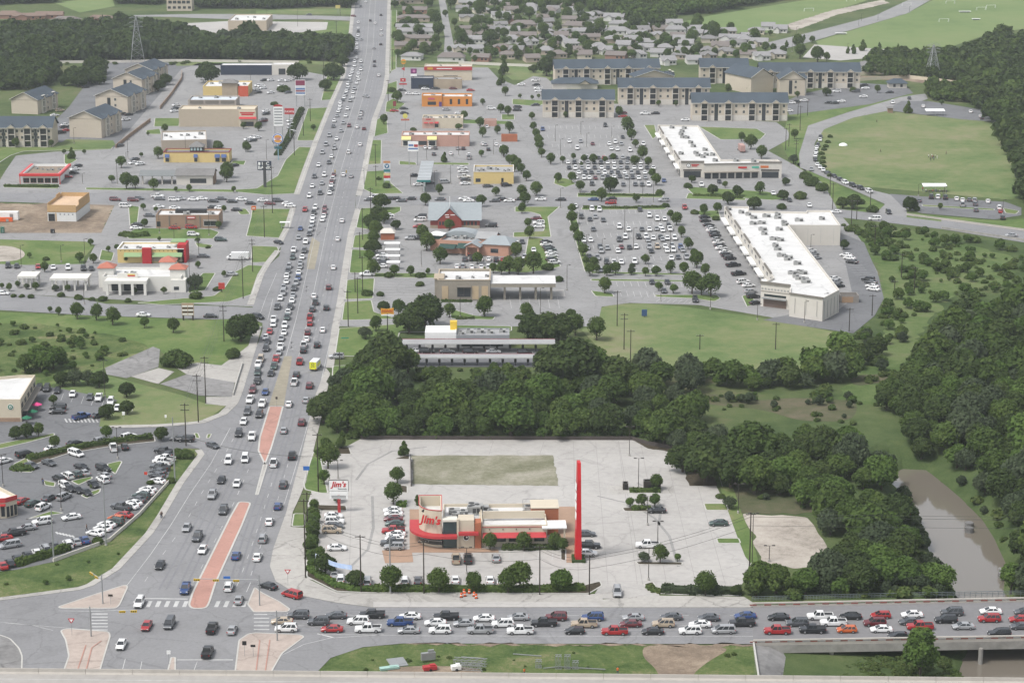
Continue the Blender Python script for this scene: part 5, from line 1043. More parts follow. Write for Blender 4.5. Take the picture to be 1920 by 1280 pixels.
# barn steak house
o, W = site('gabled_restaurant', (807,428), (899,428), 'red barn-like restaurant with grey metal roof and big front gable', 'restaurant')
walls(o, W, 16, 3.4, BARN); m = MB(); m.box((W/2,-.05,.6),(W+.1,.12,1.2)); m.obj('stone_base', STONE, o); gable(o, W, 16, 3.4, 9.0, MROOF, 'x', ov=.9, wm=BARN)
m = MB(); m.add([(W*.13,-1.4,3.3),(W*.66,-1.4,3.3),(W*.395,-1.4,8.3),(W*.13,8,3.3),(W*.66,8,3.3),(W*.395,8,8.3)],[(0,2,5,3),(2,1,4,5)],0); m.obj('gable_roof', MROOF, o)
m = MB(); m.add([(W*.155,-1.2,0),(W*.635,-1.2,0),(W*.635,-1.2,3.5),(W*.395,-1.2,8.0),(W*.155,-1.2,3.5),(W*.155,0,0),(W*.635,0,0),(W*.635,0,3.5),(W*.155,0,3.5)],[(0,1,2,3,4),(1,6,7,2),(5,0,4,8)]); m.obj('gable_front', BARN, o)
for i in range(4): pane(o, W*(.7+.075*i), 1.9, .9, 1.6)
for i in range(3): pane(o, W*(.2+.06*i), 2.2, .8, 1.4, y=-1.2)
m = MB()
for (x_,z_,w_) in ((.34,5.6,1.6),(.46,5.6,1.8),(.35,4.7,1.5)): m.box((W*x_,-1.24,z_),(w_,.06,.32))
m.obj('sign_lettering', WTX, o); m = MB(); m.bar((W*.395,2,8),(W*.395,2,12.5),.12); m.obj('flagpole', WTX, o); units(o, W*.5, 5, 6.2, 3, 4, x0=W*.5, y0=11)
# salmon restaurant
o, W = site('salmon_restaurant', (823,474), (954,481), 'salmon stucco restaurant with mixed grey roofs, dark awnings and a domed roof', 'restaurant')
shell(o, W*.62, 17, 5.0, SALM, ROOFG, .8); shell(o, W*.38, 12, 4.4, SALM, ROOFG, .4, x0=W*.62+.02, y0=-.5, wn='wing_wall', rn='wing_roof')
gable(o, W*.36, 9.5, 4.5, 6.8, MROOF, 'x', x0=W*.64, y0=0, hip=3.5, name='hip_roof', ov=1.0)
awning(o, .6, W*.26, 3.6, 4.5, .9, GREENA); awning(o, W*.28, W*.42, 4.2, 4.0, 1.2, GREENA)
q = gable(o, 5.5, 7, 4.0, 5.6, MROOF, 'y', x0=W*.42, y0=-4.5, name='porch_roof', wm=SALM)
for x_ in (W*.42+.5, W*.42+5): m = MB(); m.box((x_,-4,2),(.6,.6,4)); m.obj('column', SALM, o)
m = MB(); n = 8
for i in range(n): 
    a_ = math.pi*i/n; b2 = math.pi*(i+1)/n
    m.add([(W*.22-6.5*math.cos(a_),9,4.5+2.4*math.sin(a_)),(W*.22-6.5*math.cos(b2),9,4.5+2.4*math.sin(b2)),(W*.22-6.5*math.cos(b2),16,4.5+2.4*math.sin(b2)),(W*.22-6.5*math.cos(a_),16,4.5+2.4*math.sin(a_))],[(0,3,2,1)])
    m.add([(W*.22-6.5*math.cos(a_),9,4.5),(W*.22-6.5*math.cos(b2),9,4.5),(W*.22-6.5*math.cos(b2),9,4.5+2.4*math.sin(b2)),(W*.22-6.5*math.cos(a_),9,4.5+2.4*math.sin(a_))],[(0,1,2,3)])
m.obj('barrel_roof', MROOF, o); gable(o, 7, 8, 5.6, 7.4, ROOFG, 'x', x0=W*.5, y0=4, name='clerestory_roof', wm=SALM); walls(o, 7, 8, 5.6, SALM, W*.5, 4, 'clerestory_wall')
m = MB(); m.box((-2.2,6,2.9),(4.6,4.5,5.8)); m.obj('tower', SALM, o); m = MB(); m.box((-2.2,6,5.2),(4.7,4.6,1.6)); m.obj('tower_band', GREENA, o); gable(o, 4.6, 4.5, 6.0, 7.0, WHITE, 'x', x0=-4.5, y0=3.75, hip=2, name='tower_roof')
units(o, W*.5, 5, 4.2, 4, 5, x0=2, y0=4); pane(o, W*.8, 2, 3, 1.6, y=-.5)
# small brick pavilion by the avenue
o, W = site('brick_pavilion', (714,450), (739,450), 'small orange brick pavilion with scalloped roof among the avenue trees', 'pavilion'); walls(o, W, 5, 2.8, BRICKR); gable(o, W, 5, 2.8, 4.2, STUCW, 'x', hip=1.6, ov=.4)
for i in range(4):
    o, W = site('carport', (720+i*1.5,470+i*12), (750,470+i*12), '%s white carport canopy from the top beside the pocket lot' % ORD[i+1], 'carport', 'white carport canopies'); m = MB(); m.box((W/2,1.6,2.6),(W,3.2,.2)); m.obj('canopy_roof', WHITE, o)
    for x_ in (.3,W-.3): m = MB(); m.bar((x_,1.6,0),(x_,1.6,2.6),.09); m.obj('post', BRZ, o)
# filling station canopy and shop
o, W = site('fuel_canopy', (782,362), (807,362), 'long grey filling station canopy with teal front edge over the pumps', 'canopy'); m = MB(); m.box((W/2,24,5.2),(W,48,.7)); m.obj('canopy_roof', [mat('canopy_steel',(.36,.38,.39),.5,.1,1)], o)
m = MB()
for i in range(13): m.box((W/2,2+i*3.7,5.62),(W-.2,.2,.12))
m.obj('roof_seam', GALV, o); m = MB(); m.box((W/2,-.06,5.2),(W+.1,.12,.9)); m.obj('fascia', flat('teal_fascia',(.02,.16,.15),.4), o)
for i in range(5): m = MB(); m.bar((W/2,3+i*10.5,0),(W/2,3+i*10.5,4.9),.25,0,8); m.obj('column', WHITE, o); m = MB(); m.box((W/2,5.2+i*10.3,.95),(.9,.6,1.9)); m.obj('fuel_pump', flat('pump_green',(.03,.13,.09),.5), o)
o, W = shop((888,345),(963,345), 17, 5.4, 'yellow filling station shop with flat grey roof', YST, ROOFG, nu=6, seed=8, nwin=0, cap=STUCW); pane(o, 2, 1.6, 2.2, 1.6); pane(o, W*.72, 1.5, 1, 2.2, name='door')
# shops on the right, far side of the filling station
o, W = shop((753,275),(880,275), 12, 5.6, 'pink brick shop row with flat white roof and two yellow awnings', PINKB, ROOFW, nu=5, seed=2, side=False); pane(o, W*.22, 1.7, 10, 2.0)
for a_, b2 in ((0,.14),(.38,.52)): awning(o, W*a_, W*b2, 5.0, 1.4, 1.5, flat('yellow_stripe',(.60,.56,.22),.6)); m = MB(); m.box((W*(a_+b2)/2,-.08,1.9),(W*.13,.2,3.8)); m.obj('glazed_bay', STUCW, o); pane(o, W*(a_+b2)/2, 1.6, W*.09, 2.2, y=-.2)
o, W = shop((792,241),(868,241), 11, 5.3, 'beige fast food restaurant with small red awnings', CREAM, STUCW, nu=6, seed=6, name='restaurant', cat='restaurant', par=1.0)
for i in range(3): awning(o, W*(.04+.13*i), W*(.14+.13*i), 3.4, .9, .8, REDT); pane(o, W*(.09+.13*i), 1.4, W*.09, 1.8)
m = MB(); m.box((W*.15,-.12,2.65),(W*.3,.3,5.3)); m.obj('entrance_tower', mat('pink_stucco',(.45,.29,.24),.85,.06,1), o); m = MB(); m.box((W*.15,-.3,4.6),(W*.12,.08,.6)); m.obj('sign_panel', REDT, o)
o, W = shop((791,200),(885,200), 12, 5.4, 'bright orange fast food restaurant with a taller left block', ORST, ROOFW, nu=3, seed=6, name='restaurant', cat='restaurant')
shell(o, W*.4, 10, 6.0, ORST, ROOFW, .7, y0=-.6, wn='front_block', rn='front_roof'); pane(o, W*.2, 1.8, 4.5, 1.8, y=-.6); m = MB(); m.box((W*.19,-.72,4.3),(3.6,.08,.9)); m.obj('sign_panel', flat('pink_sign',(.45,.08,.14),.5), o)
for x_ in (.58,.74,.9): pane(o, W*x_, 2.6, 1.3, 2.8)
m = MB(); m.box((W*.37,-.72,1.3),(1.4,.1,2.6)); m.obj('door', flat('purple_door',(.08,.03,.16),.5), o)
o, W = shop((771,167),(866,167), 11, 5.6, 'two tone restaurant, near black left half and brown stone right half', STONE, ROOFG, nu=3, seed=1, name='restaurant', cat='restaurant'); shell(o, W*.44, 10, 6.2, NAVY, ROOFG, .6, y0=-.4, wn='dark_block', rn='dark_roof'); pane(o, W*.25, 1.3, 6, 2.2, y=-.4)
o, W = shop((796,151),(885,151), 9, 8.4, 'flat shop with a wide red fascia in front of a white roof', CREAM, ROOFW, nu=2, seed=1); m = MB(); m.box((W/2,-.2,6.9),(W+.3,.5,2.0)); m.obj('red_fascia', REDT, o); pane(o, W*.55, 1.6, W*.3, 2.2); m = MB(); m.box((W*.42,-.48,6.9),(9,.06,.5)); m.obj('lettering', WTX, o); m = MB(); m.box((W*.12,-.48,6.9),(3.2,.06,1.2)); m.obj('round_emblem', flat('gold',(.5,.3,.04),.5), o)
o, W = shop((940,266),(970,266), 4, 3.2, 'low orange brick enclosure wall building beside the trees', BRICKR, STUCW, nu=0)
o, W = shop((908,237),(931,237), 6, 3.0, 'small tan utility enclosure behind the beige restaurant', PINKB, ROOFG, nu=0)
# ---------------------------------------------------------------- left side shops
o, W = shop((336,238),(479,238), 13, 9.0, 'large beige windowless shop with a small red canopy at its right end', BEIGE, CREAM, nu=2, seed=3, par=.5, side=False); m = MB(); m.box((W*.9,-.35,4.2),(W*.22,.9,8.4)); m.obj('entrance_tower', CREAM, o)
awning(o, W*.79, W*1.02, 5.2, 1.4, .9, REDT, y=-.8); pane(o, W*.9, 1.5, W*.16, 2.4, y=-.8); m = MB(); m.box((W*.9,-.84,7.3),(7.5,.06,.5)); m.box((W*.9,-.84,6.4),(6,.06,.8)); m.obj('red_lettering', RTX, o)
o, W = shop((303,283),(388,281), 28, 5.0, 'tan shop with bright white roof behind the yellow restaurant', mat('taupe_stucco',(.33,.28,.225),.85,.06,.6), ROOFW, nu=6, seed=12)
o, W = site('restaurant', (307,305), (430,305), 'long yellow restaurant with dark red parapet and blue awnings', 'restaurant'); shell(o, W, 10, 4.8, YST, GREYR, .6, cap=DRED)
for a_, b2 in ((.02,.09),(.46,.52),(.78,.86),(.88,.96)): awning(o, W*a_, W*b2, 3.9, .9, 1.5, BLUEA); pane(o, W*(a_+b2)/2, 1.2, W*(b2-a_)*.8, 1.8)
m = MB(); m.box((W*.5,4,5.9),(6,6,2.4)); m.obj('cupola', BLK, o); gable(o, 6, 6, 7.2, 9.2, GREYR, 'x', x0=W*.5-3, y0=1, hip=2.9, name='cupola_roof')
for i in range(4): m = MB(); m.box((W*.5-2.2+i*1.45,.96,6.1),(.9,.08,1.3)); m.obj('cupola_window', flat('pale_glass',(.4,.5,.5),.3), o)
o, W = site('bank_building', (331,347), (399,347), 'brick bank with grey pitched roof and a long drive-through roof on its left', 'bank'); walls(o, W, 11, 4.3, STUCW); gable(o, W, 11, 4.3, 6.4, GREYR, 'x', hip=0.0, wm=STUCW, ov=.7)
gable(o, W*1.0, 10, 3.9, 5.6, mat('grey_green_metal',(.17,.18,.18),.6,.1,1), 'x', x0=-W*1.02, y0=1, wm=STUCW, ov=.4, name='canopy_roof')
for i in range(4): m = MB(); m.box((-W*.95+i*W*.27,2,1.9),(.6,.6,3.8)); m.obj('column', STUCW, o)
m = MB(); m.box((W+.2,5,2.4),(.8,7,4.8)); m.obj('brick_end', BRICKB, o); pane(o, W*.6, 1.8, W*.45, 2.0)
o, W = shop((353,205),(443,205), 16, 5.0, 'flat pale-roofed shop with dark framed rear wall in the upper left row', mat('greige',(.33,.29,.25),.85,.06,.6), mat('bluish_white_roof',(.50,.54,.58),.6,.06,.3), nu=3, seed=5)
for i in range(3): m = MB(); m.box((W*(.18+.32*i),-.1,3.8),(W*.28,.15,1.6)); m.obj('dark_panel', TRIMB, o)
o, W = shop((381,181),(465,181), 22, 5.6, 'white roofed shop with orange red front corner and grey hip-roofed tower', YST, ROOFW, nu=5, seed=5); m = MB(); m.box((W*.9,-.3,2.9),(W*.22,1,5.8)); m.obj('orange_block', mat('vermilion',(.45,.08,.04),.7,.06,1), o)
m = MB(); m.box((W*.6,.6,3.8),(8.5,3,7.6)); m.obj('tower', STONE, o); gable(o, 8.5, 6, 7.6, 9.6, GREYR, 'x', x0=W*.6-4.25, y0=-1.2, hip=3.5, name='tower_roof')
o, W = shop((414,141),(510,141), 10, 5.8, 'long low building with dark blue wall facing the shops, below the woods', NAVY, ROOFW, nu=0, par=.3); shell(o, 13, 10, 6.2, STUCW, ROOFW, .4, x0=W+.02, wn='pale_wall', rn='pale_roof'); m = MB(); m.box((W+6,-.05,2),(4,.1,3.5)); m.obj('door', DARKW, o)
o, W = shop((428,58),(500,58), 40, 7.0, 'big white flat-roofed hall on the far side street', BEIGE, ROOFW, nu=4, seed=2)
o, W = shop((313,21),(360,21), 12, 9.5, 'multi storey pale building with balconies among the far woods', APTW, ROOFW, nu=1, nwin=5, wz=(5.5,7.5), name='office_building', cat='building')
for i in range(5): pane(o, W*(.1+.2*i), 2.5, 2.2, 1.8)
# diner bottom-left of the upper strip
o, W = site('diner', (43,345), (110,345), 'drive-up diner with bright red roof band and glass front', 'diner'); shell(o, W, 24, 4.6, WHITE, mat('brownish_roof',(.20,.16,.12),.85,.2,.6), 1.0); m = MB()
for (xa,ya,xb,yb) in ((-1.2,-1.6,W+1.2,-.02),(-1.2,-.02,-.02,24),(W+.02,-.02,W+1.2,24)): m.box(((xa+xb)/2,(ya+yb)/2,4.2),(xb-xa,yb-ya,1.1))
m.obj('red_band', flat('bright_red',(.52,.03,.03),.4), o); units(o, W*.8, 12, 3.6, 5, 7, 2, 10)
for i in range(5): pane(o, W*(.1+.2*i), 1.5, W*.16, 2.0, fm=REDT)
for x_ in (-.9,W+.9): m = MB(); m.box((x_,-1.3,1.9),(.3,.3,3.8)); m.obj('column', MATS['bright_red'], o)
# construction shell
o, W = site('unfinished_building', (90,415), (144,415), 'unfinished wooden building shell with sheathed upper floor on bare dirt', 'construction'); o.rotation_euler.z -= .06
walls(o, W, 23, 3.6, mat('white_sheathing',(.62,.63,.62),.7,.06,.5)); m = MB(); m.box((W/2,11.5,4.9),(W+.1,23.1,2.2)); m.obj('wood_storey', OSB, o)
m = MB(); m.add([(.3,.3,6.03),(W-.3,.3,6.03),(W-.3,22.7,6.03),(.3,22.7,6.03)],[(0,1,2,3)]); m.obj('roof_deck', mat('plywood_deck',(.50,.36,.24),.85,.14,1.2), o)
m = MB()
for (c,d_) in (((W/2,.1,6.35),(W,.15,.7)),((.1,11.5,6.7),(.15,22,1.4)),((W-.1,14,6.9),(.15,17,1.8)),((W/2,22.9,6.8),(W,.15,1.6)),((.1,17,7.4),(.2,6,1.6))): m.box(c, d_)
m.obj('timber_parapet', OSB, o); m = MB(); m.box((1.6,-.05,1.6),(2.6,.14,3.0)); m.obj('door_opening', BLK, o); m = MB(); m.box((3.4,-.02,1.8),(.5,.1,3.4)); m.obj('timber_post', OSB, o)
m = MB(); 
for i in range(4): m.box((5.2+i*1.7,-.04,2.9),(.5,.09,.35))
m.obj('vent_opening', NAVY, o)
# brick restaurant
o, W = shop((293,428),(411,428), 12, 5.4, 'brown brick restaurant with dark roof screen and pilasters behind red cars', BRICKB, ROOFW, nu=3, seed=14, name='restaurant', cat='restaurant')
for x_ in (.21,.475,.70): m = MB(); m.box((W*x_,-.1,2.5),(.35,.2,5.0)); m.obj('pilaster', TRIMB, o)
m = MB(); m.box((W*.52,8,5.4),(W*.5,2.5,1.5)); m.obj('roof_screen', BLK, o); pane(o, W*.86, 1.9, W*.2, 1.8, fm=WTX); pane(o, W*.04, 1.7, 1.5, 2); awning(o, W*.75, W*.97, 3.6, .8, .5, TRIMB)
m = MB(); m.box((W*.56,-.12,4.3),(3.4,.12,1.1)); m.obj('sign_panel', mat('red_sign_panel',(.40,.05,.05),.5,.05,1), o); m = MB(); m.box((W*.56,-.2,4.3),(2.8,.05,.35)); m.obj('lettering', WTX, o)
# yellow / green / red restaurant
o, W = site('restaurant', (221,493), (345,493), 'yellow restaurant with central red tower and green sloped awnings', 'restaurant'); shell(o, W, 12, 5.3, YST, ROOFW, .6, cap=WHITE); m = MB(); m.box((W*.45,-.6,2.9),(3.4,1.6,5.8)); m.obj('red_tower', mat('crimson_stucco',(.36,.02,.025),.7,.06,1), o)
m = MB(); m.box((W*.97,4,3.4),(3.2,8,6.8)); m.obj('corner_tower', MATS['crimson_stucco'], o); m = MB(); m.box((W*.89,7.5,6.9),(5.5,6,.3)); m.obj('tower_roof', flat('sage_green',(.20,.30,.14),.6), o)
awning(o, W*.10, W*.37, 3.9, 1.6, 1.3, MATS['sage_green']); awning(o, W*.53, W*.98, 3.9, 1.6, 1.3, MATS['sage_green']); m = MB(); m.box((W*.75,-.06,1.4),(W*.45,.1,1.9)); m.obj('stone_base', STONE, o)
for i in range(14):
    if i not in (5,6): m = MB(); m.box((W*(.05+.065*i),-.03,4.6),(.3,.06,.3)); m.obj('vent', BRZ, o)
units(o, W*.8, 9, 4.7, 4, 3)
# white bank with terracotta towers
o, W = site('bank_building', (178,548), (352,548), 'white bank with three terracotta hip-roofed towers and a columned porch', 'bank'); WB = mat('bright_white_stucco',(.60,.585,.54),.8,.05,.5)
shell(o, W*.85, 15, 5.4, WB, ROOFW, .8, x0=W*.08, y0=1); units(o, 5, 4, 4.6, 2, 3, x0=W*.26, y0=7)
for x_, y_, hh in ((.01,7,7.2),(.64,15,7.6),(.80,4,7.4)):
    m = MB(); m.box((W*x_+2.6,y_+2.6,hh/2),(5.4,5.4,hh)); m.obj('tower', WB, o); gable(o, 5.4, 5.4, hh, hh+1.7, TERR, 'x', x0=W*x_-.1, y0=y_-.1, hip=3.1, name='tower_roof', ov=.4)
m = MB(); m.box((W*.36,-2.0,4.6),(W*.45,5.6,1.1)); m.obj('porch_roof', WB, o); m = MB(); m.box((W*.36,.2,6.0),(W*.22,.6,1.6)); m.obj('sign_wall', WB, o); m = MB(); m.box((W*.4,-.14,6.4),(2.6,.06,.35)); m.obj('gold_emblem', flat('sign_gold',(.6,.42,.04),.5), o); m = MB(); m.box((W*.4,-.14,5.9),(2.6,.06,.35)); m.obj('red_lettering', RTX, o)
for i in range(4): m = MB(); m.box((W*(.16+.135*i),-4.3,2.0),(.9,.9,4.1)); m.obj('column', WB, o)
for i in range(3): m = MB(); m.box((W*(.225+.135*i),-.1+1.0,1.8),(3.2,.1,3.0)); m.obj('window', DARKW, o)
m = MB(); m.box((W*.9,2,2.2),(W*.16,4,4.4)); m.obj('annex', WB, o); pane(o, W*.88, 1.4, 1.8, 1.2)
for a_, b2, H_, lab in (((94,546),(165,546),4.2,'white drive-through canopy with columns left of the white bank'),((33,541),(69,541),4.0,'smaller white canopy at the left end of the white bank drive')):
    o, W = site('bank_canopy', a_, b2, lab, 'canopy', 'white drive-through canopies'); m = MB(); m.box((W/2,4,H_),(W,8,.8)); m.obj('canopy_roof', WB, o)
    for i in range(4):
        for y_ in (1,7): m = MB(); m.box((W*(.06+.29*i),y_,H_/2-.2),(.6,.6,H_-.4)); m.obj('column', WB, o)
# ---------------------------------------------------------------- long white retail buildings (roof outline from the photo at its real height)
def retail(name, roofpx, H, label, wm=STUCW, z=-0.1):
    P = [G(x, y, H).to_2d() for x, y in roofpx]; c = G(*roofpx[0], H); o = empty(name, (c.x,c.y,0), 0, label, 'shop row')
    L = [(p.x-c.x, p.y-c.y) for p in P]; Q = inset([Vector(p) for p in L], .35); 
    if area(L) < 0: Q = Q
    n = len(L); m = MB(); A = area(L) > 0
    fs = []
    for i in range(n):
        j = (i+1) % n
        fs += [(i,j,n+j,n+i),(n+i,n+j,2*n+j,2*n+i),(2*n+i,2*n+j,3*n+j,3*n+i)]
    if not A: fs = [f[::-1] for f in fs]
    m.add([(*p,z) for p in L]+[(*p,H) for p in L]+[(*p,H) for p in Q]+[(*p,H-.8) for p in Q], fs); m.obj('wall', wm, o)
    m = MB(); m.sheet(Q, H-.79); m.obj('roof', ROOFW, o)
    def loc(px, py, zz=H-.8): g = G(px, py, zz); return (g.x-c.x, g.y-c.y, zz)
    return o, L, loc
RB = [(1358,386.5),(1404,387),(1404,395),(1512,397),(1513,394),(1557,394),(1576,422),(1479,421.5),(1574,543),(1543,559),(1481,550),(1481,538),(1427,531.5),(1450,520)]
o, L, loc = retail('long_shop_row', RB, 8.0, 'long white-roofed row of shops running away beside the slanted parked cars')
for i, (px_, py_) in enumerate([(1403,404),(1413,410),(1437,407),(1458,404),(1458,410),(1498,415),(1541,412),(1412,421),(1428,420),(1470,419),(1472,423),(1430,432),(1433,440),(1461,432),(1451,450),(1454,462),(1458,469),(1465,481),(1476,488),(1495,496),(1486,514),(1492,520),(1500,512),(1505,514),(1497,524),(1509,526),(1511,530),(1366,394),(1463,452),(1478,485),(1390,400)]):
    x_, y_, z_ = loc(px_, py_); unit(o, x_, y_, z_, 2.2+(i%3)*.5, 1.8, 1.2)
def face(o, p, q, n, z0, z1, wf, mt, name, off=.05, t=.08):
    """n openings along the wall p->q (local xy)"""
    p, q = Vector(p), Vector(q); d = (q-p); Ln = d.length; u = d/Ln; nn = Vector((u.y,-u.x)); rz = math.atan2(u.y,u.x)
    for i in range(n):
        c = p+u*Ln*(i+.5)/n+nn*off; m = MB(); m.box((c.x,c.y,(z0+z1)/2),(Ln/n*wf,t,z1-z0),0,rz); m.obj(name, mt, o)
lf0, lf1 = L[0], L[13]
face(o, lf0, lf1, 14, .2, 3.0, .7, DARKW, 'window'); face(o, lf0, lf1, 14, 5.6, 6.8, .28, DARKW, 'upper_window'); face(o, lf0, lf1, 7, 3.3, 3.9, .7, WHITE, 'canopy', .9, 1.7)
face(o, lf0, lf1, 5, 8.0, 8.7, .6, TRIMB, 'raised_cornice', .0, .5); face(o, L[12], L[11], 1, 8.0, 8.9, 1.04, TRIMB, 'front_cornice', .05, .5); face(o, L[10], L[9], 1, 7.7, 8.3, 1.02, TRIMB, 'front_cornice', .05, .5)
face(o, L[12], L[11], 1, .2, 2.9, .8, mat('brown_shutter',(.12,.085,.07),.7,.1,2), 'shutter'); face(o, L[12], L[11], 1, 3.2, 3.5, .84, GALV, 'canopy', .7, 1.4); face(o, L[12], L[11], 1, 3.8, 4.6, .76, DARKW, 'window'); face(o, L[12], L[11], 1, 5.4, 5.6, .98, TRIMB, 'moulding', .06, .1); face(o, L[12], L[11], 9, 6.1, 6.7, .5, UNIT, 'letter', .06, .08)
face(o, L[10], L[9], 3, 1.4, 6.8, .02, GALV, 'downpipe', .06, .14); face(o, L[6], L[7], 4, .8, 6.8, .015, GALV, 'downpipe', .06, .14); face(o, L[9], L[8], 5, .5, 6.5, .02, GALV, 'downpipe', .06, .14)
RA = [(1233,234),(1309,235),(1357,303),(1458,301.5),(1466,306.5),(1281,306.5)]
o, L, loc = retail('shop_row', [(1233,234),(1309,235),(1352,299),(1458,299),(1466,305.5),(1423,305.2),(1320,307),(1320,304.5),(1277,304.5)], 7.0, 'L-shaped white-roofed shop row with round emblem, above the cross street')
for i, (px_, py_) in enumerate([(1260,241),(1283,242),(1279,248),(1277,253),(1280,259),(1288,260),(1295,269),(1300,276),(1322,283),(1305,289),(1324,292),(1309,293),(1336,292),(1277,290),(1413,304),(1380,303),(1318,296),(1341,303)]):
    x_, y_, z_ = loc(px_, py_); unit(o, x_, y_, z_, 2.4, 1.9, 1.3)
face(o, L[0], L[8], 10, .2, 2.8, .6, DARKW, 'window'); face(o, L[0], L[8], 10, 4.8, 6.0, .2, DARKW, 'upper_window'); face(o, L[0], L[8], 5, 3.2, 3.7, .6, WHITE, 'canopy', .9, 1.7); face(o, L[0], L[8], 3, 7.0, 7.7, .6, TRIMB, 'raised_cornice', 0, .5)
face(o, L[8], L[7], 1, 6.9, 7.7, 1.02, TRIMB, 'front_cornice', .05, .5); face(o, L[6], L[5], 1, 6.6, 7.0, 1.0, TRIMB, 'front_cornice', .05, .4); face(o, L[5], L[4], 1, 7.0, 7.6, 1.02, TRIMB, 'front_cornice', .05, .5)
face(o, L[8], L[7], 1, .2, 3.0, .74, DARKW, 'window'); face(o, L[6], L[5], 7, .2, 2.7, .8, DARKW, 'window'); face(o, L[6], L[5], 1, 3.0, 3.4, 1.0, mat('greige_band',(.30,.27,.23),.8,.05,1), 'canopy', .6, 1.2); face(o, L[5], L[4], 1, .2, 3.0, .74, DARKW, 'window'); face(o, L[5], L[4], 1, 3.3, 4.0, .8, BRZ, 'sign_band'); face(o, L[8], L[7], 1, 3.2, 3.8, .8, BRZ, 'sign_band')
pA, pB = Vector(L[8]), Vector(L[7]); cA = pA+(pB-pA)*.33; m = MB(); m.bar((cA.x,cA.y-.12,5.6),(cA.x,cA.y-.02,5.6),.95,0,16); m.bar((cA.x,cA.y-.16,5.6),(cA.x,cA.y-.11,5.6),.72,1,16); m.bar((cA.x-.0,cA.y-.2,5.25),(cA.x,cA.y-.2,5.95),.12,0,4); m.obj('round_emblem', [BLK,WTX], o)
cB = pA+(pB-pA)*.62; m = MB(); m.box((cB.x,cB.y-.08,5.95),(3.4,.06,.4)); m.box((cB.x-.3,cB.y-.08,5.3),(2.6,.06,.4)); m.obj('red_lettering', RTX, o)
pC, pD = Vector(L[6]), Vector(L[5]); 
for t_, c_, w_ in ((.68,RTX,5),(.93,flat('green_sign',(.05,.35,.25),.5),3.5)): q = pC+(pD-pC)*t_; m = MB(); m.box((q.x,q.y-.1,5.0),(w_,.08,.8)); m.obj('shop_sign', c_, o)
q = Vector(L[5])+(Vector(L[4])-Vector(L[5]))*.25; m = MB(); m.box((q.x,q.y-.1,5.2),(3.6,.08,1.0)); m.obj('shop_sign', flat('orange_sign',(.50,.13,.03),.5), o)
# dumpster enclosure behind the long row
o, W = site('service_enclosure', (1575,568), (1610,568), 'low stone service enclosure with tan gate at the end of the long shop row', 'enclosure'); shell(o, W, 5, 2.6, mat('enclosure_wall',(.24,.22,.2),.8,.1,1), DCONC, 2.0); m = MB(); m.box((W*.4,-.05,1.1),(W*.6,.1,2.0)); m.obj('gate', mat('tan_gate',(.33,.22,.14),.8,.06,1), o)
# ---------------------------------------------------------------- cafe and diner at lower left
o, L, loc = retail('cafe_building', [(-60,707),(0,706),(33,703),(66,702.5),(38,748.5),(-60,748.5)], 6.6, 'cream cafe building with white roof and a green round emblem', CREAM)
face(o, L[4], L[3], 5, 3.6, 5.0, .55, DARKW, 'window'); face(o, L[4], L[3], 1, .2, 2.4, .9, DARKW, 'shopfront'); face(o, L[4], L[3], 1, 3.0, 3.2, .95, TRIMB, 'awning', .9, 1.8)
g = G(19,762,0); cx, cy = L[4][0]-2.9, L[4][1]; m = MB(); m.bar((cx,cy-.1,4.4),(cx,cy-.02,4.4),.85,0,20); m.bar((cx,cy-.14,4.4),(cx,cy-.09,4.4),.74,1,20); m.bar((cx,cy-.18,4.4),(cx,cy-.13,4.4),.42,0,20)
for k in range(5):
    a_ = math.pi/2+k*2*math.pi/5; m.bar((cx,cy-.2,4.4),(cx+.34*math.cos(a_),cy-.2,4.4+.34*math.sin(a_)),.06,1,4)
m.obj('round_emblem', [WTX, flat('emblem_green',(.01,.13,.07),.5)], o)
m = MB(); m.box((L[5][0]/2+L[4][0]/2,L[4][1]-.06,.6),(14,.12,1.2)); m.obj('stone_base', BRICKB, o)
o, L, loc = retail('diner', [(-60,908),(0,912),(31,928),(10,934),(-60,938)], 5.2, 'red trimmed diner corner at the left picture edge', CREAM)
face(o, L[4], L[3], 1, 4.2, 5.3, 1.0, REDT, 'red_band', .1, .3); face(o, L[3], L[2], 1, 4.2, 5.3, 1.0, REDT, 'red_band', .1, .3); face(o, L[3], L[2], 3, .3, 3.0, .7, DARKW, 'window'); face(o, L[4], L[3], 6, .6, 3.4, .6, DARKW, 'window'); face(o, L[4], L[3], 1, 3.5, 3.8, 1.0, REDT, 'awning', .6, 1.2)
for nm, px_, py_, c_, lb in (('patio_umbrella',70,770,flat('hot_pink',(.6,.05,.2),.7),'bright pink patio umbrella beside the cafe'),('patio_umbrella',62,783,flat('patio_green',(.01,.12,.06),.7),'upper green patio umbrella beside the cafe'),('patio_umbrella',51,795,flat('patio_green',(.01,.12,.06),.7),'lower green patio umbrella at the cafe corner')):
    p = G(px_,py_); o = empty(nm, p, 0, lb, 'umbrella', 'cafe umbrellas'); m = MB(); m.bar((0,0,1.9),(0,0,2.6),1.5,0,8,.05); m.obj('canopy', c_, o); m = MB(); m.bar((0,0,0),(0,0,2.5),.04); m.obj('pole', BRZ, o); m = MB(); m.bar((0,0,.7),(0,0,.75),.5,0,8); m.obj('table', BRZ, o)
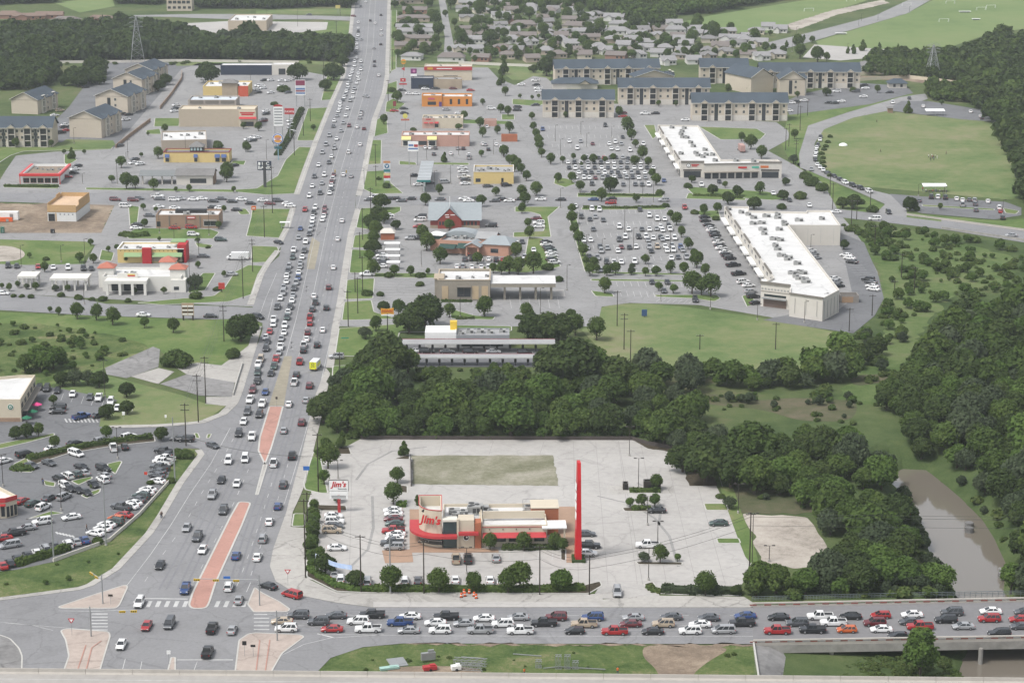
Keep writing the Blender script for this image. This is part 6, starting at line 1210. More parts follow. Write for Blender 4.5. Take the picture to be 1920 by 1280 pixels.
# ---------------------------------------------------------------- the restaurant with the curved corner
o, W = site('restaurant', (786,1027), (1026,1024), 'cream restaurant with curved corner tower, red canopy and cluttered white roof', 'restaurant'); k = W/240.0; X = lambda px_: (px_-786)*k
RC = mat('restaurant_cream',(.50,.44,.345),.8,.05,.5)
shell(o, X(1026)-X(903), 16, 5.4, RC, ROOFW, .9, x0=X(903), wn='wing_wall', rn='wing_roof'); shell(o, X(902.8)-X(832), 17, 5.0, RC, ROOFW, .7, x0=X(832), y0=.5, wn='core_wall', rn='core_roof')
# curved tower
P = []; x1 = X(829); D = 11.5; r = 5.2
P = [(x1,0)]+[(r-r*math.sin(a_), r-r*math.cos(a_)) for a_ in [math.pi/2*i/8 for i in range(9)]]+[(0,D),(x1,D)]
m = MB(); m.prism(P, 0, 3.4, 0); 
Q = inset([Vector(p) for p in P], .35); n = len(P); H = 9.2
fs = []
for i in range(n):
    j = (i+1)%n; fs += [(i,j,n+j,n+i),(n+i,n+j,2*n+j,2*n+i),(2*n+i,2*n+j,3*n+j,3*n+i)]
if area(P) < 0: fs = [f[::-1] for f in fs]
m.add([(*p,3.4) for p in P]+[(*p,H) for p in P]+[(*p,H) for p in Q]+[(*p,H-2.6) for p in Q], fs); m.obj('corner_tower', RC, o)
m = MB(); m.sheet(Q, H-2.59); m.obj('tower_roof', ROOFW, o); m = MB()
for i in range(n):
    a_, b2 = P[i], P[(i+1)%n]; m.bar((*a_,H+.05),(*b2,H+.05),.12)
m.obj('red_coping', REDT, o)
def band(d0, d1, z0, z1, mt, name, pts):
    A_ = offset_line([Vector(p) for p in pts], d0); B_ = offset_line([Vector(p) for p in pts], d1); nn = len(pts); m = MB()
    vs = [(*p,z0) for p in A_]+[(*p,z0) for p in B_]+[(*p,z1) for p in A_]+[(*p,z1) for p in B_]; fs = []
    for i in range(nn-1): fs += [(i,i+1,nn+i+1,nn+i),(2*nn+i,3*nn+i,3*nn+i+1,2*nn+i+1),(nn+i,nn+i+1,3*nn+i+1,3*nn+i),(i,2*nn+i,2*nn+i+1,i+1)]
    fs += [(0,nn,3*nn,2*nn),(nn-1,3*nn-1,4*nn-1,2*nn-1)] if False else [(0,nn,3*nn,2*nn)]
    m.add(vs, fs); m.add([(v[0],v[1],v[2]) for v in vs], [f[::-1] for f in fs]) if False else None
    return m.obj(name, mt, o)
pts = [(0,D-1)]+[(r-r*math.sin(a_), r-r*math.cos(a_)) for a_ in [math.pi/2*(8-i)/8 for i in range(9)]]+[(X(857),0)]
sgn = -1 
band(0.03*sgn, 2.3*sgn, 2.9, 3.5, REDT, 'red_canopy', pts); band(0.02*sgn, .1*sgn, .7, 2.8, DARKW, 'curved_window', pts[1:-1]+[(x1,0)])
band(0.1*sgn, .16*sgn, 1.6, 1.75, GALV, 'window_rail', pts[1:-1]+[(x1,0)])
m = MB(); m.box(((X(831)+X(857))/2,-.1,3.4),(X(857)-X(831),.6,6.8)); m.obj('glass_entry', flat('teal_glass',(.03,.055,.06),.15,0,.6), o); m = MB(); m.box(((X(831)+X(857))/2,.3,7.0),(X(857)-X(831)+.2,2.6,.5)); m.obj('entry_cap', TRIMW, o)
m = MB(); m.box((X(858.5),-.6,3.7),(.5,.9,7.4)); m.obj('pier', RC, o); m = MB(); m.box(((X(859.5)+X(889))/2,1.4,3.5),(X(889)-X(859.5),4.2,7.0)); m.obj('front_block', RC, o)
m = MB(); m.box(((X(859.5)+X(897))/2,-1.3,3.9),(X(897)-X(859.5),1.2,.7)); m.obj('red_canopy', REDT, o); m = MB(); m.bar((X(874),-.86,2.7),(X(874),-.72,2.7),.75,0,20); m.bar((X(874),-.9,2.7),(X(874),-.85,2.7),.6,1,20); m.bar((X(874)+.15,-.94,2.85),(X(874)+.15,-.89,2.85),.22,0,10); m.obj('round_emblem', [WTX, flat('emblem_dark',(.04,.02,.02),.5)], o)
m = MB(); m.box(((X(890)+X(902))/2,.8,3.2),(X(902)-X(890),3.4,6.3)); m.obj('brick_pier', BRICKR, o)
awning(o, X(905), X(1024), 3.6, 1.2, 1.0, REDT); m = MB(); m.box(((X(903)+X(1026))/2,-.06,4.95),(X(1026)-X(903),.1,.12)); m.obj('red_line', REDT, o)
for i in range(5): pane(o, X(915+24*i), 1.9, 2.4, 1.2); m = MB(); m.box((X(918+25*i),-.06,4.4),(.2,.1,.3)); m.obj('wall_lamp', BRZ, o)
m = MB(); m.box((X(1039),1.5,4.9),(X(1062)-X(1016),5.2,.35)); m.obj('end_canopy', WHITE, o)
for xx in (X(1058),): m = MB(); m.box((xx,-.6,2.4),(.4,.4,4.8)); m.obj('column', RC, o)
m = MB(); m.box((X(1025),11,3.4),(6.5,6,6.8)); m.obj('brick_block', BRICKR, o); m = MB(); m.box((X(1025),11,6.85),(6.8,6.3,.2)); m.obj('brick_cap', RC, o)
m = MB(); m.box((X(965),6.2,5.9),(X(1020)-X(903),.4,1.8)); m.obj('roof_screen', RC, o)
rnd = random.Random(4)
for i in range(14): unit(o, X(838)+rnd.uniform(0,1)*(X(1012)-X(838)), 8.0+rnd.uniform(0,7), 4.4, rnd.uniform(1.4,3.4), rnd.uniform(1.2,2.4), rnd.uniform(.9,1.9))
for i in range(4): unit(o, X(842)+i*1.8, 2.6+rnd.uniform(0,3), 4.3, 1.5, 1.5, 1.4)
for i in range(8):
    x_ = X(850)+rnd.uniform(0,1)*(X(1000)-X(850)); m = MB(); m.bar((x_,9,4.9),(x_+rnd.uniform(2,6),9+rnd.uniform(-1,5),4.9),.16,0,6); m.obj('duct', GALV, o)
m = MB(); x_ = X(985)
for dx in (0,5): 
    for dy in (0,4): m.bar((x_+dx,11+dy,4.4),(x_+dx,11+dy,6.8),.06)
for dz in (5.4,6.8): m.bar((x_,11,dz),(x_+5,11,dz),.05); m.bar((x_,15,dz),(x_+5,15,dz),.05)
m.obj('equipment_frame', GALV, o)
t_ = text(o, "Jim's", r*.45+.35, r*.12-.72, 6.9, 2.7, RTX, rz=-.4, name='script_lettering', ext=.12, sh=.25, bold=.07); m = MB(); m.bar((r*.18,.55,8.9),(r*.18+.3,.35,9.5),.35,0,6,.1); m.obj('sign_finial', BLK, o)
# ---------------------------------------------------------------- small houses of the upper middle
HW = [mat('house_wall_%s' % n_, c_, .85, .06, 1) for n_, c_ in (('white',(.55,.54,.51)),('cream',(.48,.43,.35)),('tan',(.36,.30,.24)),('brick',(.30,.17,.13)))]
HR = [mat('house_roof_%s' % n_, c_, .9, .14, 1.2) for n_, c_ in (('warm_grey',(.175,.17,.168)),('taupe',(.16,.14,.13)),('pale_grey',(.23,.225,.225)),('brown',(.18,.13,.105)))]
HN = ['warm grey','taupe','pale grey','brown']; WN = ['white','cream','tan','brick']
HOUSES = []
def hs_(tile, s, mode=0):
    for e in s.split(';'):
        q = e.split(); HOUSES.append((*T(tile, float(q[0]), float(q[1])), float(q[2])/4 if tile != 'P' else float(q[2]), int(q[3]), int(q[4]), mode))
hs_('C', "230 160 90 1 2;300 100 90 0 0;480 110 110 2 0;430 175 110 1 1;560 150 100 2 0;640 135 110 0 1;760 160 150 2 0;800 210 150 2 0;790 265 180 2 0;940 285 150 2 0;1100 185 90 2 0;1220 205 120 2 0;1230 255 150 2 0;480 225 220 1 1;550 310 220 1 2;85 215 190 1 2;85 300 190 1 2;1010 350 140 2 0;1000 390 110 2 0;1150 390 110 2 0;830 370 100 2 0;660 385 60 2 0;710 410 70 2 0;870 415 90 1 1;1090 430 70 2 0;1180 490 110 2 0;1300 360 110 2 0;1370 280 110 2 0;1290 415 100 2 1;1370 485 100 2 0;1480 415 110 0 0;1560 380 130 1 1;1640 315 180 2 0;1680 355 150 0 0;1600 420 130 0 1;1850 350 130 2 1;1880 455 120 2 0;360 440 110 1 2;545 445 90 1 1;160 470 90 1 2;280 360 110 1 1;450 360 110 2 0;770 450 150 1 3;960 440 90 2 0;1830 260 120 2 1;1750 330 90 2 0;250 50 110 1 1;420 70 100 1 1;680 60 120 2 1;20 180 80 1 3;1000 60 100 1 0")
hs_('D', "60 440 140 2 1;890 560 170 1 0;720 530 80 0 0;0 230 80 2 0;90 250 90 2 0")
hs_('B', "1600 50 160 2 1;1850 40 200 2 1;1620 160 180 0 1;1650 245 260 1 1;1640 330 150 2 0;1840 390 130 1 3;1680 465 130 1 3;1650 400 120 2 0;1460 465 200 1 0;1160 455 150 2 0;1840 145 140 2 0;1890 445 80 1 1;1900 70 120 1 1;1840 215 90 0 0")
hs_('B', "1165 30 230 0 2;1190 105 180 1 3;1180 165 240 1 2;1185 235 270 2 2;1195 270 270 2 0;1180 320 280 1 2;1180 375 280 1 2", 1)
hs_('P', "14 36 44 3 3;55 38 60 3 3;92 36 50 3 3;186 42 46 3 3;120 46 50 1 2;985 12 30 1 1;1030 28 24 1 0;760 8 40 0 2;1130 14 30 1 1;960 26 26 1 1;1330 6 26 0 0;870 8 40 1 1;905 26 30 2 1;1700 128 24 1 1")
rh = random.Random(8)
for yy in range(20,116,9):
    for xx in range(870,1400,31):
        x_, y_ = xx+rh.uniform(-8,8), yy+rh.uniform(-3,3)
        if (x_ > 1130 and y_ < 48) or (x_ > 1240 and y_ < 62) or (x_ < 1040 and y_ > 108) or any(abs(h[0]-x_) < 26 and abs(h[1]-y_) < 7 for h in HOUSES): continue
        HOUSES.append((x_, y_, rh.uniform(18,30), rh.choice((0,1,2,2)), rh.choice((0,0,1,2)), 0))
SEEN = {}
for i, (px_, py_, wpx, ri, wi, mode) in enumerate(sorted(HOUSES, key=lambda h: (round(h[1]/12), h[0]))):
    rnd = random.Random(i*7+1); Wd = max(9, wpx/S(py_)); Dp = rnd.uniform(8,12) if not mode else 11
    p = G(px_, py_); hx = rnd.uniform(-.25,.25) if not mode else 0
    zone = 'beside the straight estate street' if px_ < 860 else ('in the middle of the estate' if px_ < 1150 else ('below the far green field' if px_ < 1400 else 'near the far right field'))
    if px_ < 250: zone = 'behind the upper left woods'
    kk = (HN[ri], WN[wi], zone); SEEN[kk] = SEEN.get(kk, 0)+1
    o = empty('house', p, hx, '', 'house', 'houses of the estate'); o['label'] = 'single storey %s house with %s roof %s' % (WN[wi], HN[ri], zone); o['_n'] = SEEN[kk]; o['_k'] = '|'.join(kk)
    Hh = 2.9; m = MB(); m.box((0,Dp/2,Hh/2),(Wd,Dp,Hh)); m.obj('wall', HW[wi], o); gable(o, Wd, Dp, Hh, Hh+rnd.uniform(1.7,2.6), HR[ri], 'x', x0=-Wd/2, y0=0, wm=HW[wi], ov=.5, hip=0 if rnd.random() < .6 else Dp*.4)
    if rnd.random() < .5:
        q = gable(o, Wd*.35, 4, Hh-.02, Hh+1.5, HR[ri], 'y', x0=-Wd*.4, y0=-2.5, wm=HW[wi], ov=.3, name='porch_roof'); m = MB(); m.box((-Wd*.225,-1.2,Hh/2-.1),(Wd*.33,2.5,Hh-.2)); m.obj('porch_wall', HW[wi], o)
    for xx in (.12,.34): m = MB(); m.box((Wd*xx,-.03,1.6),(1.3,.06,1.1)); m.obj('window', DARKW, o)
groups_ = {}
for o in COL.objects:
    if o.get('_k'): groups_.setdefault(o['_k'], []).append(o)
for k_, v_ in groups_.items():
    for o in v_:
        if len(v_) > 1: o['label'] = '%s %s house with %s roof from the top, %s' % (ORD[o['_n']], k_.split('|')[1], k_.split('|')[0], k_.split('|')[2])
        del o['_k']; del o['_n']
# long wall along the estate and small park structures
def wall_line(pts, h, mt, label, cat='wall', t=.25, name='boundary_wall'):
    P = GP(pts); a_, b2 = offset_line(P, -t/2), offset_line(P, t/2); m = MB(); m.prism([*a_, *b2[::-1]], -.1, h); return tag(m.obj(name, mt), label, cat)
wall_line([(106,119),(230,118),(330,116),(560,119)], 1.6, STUCW, 'long pale boundary wall along the lower edge of the upper left woods')
wall_line([(1612,152),(1700,147),(1812,160)], 2.0, CREAM, 'pale estate wall beside the transmission tower')
wall_line([(860,120),(1000,126),(1040,134)], 1.6, STUCW, 'pale wall below the estate behind the red fascia shop')
wall_line([(1605,141),(1680,139),(1706,143),(1675,118)], 2.0, CREAM, 'corner wall around the last house of the estate')
wall_line([(676,823.5),(930,824.5),(1185,825),(1215,834),(1262,842)], 1.1, mat('dark_retaining_wall',(.06,.05,.045),.9,.2,1), 'low dark retaining wall along the back of the concrete lot')
wall_line([(771,912),(770,862)], 1.6, BRZ, 'short dark fence panel left of the bare pad', 'fence')
wall_line([(100,1053),(130,1042),(205,1015),(262,966),(318,904)], .9, STUCW, 'curved pale retaining wall between the car park and the grass bank')
wall_line([(455,683),(446,712),(437,742)], .9, KERB, 'short pale parapet beside the drainage slabs', 'parapet')
wall_line([(217,278),(246,255),(282,228)], 1.8, BRICKB, 'lower brown boundary wall beside the service road'); wall_line([(300,205),(322,178),(341,150),(341,137)], 1.8, BRICKB, 'upper brown boundary wall beside the service road')
for a_, b2, lab in (((1736,218),(1772,218),'upper white shade canopy at the edge of the sports field'),((1731,361),(1776,361),'lower white shade canopy beside the sports field car park')):
    o, W = site('shade_shelter', a_, b2, lab, 'shelter', 'park shelters'); m = MB(); m.add([(0,0,2.6),(W,0,2.6),(W,4.5,3.2),(0,4.5,3.2)],[(0,1,2,3)]); m.add([(0,0,2.5),(W,0,2.5),(W,4.5,3.1),(0,4.5,3.1)],[(3,2,1,0)]); m.obj('canopy_roof', WHITE, o)
    for x_ in (.3,W/2,W-.3):
        for y_ in (.2,4.3): m = MB(); m.bar((x_,y_,0),(x_,y_,2.6),.08); m.obj('post', GALV, o)
o, W = site('kiosk', (1665,212), (1674,212), 'small brown park kiosk beside the upper park car park', 'kiosk'); walls(o, W, 2.5, 2.6, BRICKB); gable(o, W, 2.5, 2.6, 3.4, GREYR, 'x', hip=1)
o, W = site('pavilion', (1667,166), (1700,166), 'hip-roofed stone pavilion right of the apartments', 'pavilion'); walls(o, W, 7, 2.9, APTS); gable(o, W, 7, 2.9, 5.2, SLATE, 'x', hip=3.6, ov=.8); pane(o, W*.3, 1.5, 1.4, 1.6); pane(o, W*.7, 1.5, 1.4, 1.6)
o, W = site('leasing_office', (1036,167), (1120,167), 'low hip-roofed office in front of the upper left apartment block', 'office'); walls(o, W, 11, 3.1, APTS); gable(o, W, 11, 3.1, 5.8, SLATE, 'x', hip=5.6, ov=.8); gable(o, 6, 6, 3.2, 5.2, SLATE, 'y', x0=W*.6, y0=-2, wm=APTW, name='porch_roof')
o, W = site('bus_shelter', (528,429), (540,429), 'small white bus shelter on the grass beside the avenue', 'shelter'); m = MB(); m.box((W/2,.8,2.5),(W+1.5,2,.2)); m.obj('roof', WHITE, o)
for x_ in (0,W): m = MB(); m.box((x_,.8,1.25),(.12,1.4,2.4)); m.obj('side_panel', GALV, o)
m = MB(); m.box((W/2,1.2,.5),(W*.8,.4,.1)); m.obj('bench', WHITE, o)
for px_, py_, wd, lb in ((1168,919,10,'small dark waste container on the concrete service pad'),(1207,919,32,'larger dark waste enclosure beside the lot trees')):
    o, W = site('waste_container', (px_,py_), (px_+wd,py_), lb, 'container'); shell(o, W, 2.2, 1.7 if wd < 20 else 2.3, BRZ, BLK, 1.2); m = MB(); m.box((W/2,-.05,.9),(W*.5,.08,1.2)); m.obj('gate', BLK, o)
# ================================================================ VEGETATION
def leafmat(name, cols, amp=.35):
    m, t, b = nodes(name); L = t.links
    at = t.nodes.new('ShaderNodeAttribute'); at.attribute_name = 'tint'; oi = t.nodes.new('ShaderNodeObjectInfo')
    m1 = t.nodes.new('ShaderNodeMath'); m1.operation = 'MULTIPLY_ADD'; m1.inputs[1].default_value = amp; m1.inputs[2].default_value = -amp/2; L.new(oi.outputs['Random'], m1.inputs[0])
    m2 = t.nodes.new('ShaderNodeMath'); m2.operation = 'ADD'; L.new(at.outputs['Fac'], m2.inputs[0]); L.new(m1.outputs[0], m2.inputs[1])
    rp = t.nodes.new('ShaderNodeValToRGB'); L.new(m2.outputs[0], rp.inputs[0]); e = rp.color_ramp.elements; n = len(cols)
    e[0].position, e[0].color = 0, rgb(cols[0]); e[1].position, e[1].color = 1, rgb(cols[-1])
    for i in range(1, n-1): q = e.new(i/(n-1)); q.color = rgb(cols[i])
    L.new(rp.outputs[0], b.inputs['Base Color']); b.inputs['Roughness'].default_value = .9; b.inputs['Specular IOR Level'].default_value = .12
    tl = t.nodes.new('ShaderNodeBsdfTranslucent'); L.new(rp.outputs[0], tl.inputs[0]); mx = t.nodes.new('ShaderNodeMixShader'); mx.inputs[0].default_value = .38; L.new(b.outputs[0], mx.inputs[1]); L.new(tl.outputs[0], mx.inputs[2]); L.new(mx.outputs[0], t.nodes['Material Output'].inputs['Surface'])
    return m
LM = {'s': leafmat('leaf_mid_green', [(.048,.078,.023),(.078,.12,.032),(.118,.162,.042)]), 'o': leafmat('leaf_dark_oak', [(.036,.056,.02),(.056,.084,.027),(.088,.118,.037)]),
 'y': leafmat('leaf_bright', [(.055,.095,.025),(.085,.14,.034),(.12,.18,.045)]), 'g': leafmat('leaf_grey_olive', [(.045,.064,.034),(.07,.094,.05),(.10,.122,.07)]),
 'b': leafmat('leaf_shrub', [(.05,.082,.025),(.078,.118,.034),(.12,.15,.048)])}
BARK = mat('bark', (.075,.06,.048), .95, .2, 4)
def ico():
    t = (1+5**.5)/2; v = [(-1,t,0),(1,t,0),(-1,-t,0),(1,-t,0),(0,-1,t),(0,1,t),(0,-1,-t),(0,1,-t),(t,0,-1),(t,0,1),(-t,0,-1),(-t,0,1)]
    f = [(0,11,5),(0,5,1),(0,1,7),(0,7,10),(0,10,11),(1,5,9),(5,11,4),(11,10,2),(10,7,6),(7,1,8),(3,9,4),(3,4,2),(3,2,6),(3,6,8),(3,8,9),(4,9,5),(2,4,11),(6,2,10),(8,6,7),(9,8,1)]
    v = [np.array(a)/np.linalg.norm(a) for a in v]; F = []; cache = {}
    def mid(a, b_):
        k = (min(a,b_),max(a,b_))
        if k not in cache: q = v[a]+v[b_]; v.append(q/np.linalg.norm(q)); cache[k] = len(v)-1
        return cache[k]
    for a, b_, c in f: ab, bc, ca = mid(a,b_), mid(b_,c), mid(c,a); F += [(a,ab,ca),(b_,bc,ab),(c,ca,bc),(ab,bc,ca)]
    return np.array(v), np.array(F)
IV, IF = ico()
def crown(seed, nl, shape='round', nlobe=14, ls=.13, airy=False):
    """leaf clumps (quads) and an inner core (tris) for a crown of radius 1; returns V, quads, tris, tint"""
    rg = np.random.default_rng(seed); lob = []
    if shape in ('round','flat','bush'): lob = [(np.array([rg.uniform(-.12,.12),rg.uniform(-.12,.12),0 if shape != 'bush' else .1]), .62, 0.0), (np.array([rg.uniform(-.3,.3),rg.uniform(-.3,.3),.1]), .5, .05)]
    n_l = nlobe
    for i in range(n_l):
        d = rg.normal(size=3); d /= np.linalg.norm(d); d[2] = abs(d[2])*1.0-.35 if shape != 'bush' else abs(d[2])*.8
        rr = rg.uniform(.42,.82); c = d*rr
        if shape == 'round': c *= (1,1,.9); r0 = rg.uniform(.16,.34)
        elif shape == 'flat': c *= (1.05,1.05,.62); r0 = rg.uniform(.16,.34)
        elif shape == 'cone':
            h = (i+.5)/nlobe; a = rg.uniform(0,6.28); k = (1-h)*.55; c = np.array([k*np.cos(a),k*np.sin(a),-.8+2.0*h]); r0 = .2+.32*(1-h)
        elif shape == 'tall': c = d*np.array([.55,.55,1.1])*rr*1.5; r0 = rg.uniform(.28,.42)
        else: c *= (1,1,.8); r0 = rg.uniform(.2,.38)
        lob.append((c, r0, rg.uniform(-.22,.22)))
    nlobe = len(lob)
    C = np.array([l[0] for l in lob]); Rr = np.array([l[1] for l in lob]); Tt = np.array([l[2] for l in lob])
    n0 = nl*2; li = rg.choice(nlobe, n0, p=Rr**2/np.sum(Rr**2)); d = rg.normal(size=(n0,3)); d /= np.linalg.norm(d,axis=1)[:,None]
    flip = (d[:,2] < -.25)&(rg.random(n0) < .6); d[flip,2] *= -1
    P = C[li]+d*Rr[li][:,None]*(rg.uniform(.55,1.45,n0) if airy else rg.uniform(.84,1.3,n0))[:,None]
    dist = np.linalg.norm(P[:,None,:]-C[None],axis=2)/Rr[None]; inner = np.sum(dist < .86, axis=1) > (dist[np.arange(n0),li] < .86)
    keep = np.where(~inner)[0][:nl]; P, d, li = P[keep], d[keep], li[keep]; n = len(P)
    nr = d*.75+rg.normal(size=(n,3))*.45+np.array([0,0,.25]); nr /= np.linalg.norm(nr,axis=1)[:,None]
    a = np.cross(nr, rg.normal(size=(n,3))); a /= np.linalg.norm(a,axis=1)[:,None]; b_ = np.cross(nr, a)
    s = ls*rg.uniform(.6,1.35,n)[:,None]; V = np.stack([P-a*s-b_*s*.7, P+a*s-b_*s*.55, P+a*s*.8+b_*s, P-a*s*.7+b_*s*.8],1).reshape(-1,3)
    Q = np.arange(4*n).reshape(-1,4); tint = np.repeat(.5+Tt[li]+rg.uniform(-.22,.22,n), 4)
    cv, cf, ct = [], [], []
    if airy: lob = [(l[0], l[1]*.86, l[2]) for l in lob[:2]]
    for i, (c, r0, tt) in enumerate(lob):
        cf.append(IF+len(IV)*i+len(V)); cv.append(IV*r0*.84*(1+rg.uniform(-.12,.12,(len(IV),1)))+c); ct.append(np.full(len(IV), .45+tt))
    return np.vstack([V]+cv), Q, np.vstack(cf), np.concatenate([tint]+ct)
def npmesh(name, V, Q, Tr, tint, m):
    me = bpy.data.meshes.new(name); nv, nq, nt_ = len(V), len(Q), len(Tr)
    me.vertices.add(nv); me.vertices.foreach_set('co', V.astype(np.float32).ravel())
    me.loops.add(nq*4+nt_*3); me.loops.foreach_set('vertex_index', np.concatenate([Q.ravel(), Tr.ravel()]).astype(np.int32))
    me.polygons.add(nq+nt_); me.polygons.foreach_set('loop_start', np.concatenate([np.arange(nq)*4, nq*4+np.arange(nt_)*3]).astype(np.int32))
    me.update(calc_edges=True); at = me.attributes.new('tint', 'FLOAT', 'POINT'); at.data.foreach_set('value', tint.astype(np.float32)); me.materials.append(m); return me
# shape, crown radius factor, centre height, vertical stretch per kind (units of crown radius)
KIND = {'s':('round','s',1.35,1.2), 'o':('flat','o',.95,1.1), 'y':('round','y',1.3,1.1), 'c':('cone','s',1.2,1.05), 'g':('flat','g',1.0,1.1), 'b':('bush','b',.25,.95), 'w':('round','s',1.05,1.1), 'W':('round','o',1.0,1.05), 'x':('round','y',1.0,1.0), 'v':('flat','g',1.05,1.25), 'T':('tall','y',1.6,1.0)}
CR, TR = {}, {}
def crown_data(k, lod, var):
    key = (k, lod, var)
    if key not in CR:
        sh, lm, cz, sz = KIND[k]; nl, ls = ((2300,.07),(950,.105),(220,.2))[lod]
        if k in 'sygov' and lod == 0: nl = 2100
        nlb = 18 if k in 'sy' else 34
        V, Q, F, t = crown(ord(k)*31+var*7, nl, sh, nlb if sh != 'cone' else 10, ls, lod == 0 and k in 'syg'); V = V*np.array([1,1,sz])+np.array([0,0,cz]); V[:,2] = np.maximum(V[:,2], .02)
        CR[key] = (V, Q, F, t)
    return CR[key]
CMESH = {}
def crown_mesh(k, var):
    if (k,var) not in CMESH: CMESH[(k,var)] = npmesh('crown', *crown_data(k,0,var), LM[KIND[k][1]])
    return CMESH[(k,var)]
def trunk_mesh(k, var):
    if (k,var) not in TR:
        rnd = random.Random(var+ord(k)); m = MB(); cz = KIND[k][2]; m.bar((0,0,-.05),(rnd.uniform(-.05,.05),0,cz*.65),.085,0,7,.06)
        for i in range(5):
            a = i*1.26+rnd.random(); m.bar((0,0,cz*(.35+.06*i)),(.55*math.cos(a),.55*math.sin(a),cz*(.85+.12*rnd.random())),.05,0,5,.02)
        TR[(k,var)] = m.mesh('trunk', BARK)
    return TR[(k,var)]
def tree(name, p, r, k, label, cat, group, rnd):
    var = rnd.randrange(5); s = (r*rnd.uniform(.95,1.05), r*rnd.uniform(.95,1.05), r*rnd.uniform(.92,1.08))
    o = empty(name, p, rnd.uniform(0,6.28), label, cat, group); o.scale = s
    link('crown', crown_mesh(k,var), o)
    if k != 'b': link('trunk', trunk_mesh(k,var), o)
    return o
COLW = {'s':'green round','o':'dark spreading oak','y':'bright green','c':'pointed dark','g':'grey green','w':'green','W':'dark','x':'bright green','v':'grey green','T':'tall bright green'}
def rowtrees(tail, group, s, order='x', name='tree'):
    it = []
    for e in s.split(';'):
        q = e.split(); x, y = T(q[0], float(q[1]), float(q[2])); it.append((x, y, float(q[3]), q[4] if len(q) > 4 else 's'))
    it.sort(key=lambda a: a[0] if order == 'x' else a[1])
    for i, (x, y, r, k) in enumerate(it):
        rnd = random.Random(int(x*13+y*7)); p = G(x, y); p.z = .05; rm = r/S(y)*(.95*rnd.uniform(.78,1.16) if k in 'syW' and r < 27 else 1)
        lab = '%s tree, %s from the %s %s' % (COLW.get(k,'green'), ORD[i+1], 'left' if order == 'x' else 'top', tail) if k != 'b' else 'rounded shrub, %s plant from the %s %s' % (ORD[i+1], 'left' if order == 'x' else 'top', tail)
        tree({'b':'shrub','o':'oak_tree','c':'conifer'}.get(k,name), p, rm, k, lab, {'b':'shrub'}.get(k,'tree'), group, rnd)
rowtrees('above the left cross street', 'trees of the left shops', 'E 950 138 13;E 1015 138 10;E 1155 152 13;E 840 92 8 y;E 1320 160 6;E 1420 160 6;E 1700 88 12;E 1755 165 5;A 1240 1000 7;A 1185 1190 11;A 910 1262 12 y;A 120 1108 8;A 220 1102 6;A 385 1105 6;A 1640 1112 10 b;A 1860 1142 7;A 540 1192 8 c;A 480 1158 4;A 632 1158 4;A 1060 1180 5;A 1420 1215 6 b;u 1110 720 8;u 990 910 9;u 970 700 7;u 820 1150 13;u 730 860 10 b')
rowtrees('below the left cross street', 'trees of the left restaurants', 'E 1075 300 8 y;E 1170 312 6;E 1085 425 8;E 1680 312 6;E 680 562 6;E 880 582 7 b;E 815 612 6;E 345 672 7 b;E 600 690 8 y;E 700 695 10;E 220 655 5 y;E 945 690 7;E 1085 690 6 b;E 1335 692 7;E 1485 545 5 y;E 1485 732 8;E 1560 582 5 b;E 1195 530 4;E 1640 440 7')
rowtrees('in the beds around the white bank', 'trees around the white bank', 'E 335 762 9;E 250 825 8;E 1465 892 15 g;E 590 965 9 b;E 690 975 7 b;E 770 975 9 b;E 415 905 7 g;E 510 905 7;E 270 900 8;E 15 885 6;E 70 905 7;E 135 880 6;E 200 890 6 g;E 1010 925 7;E 1230 925 8;E 1680 800 7;E 960 985 7 b;E 460 945 8 b;E 1470 960 12 b;E 1630 900 8 b;E 100 950 6 b;E 165 950 6 b;E 235 955 7 b')
rowtrees('on the grass below the side street', 'trees below the side street', 'E 580 1112 13;E 725 1122 17;E 845 1155 16;E 440 1085 9;E 375 1062 5;E 1300 1215 14;E 1085 1180 9 y')
rowtrees('beside the power lines above the drainage slabs', None, 'P 452 640 30 o;P 466 618 18 o;I 1320 185 30 b;I 1750 120 16 b')
rowtrees('around the cafe car park', 'trees around the cafe', 'I 190 240 17;I 300 225 28 x;I 400 205 26 x;I 470 335 15 W;I 560 330 17 g;I 660 330 15 g;I 745 345 17 W;I 950 420 17 W;I 955 545 20 W;I 810 582 16 W;I 1210 742 14 W;I 800 740 14 y;I 410 812 12;I 120 732 15 W;I 200 725 15 W;I 290 715 13;I 400 475 11;I 1390 872 16 b;I 1330 850 12 b;I 1280 1055 10 b;I 700 1092 8 b;I 1130 1070 8 b;M 735 232 11 b')
rowtrees('along the street edge of the restaurant lot', 'trees of the street edge', 'N 520 470 22 W;N 750 560 25 W;N 1010 605 26;N 1370 605 24;N 1630 605 22;N 1890 605 24;O 60 590 24;O 370 592 24 x;O 1450 622 24;O 1680 622 14 W;O 1830 630 22 W', name='street_tree')
rowtrees('along the left edge of the restaurant lot', 'trees of the left lot edge', 'N 400 305 15;N 430 190 14;N 450 80 12 y;J 520 825 13;J 540 955 20;J 510 1075 15 y;J 610 1205 14 W;J 650 800 13 c;J 440 1270 10;N 480 350 13;N 420 420 10 x', 'y')
rowtrees('standing on the restaurant lot', 'trees on the restaurant lot', 'J 1110 862 12 c;J 1060 1062 17;J 1030 1222 19;N 1755 285 19;O 90 290 18;O 320 280 17;O 380 305 12;K 1080 1112 13;K 885 1242 10 y;K 975 1242 11;K 1070 1242 11 y;O 1110 382 16;O 1240 372 9 y;O 990 372 11 g;K 1560 1175 9 b;K 1630 1255 13 g;J 1210 1225 8 c')
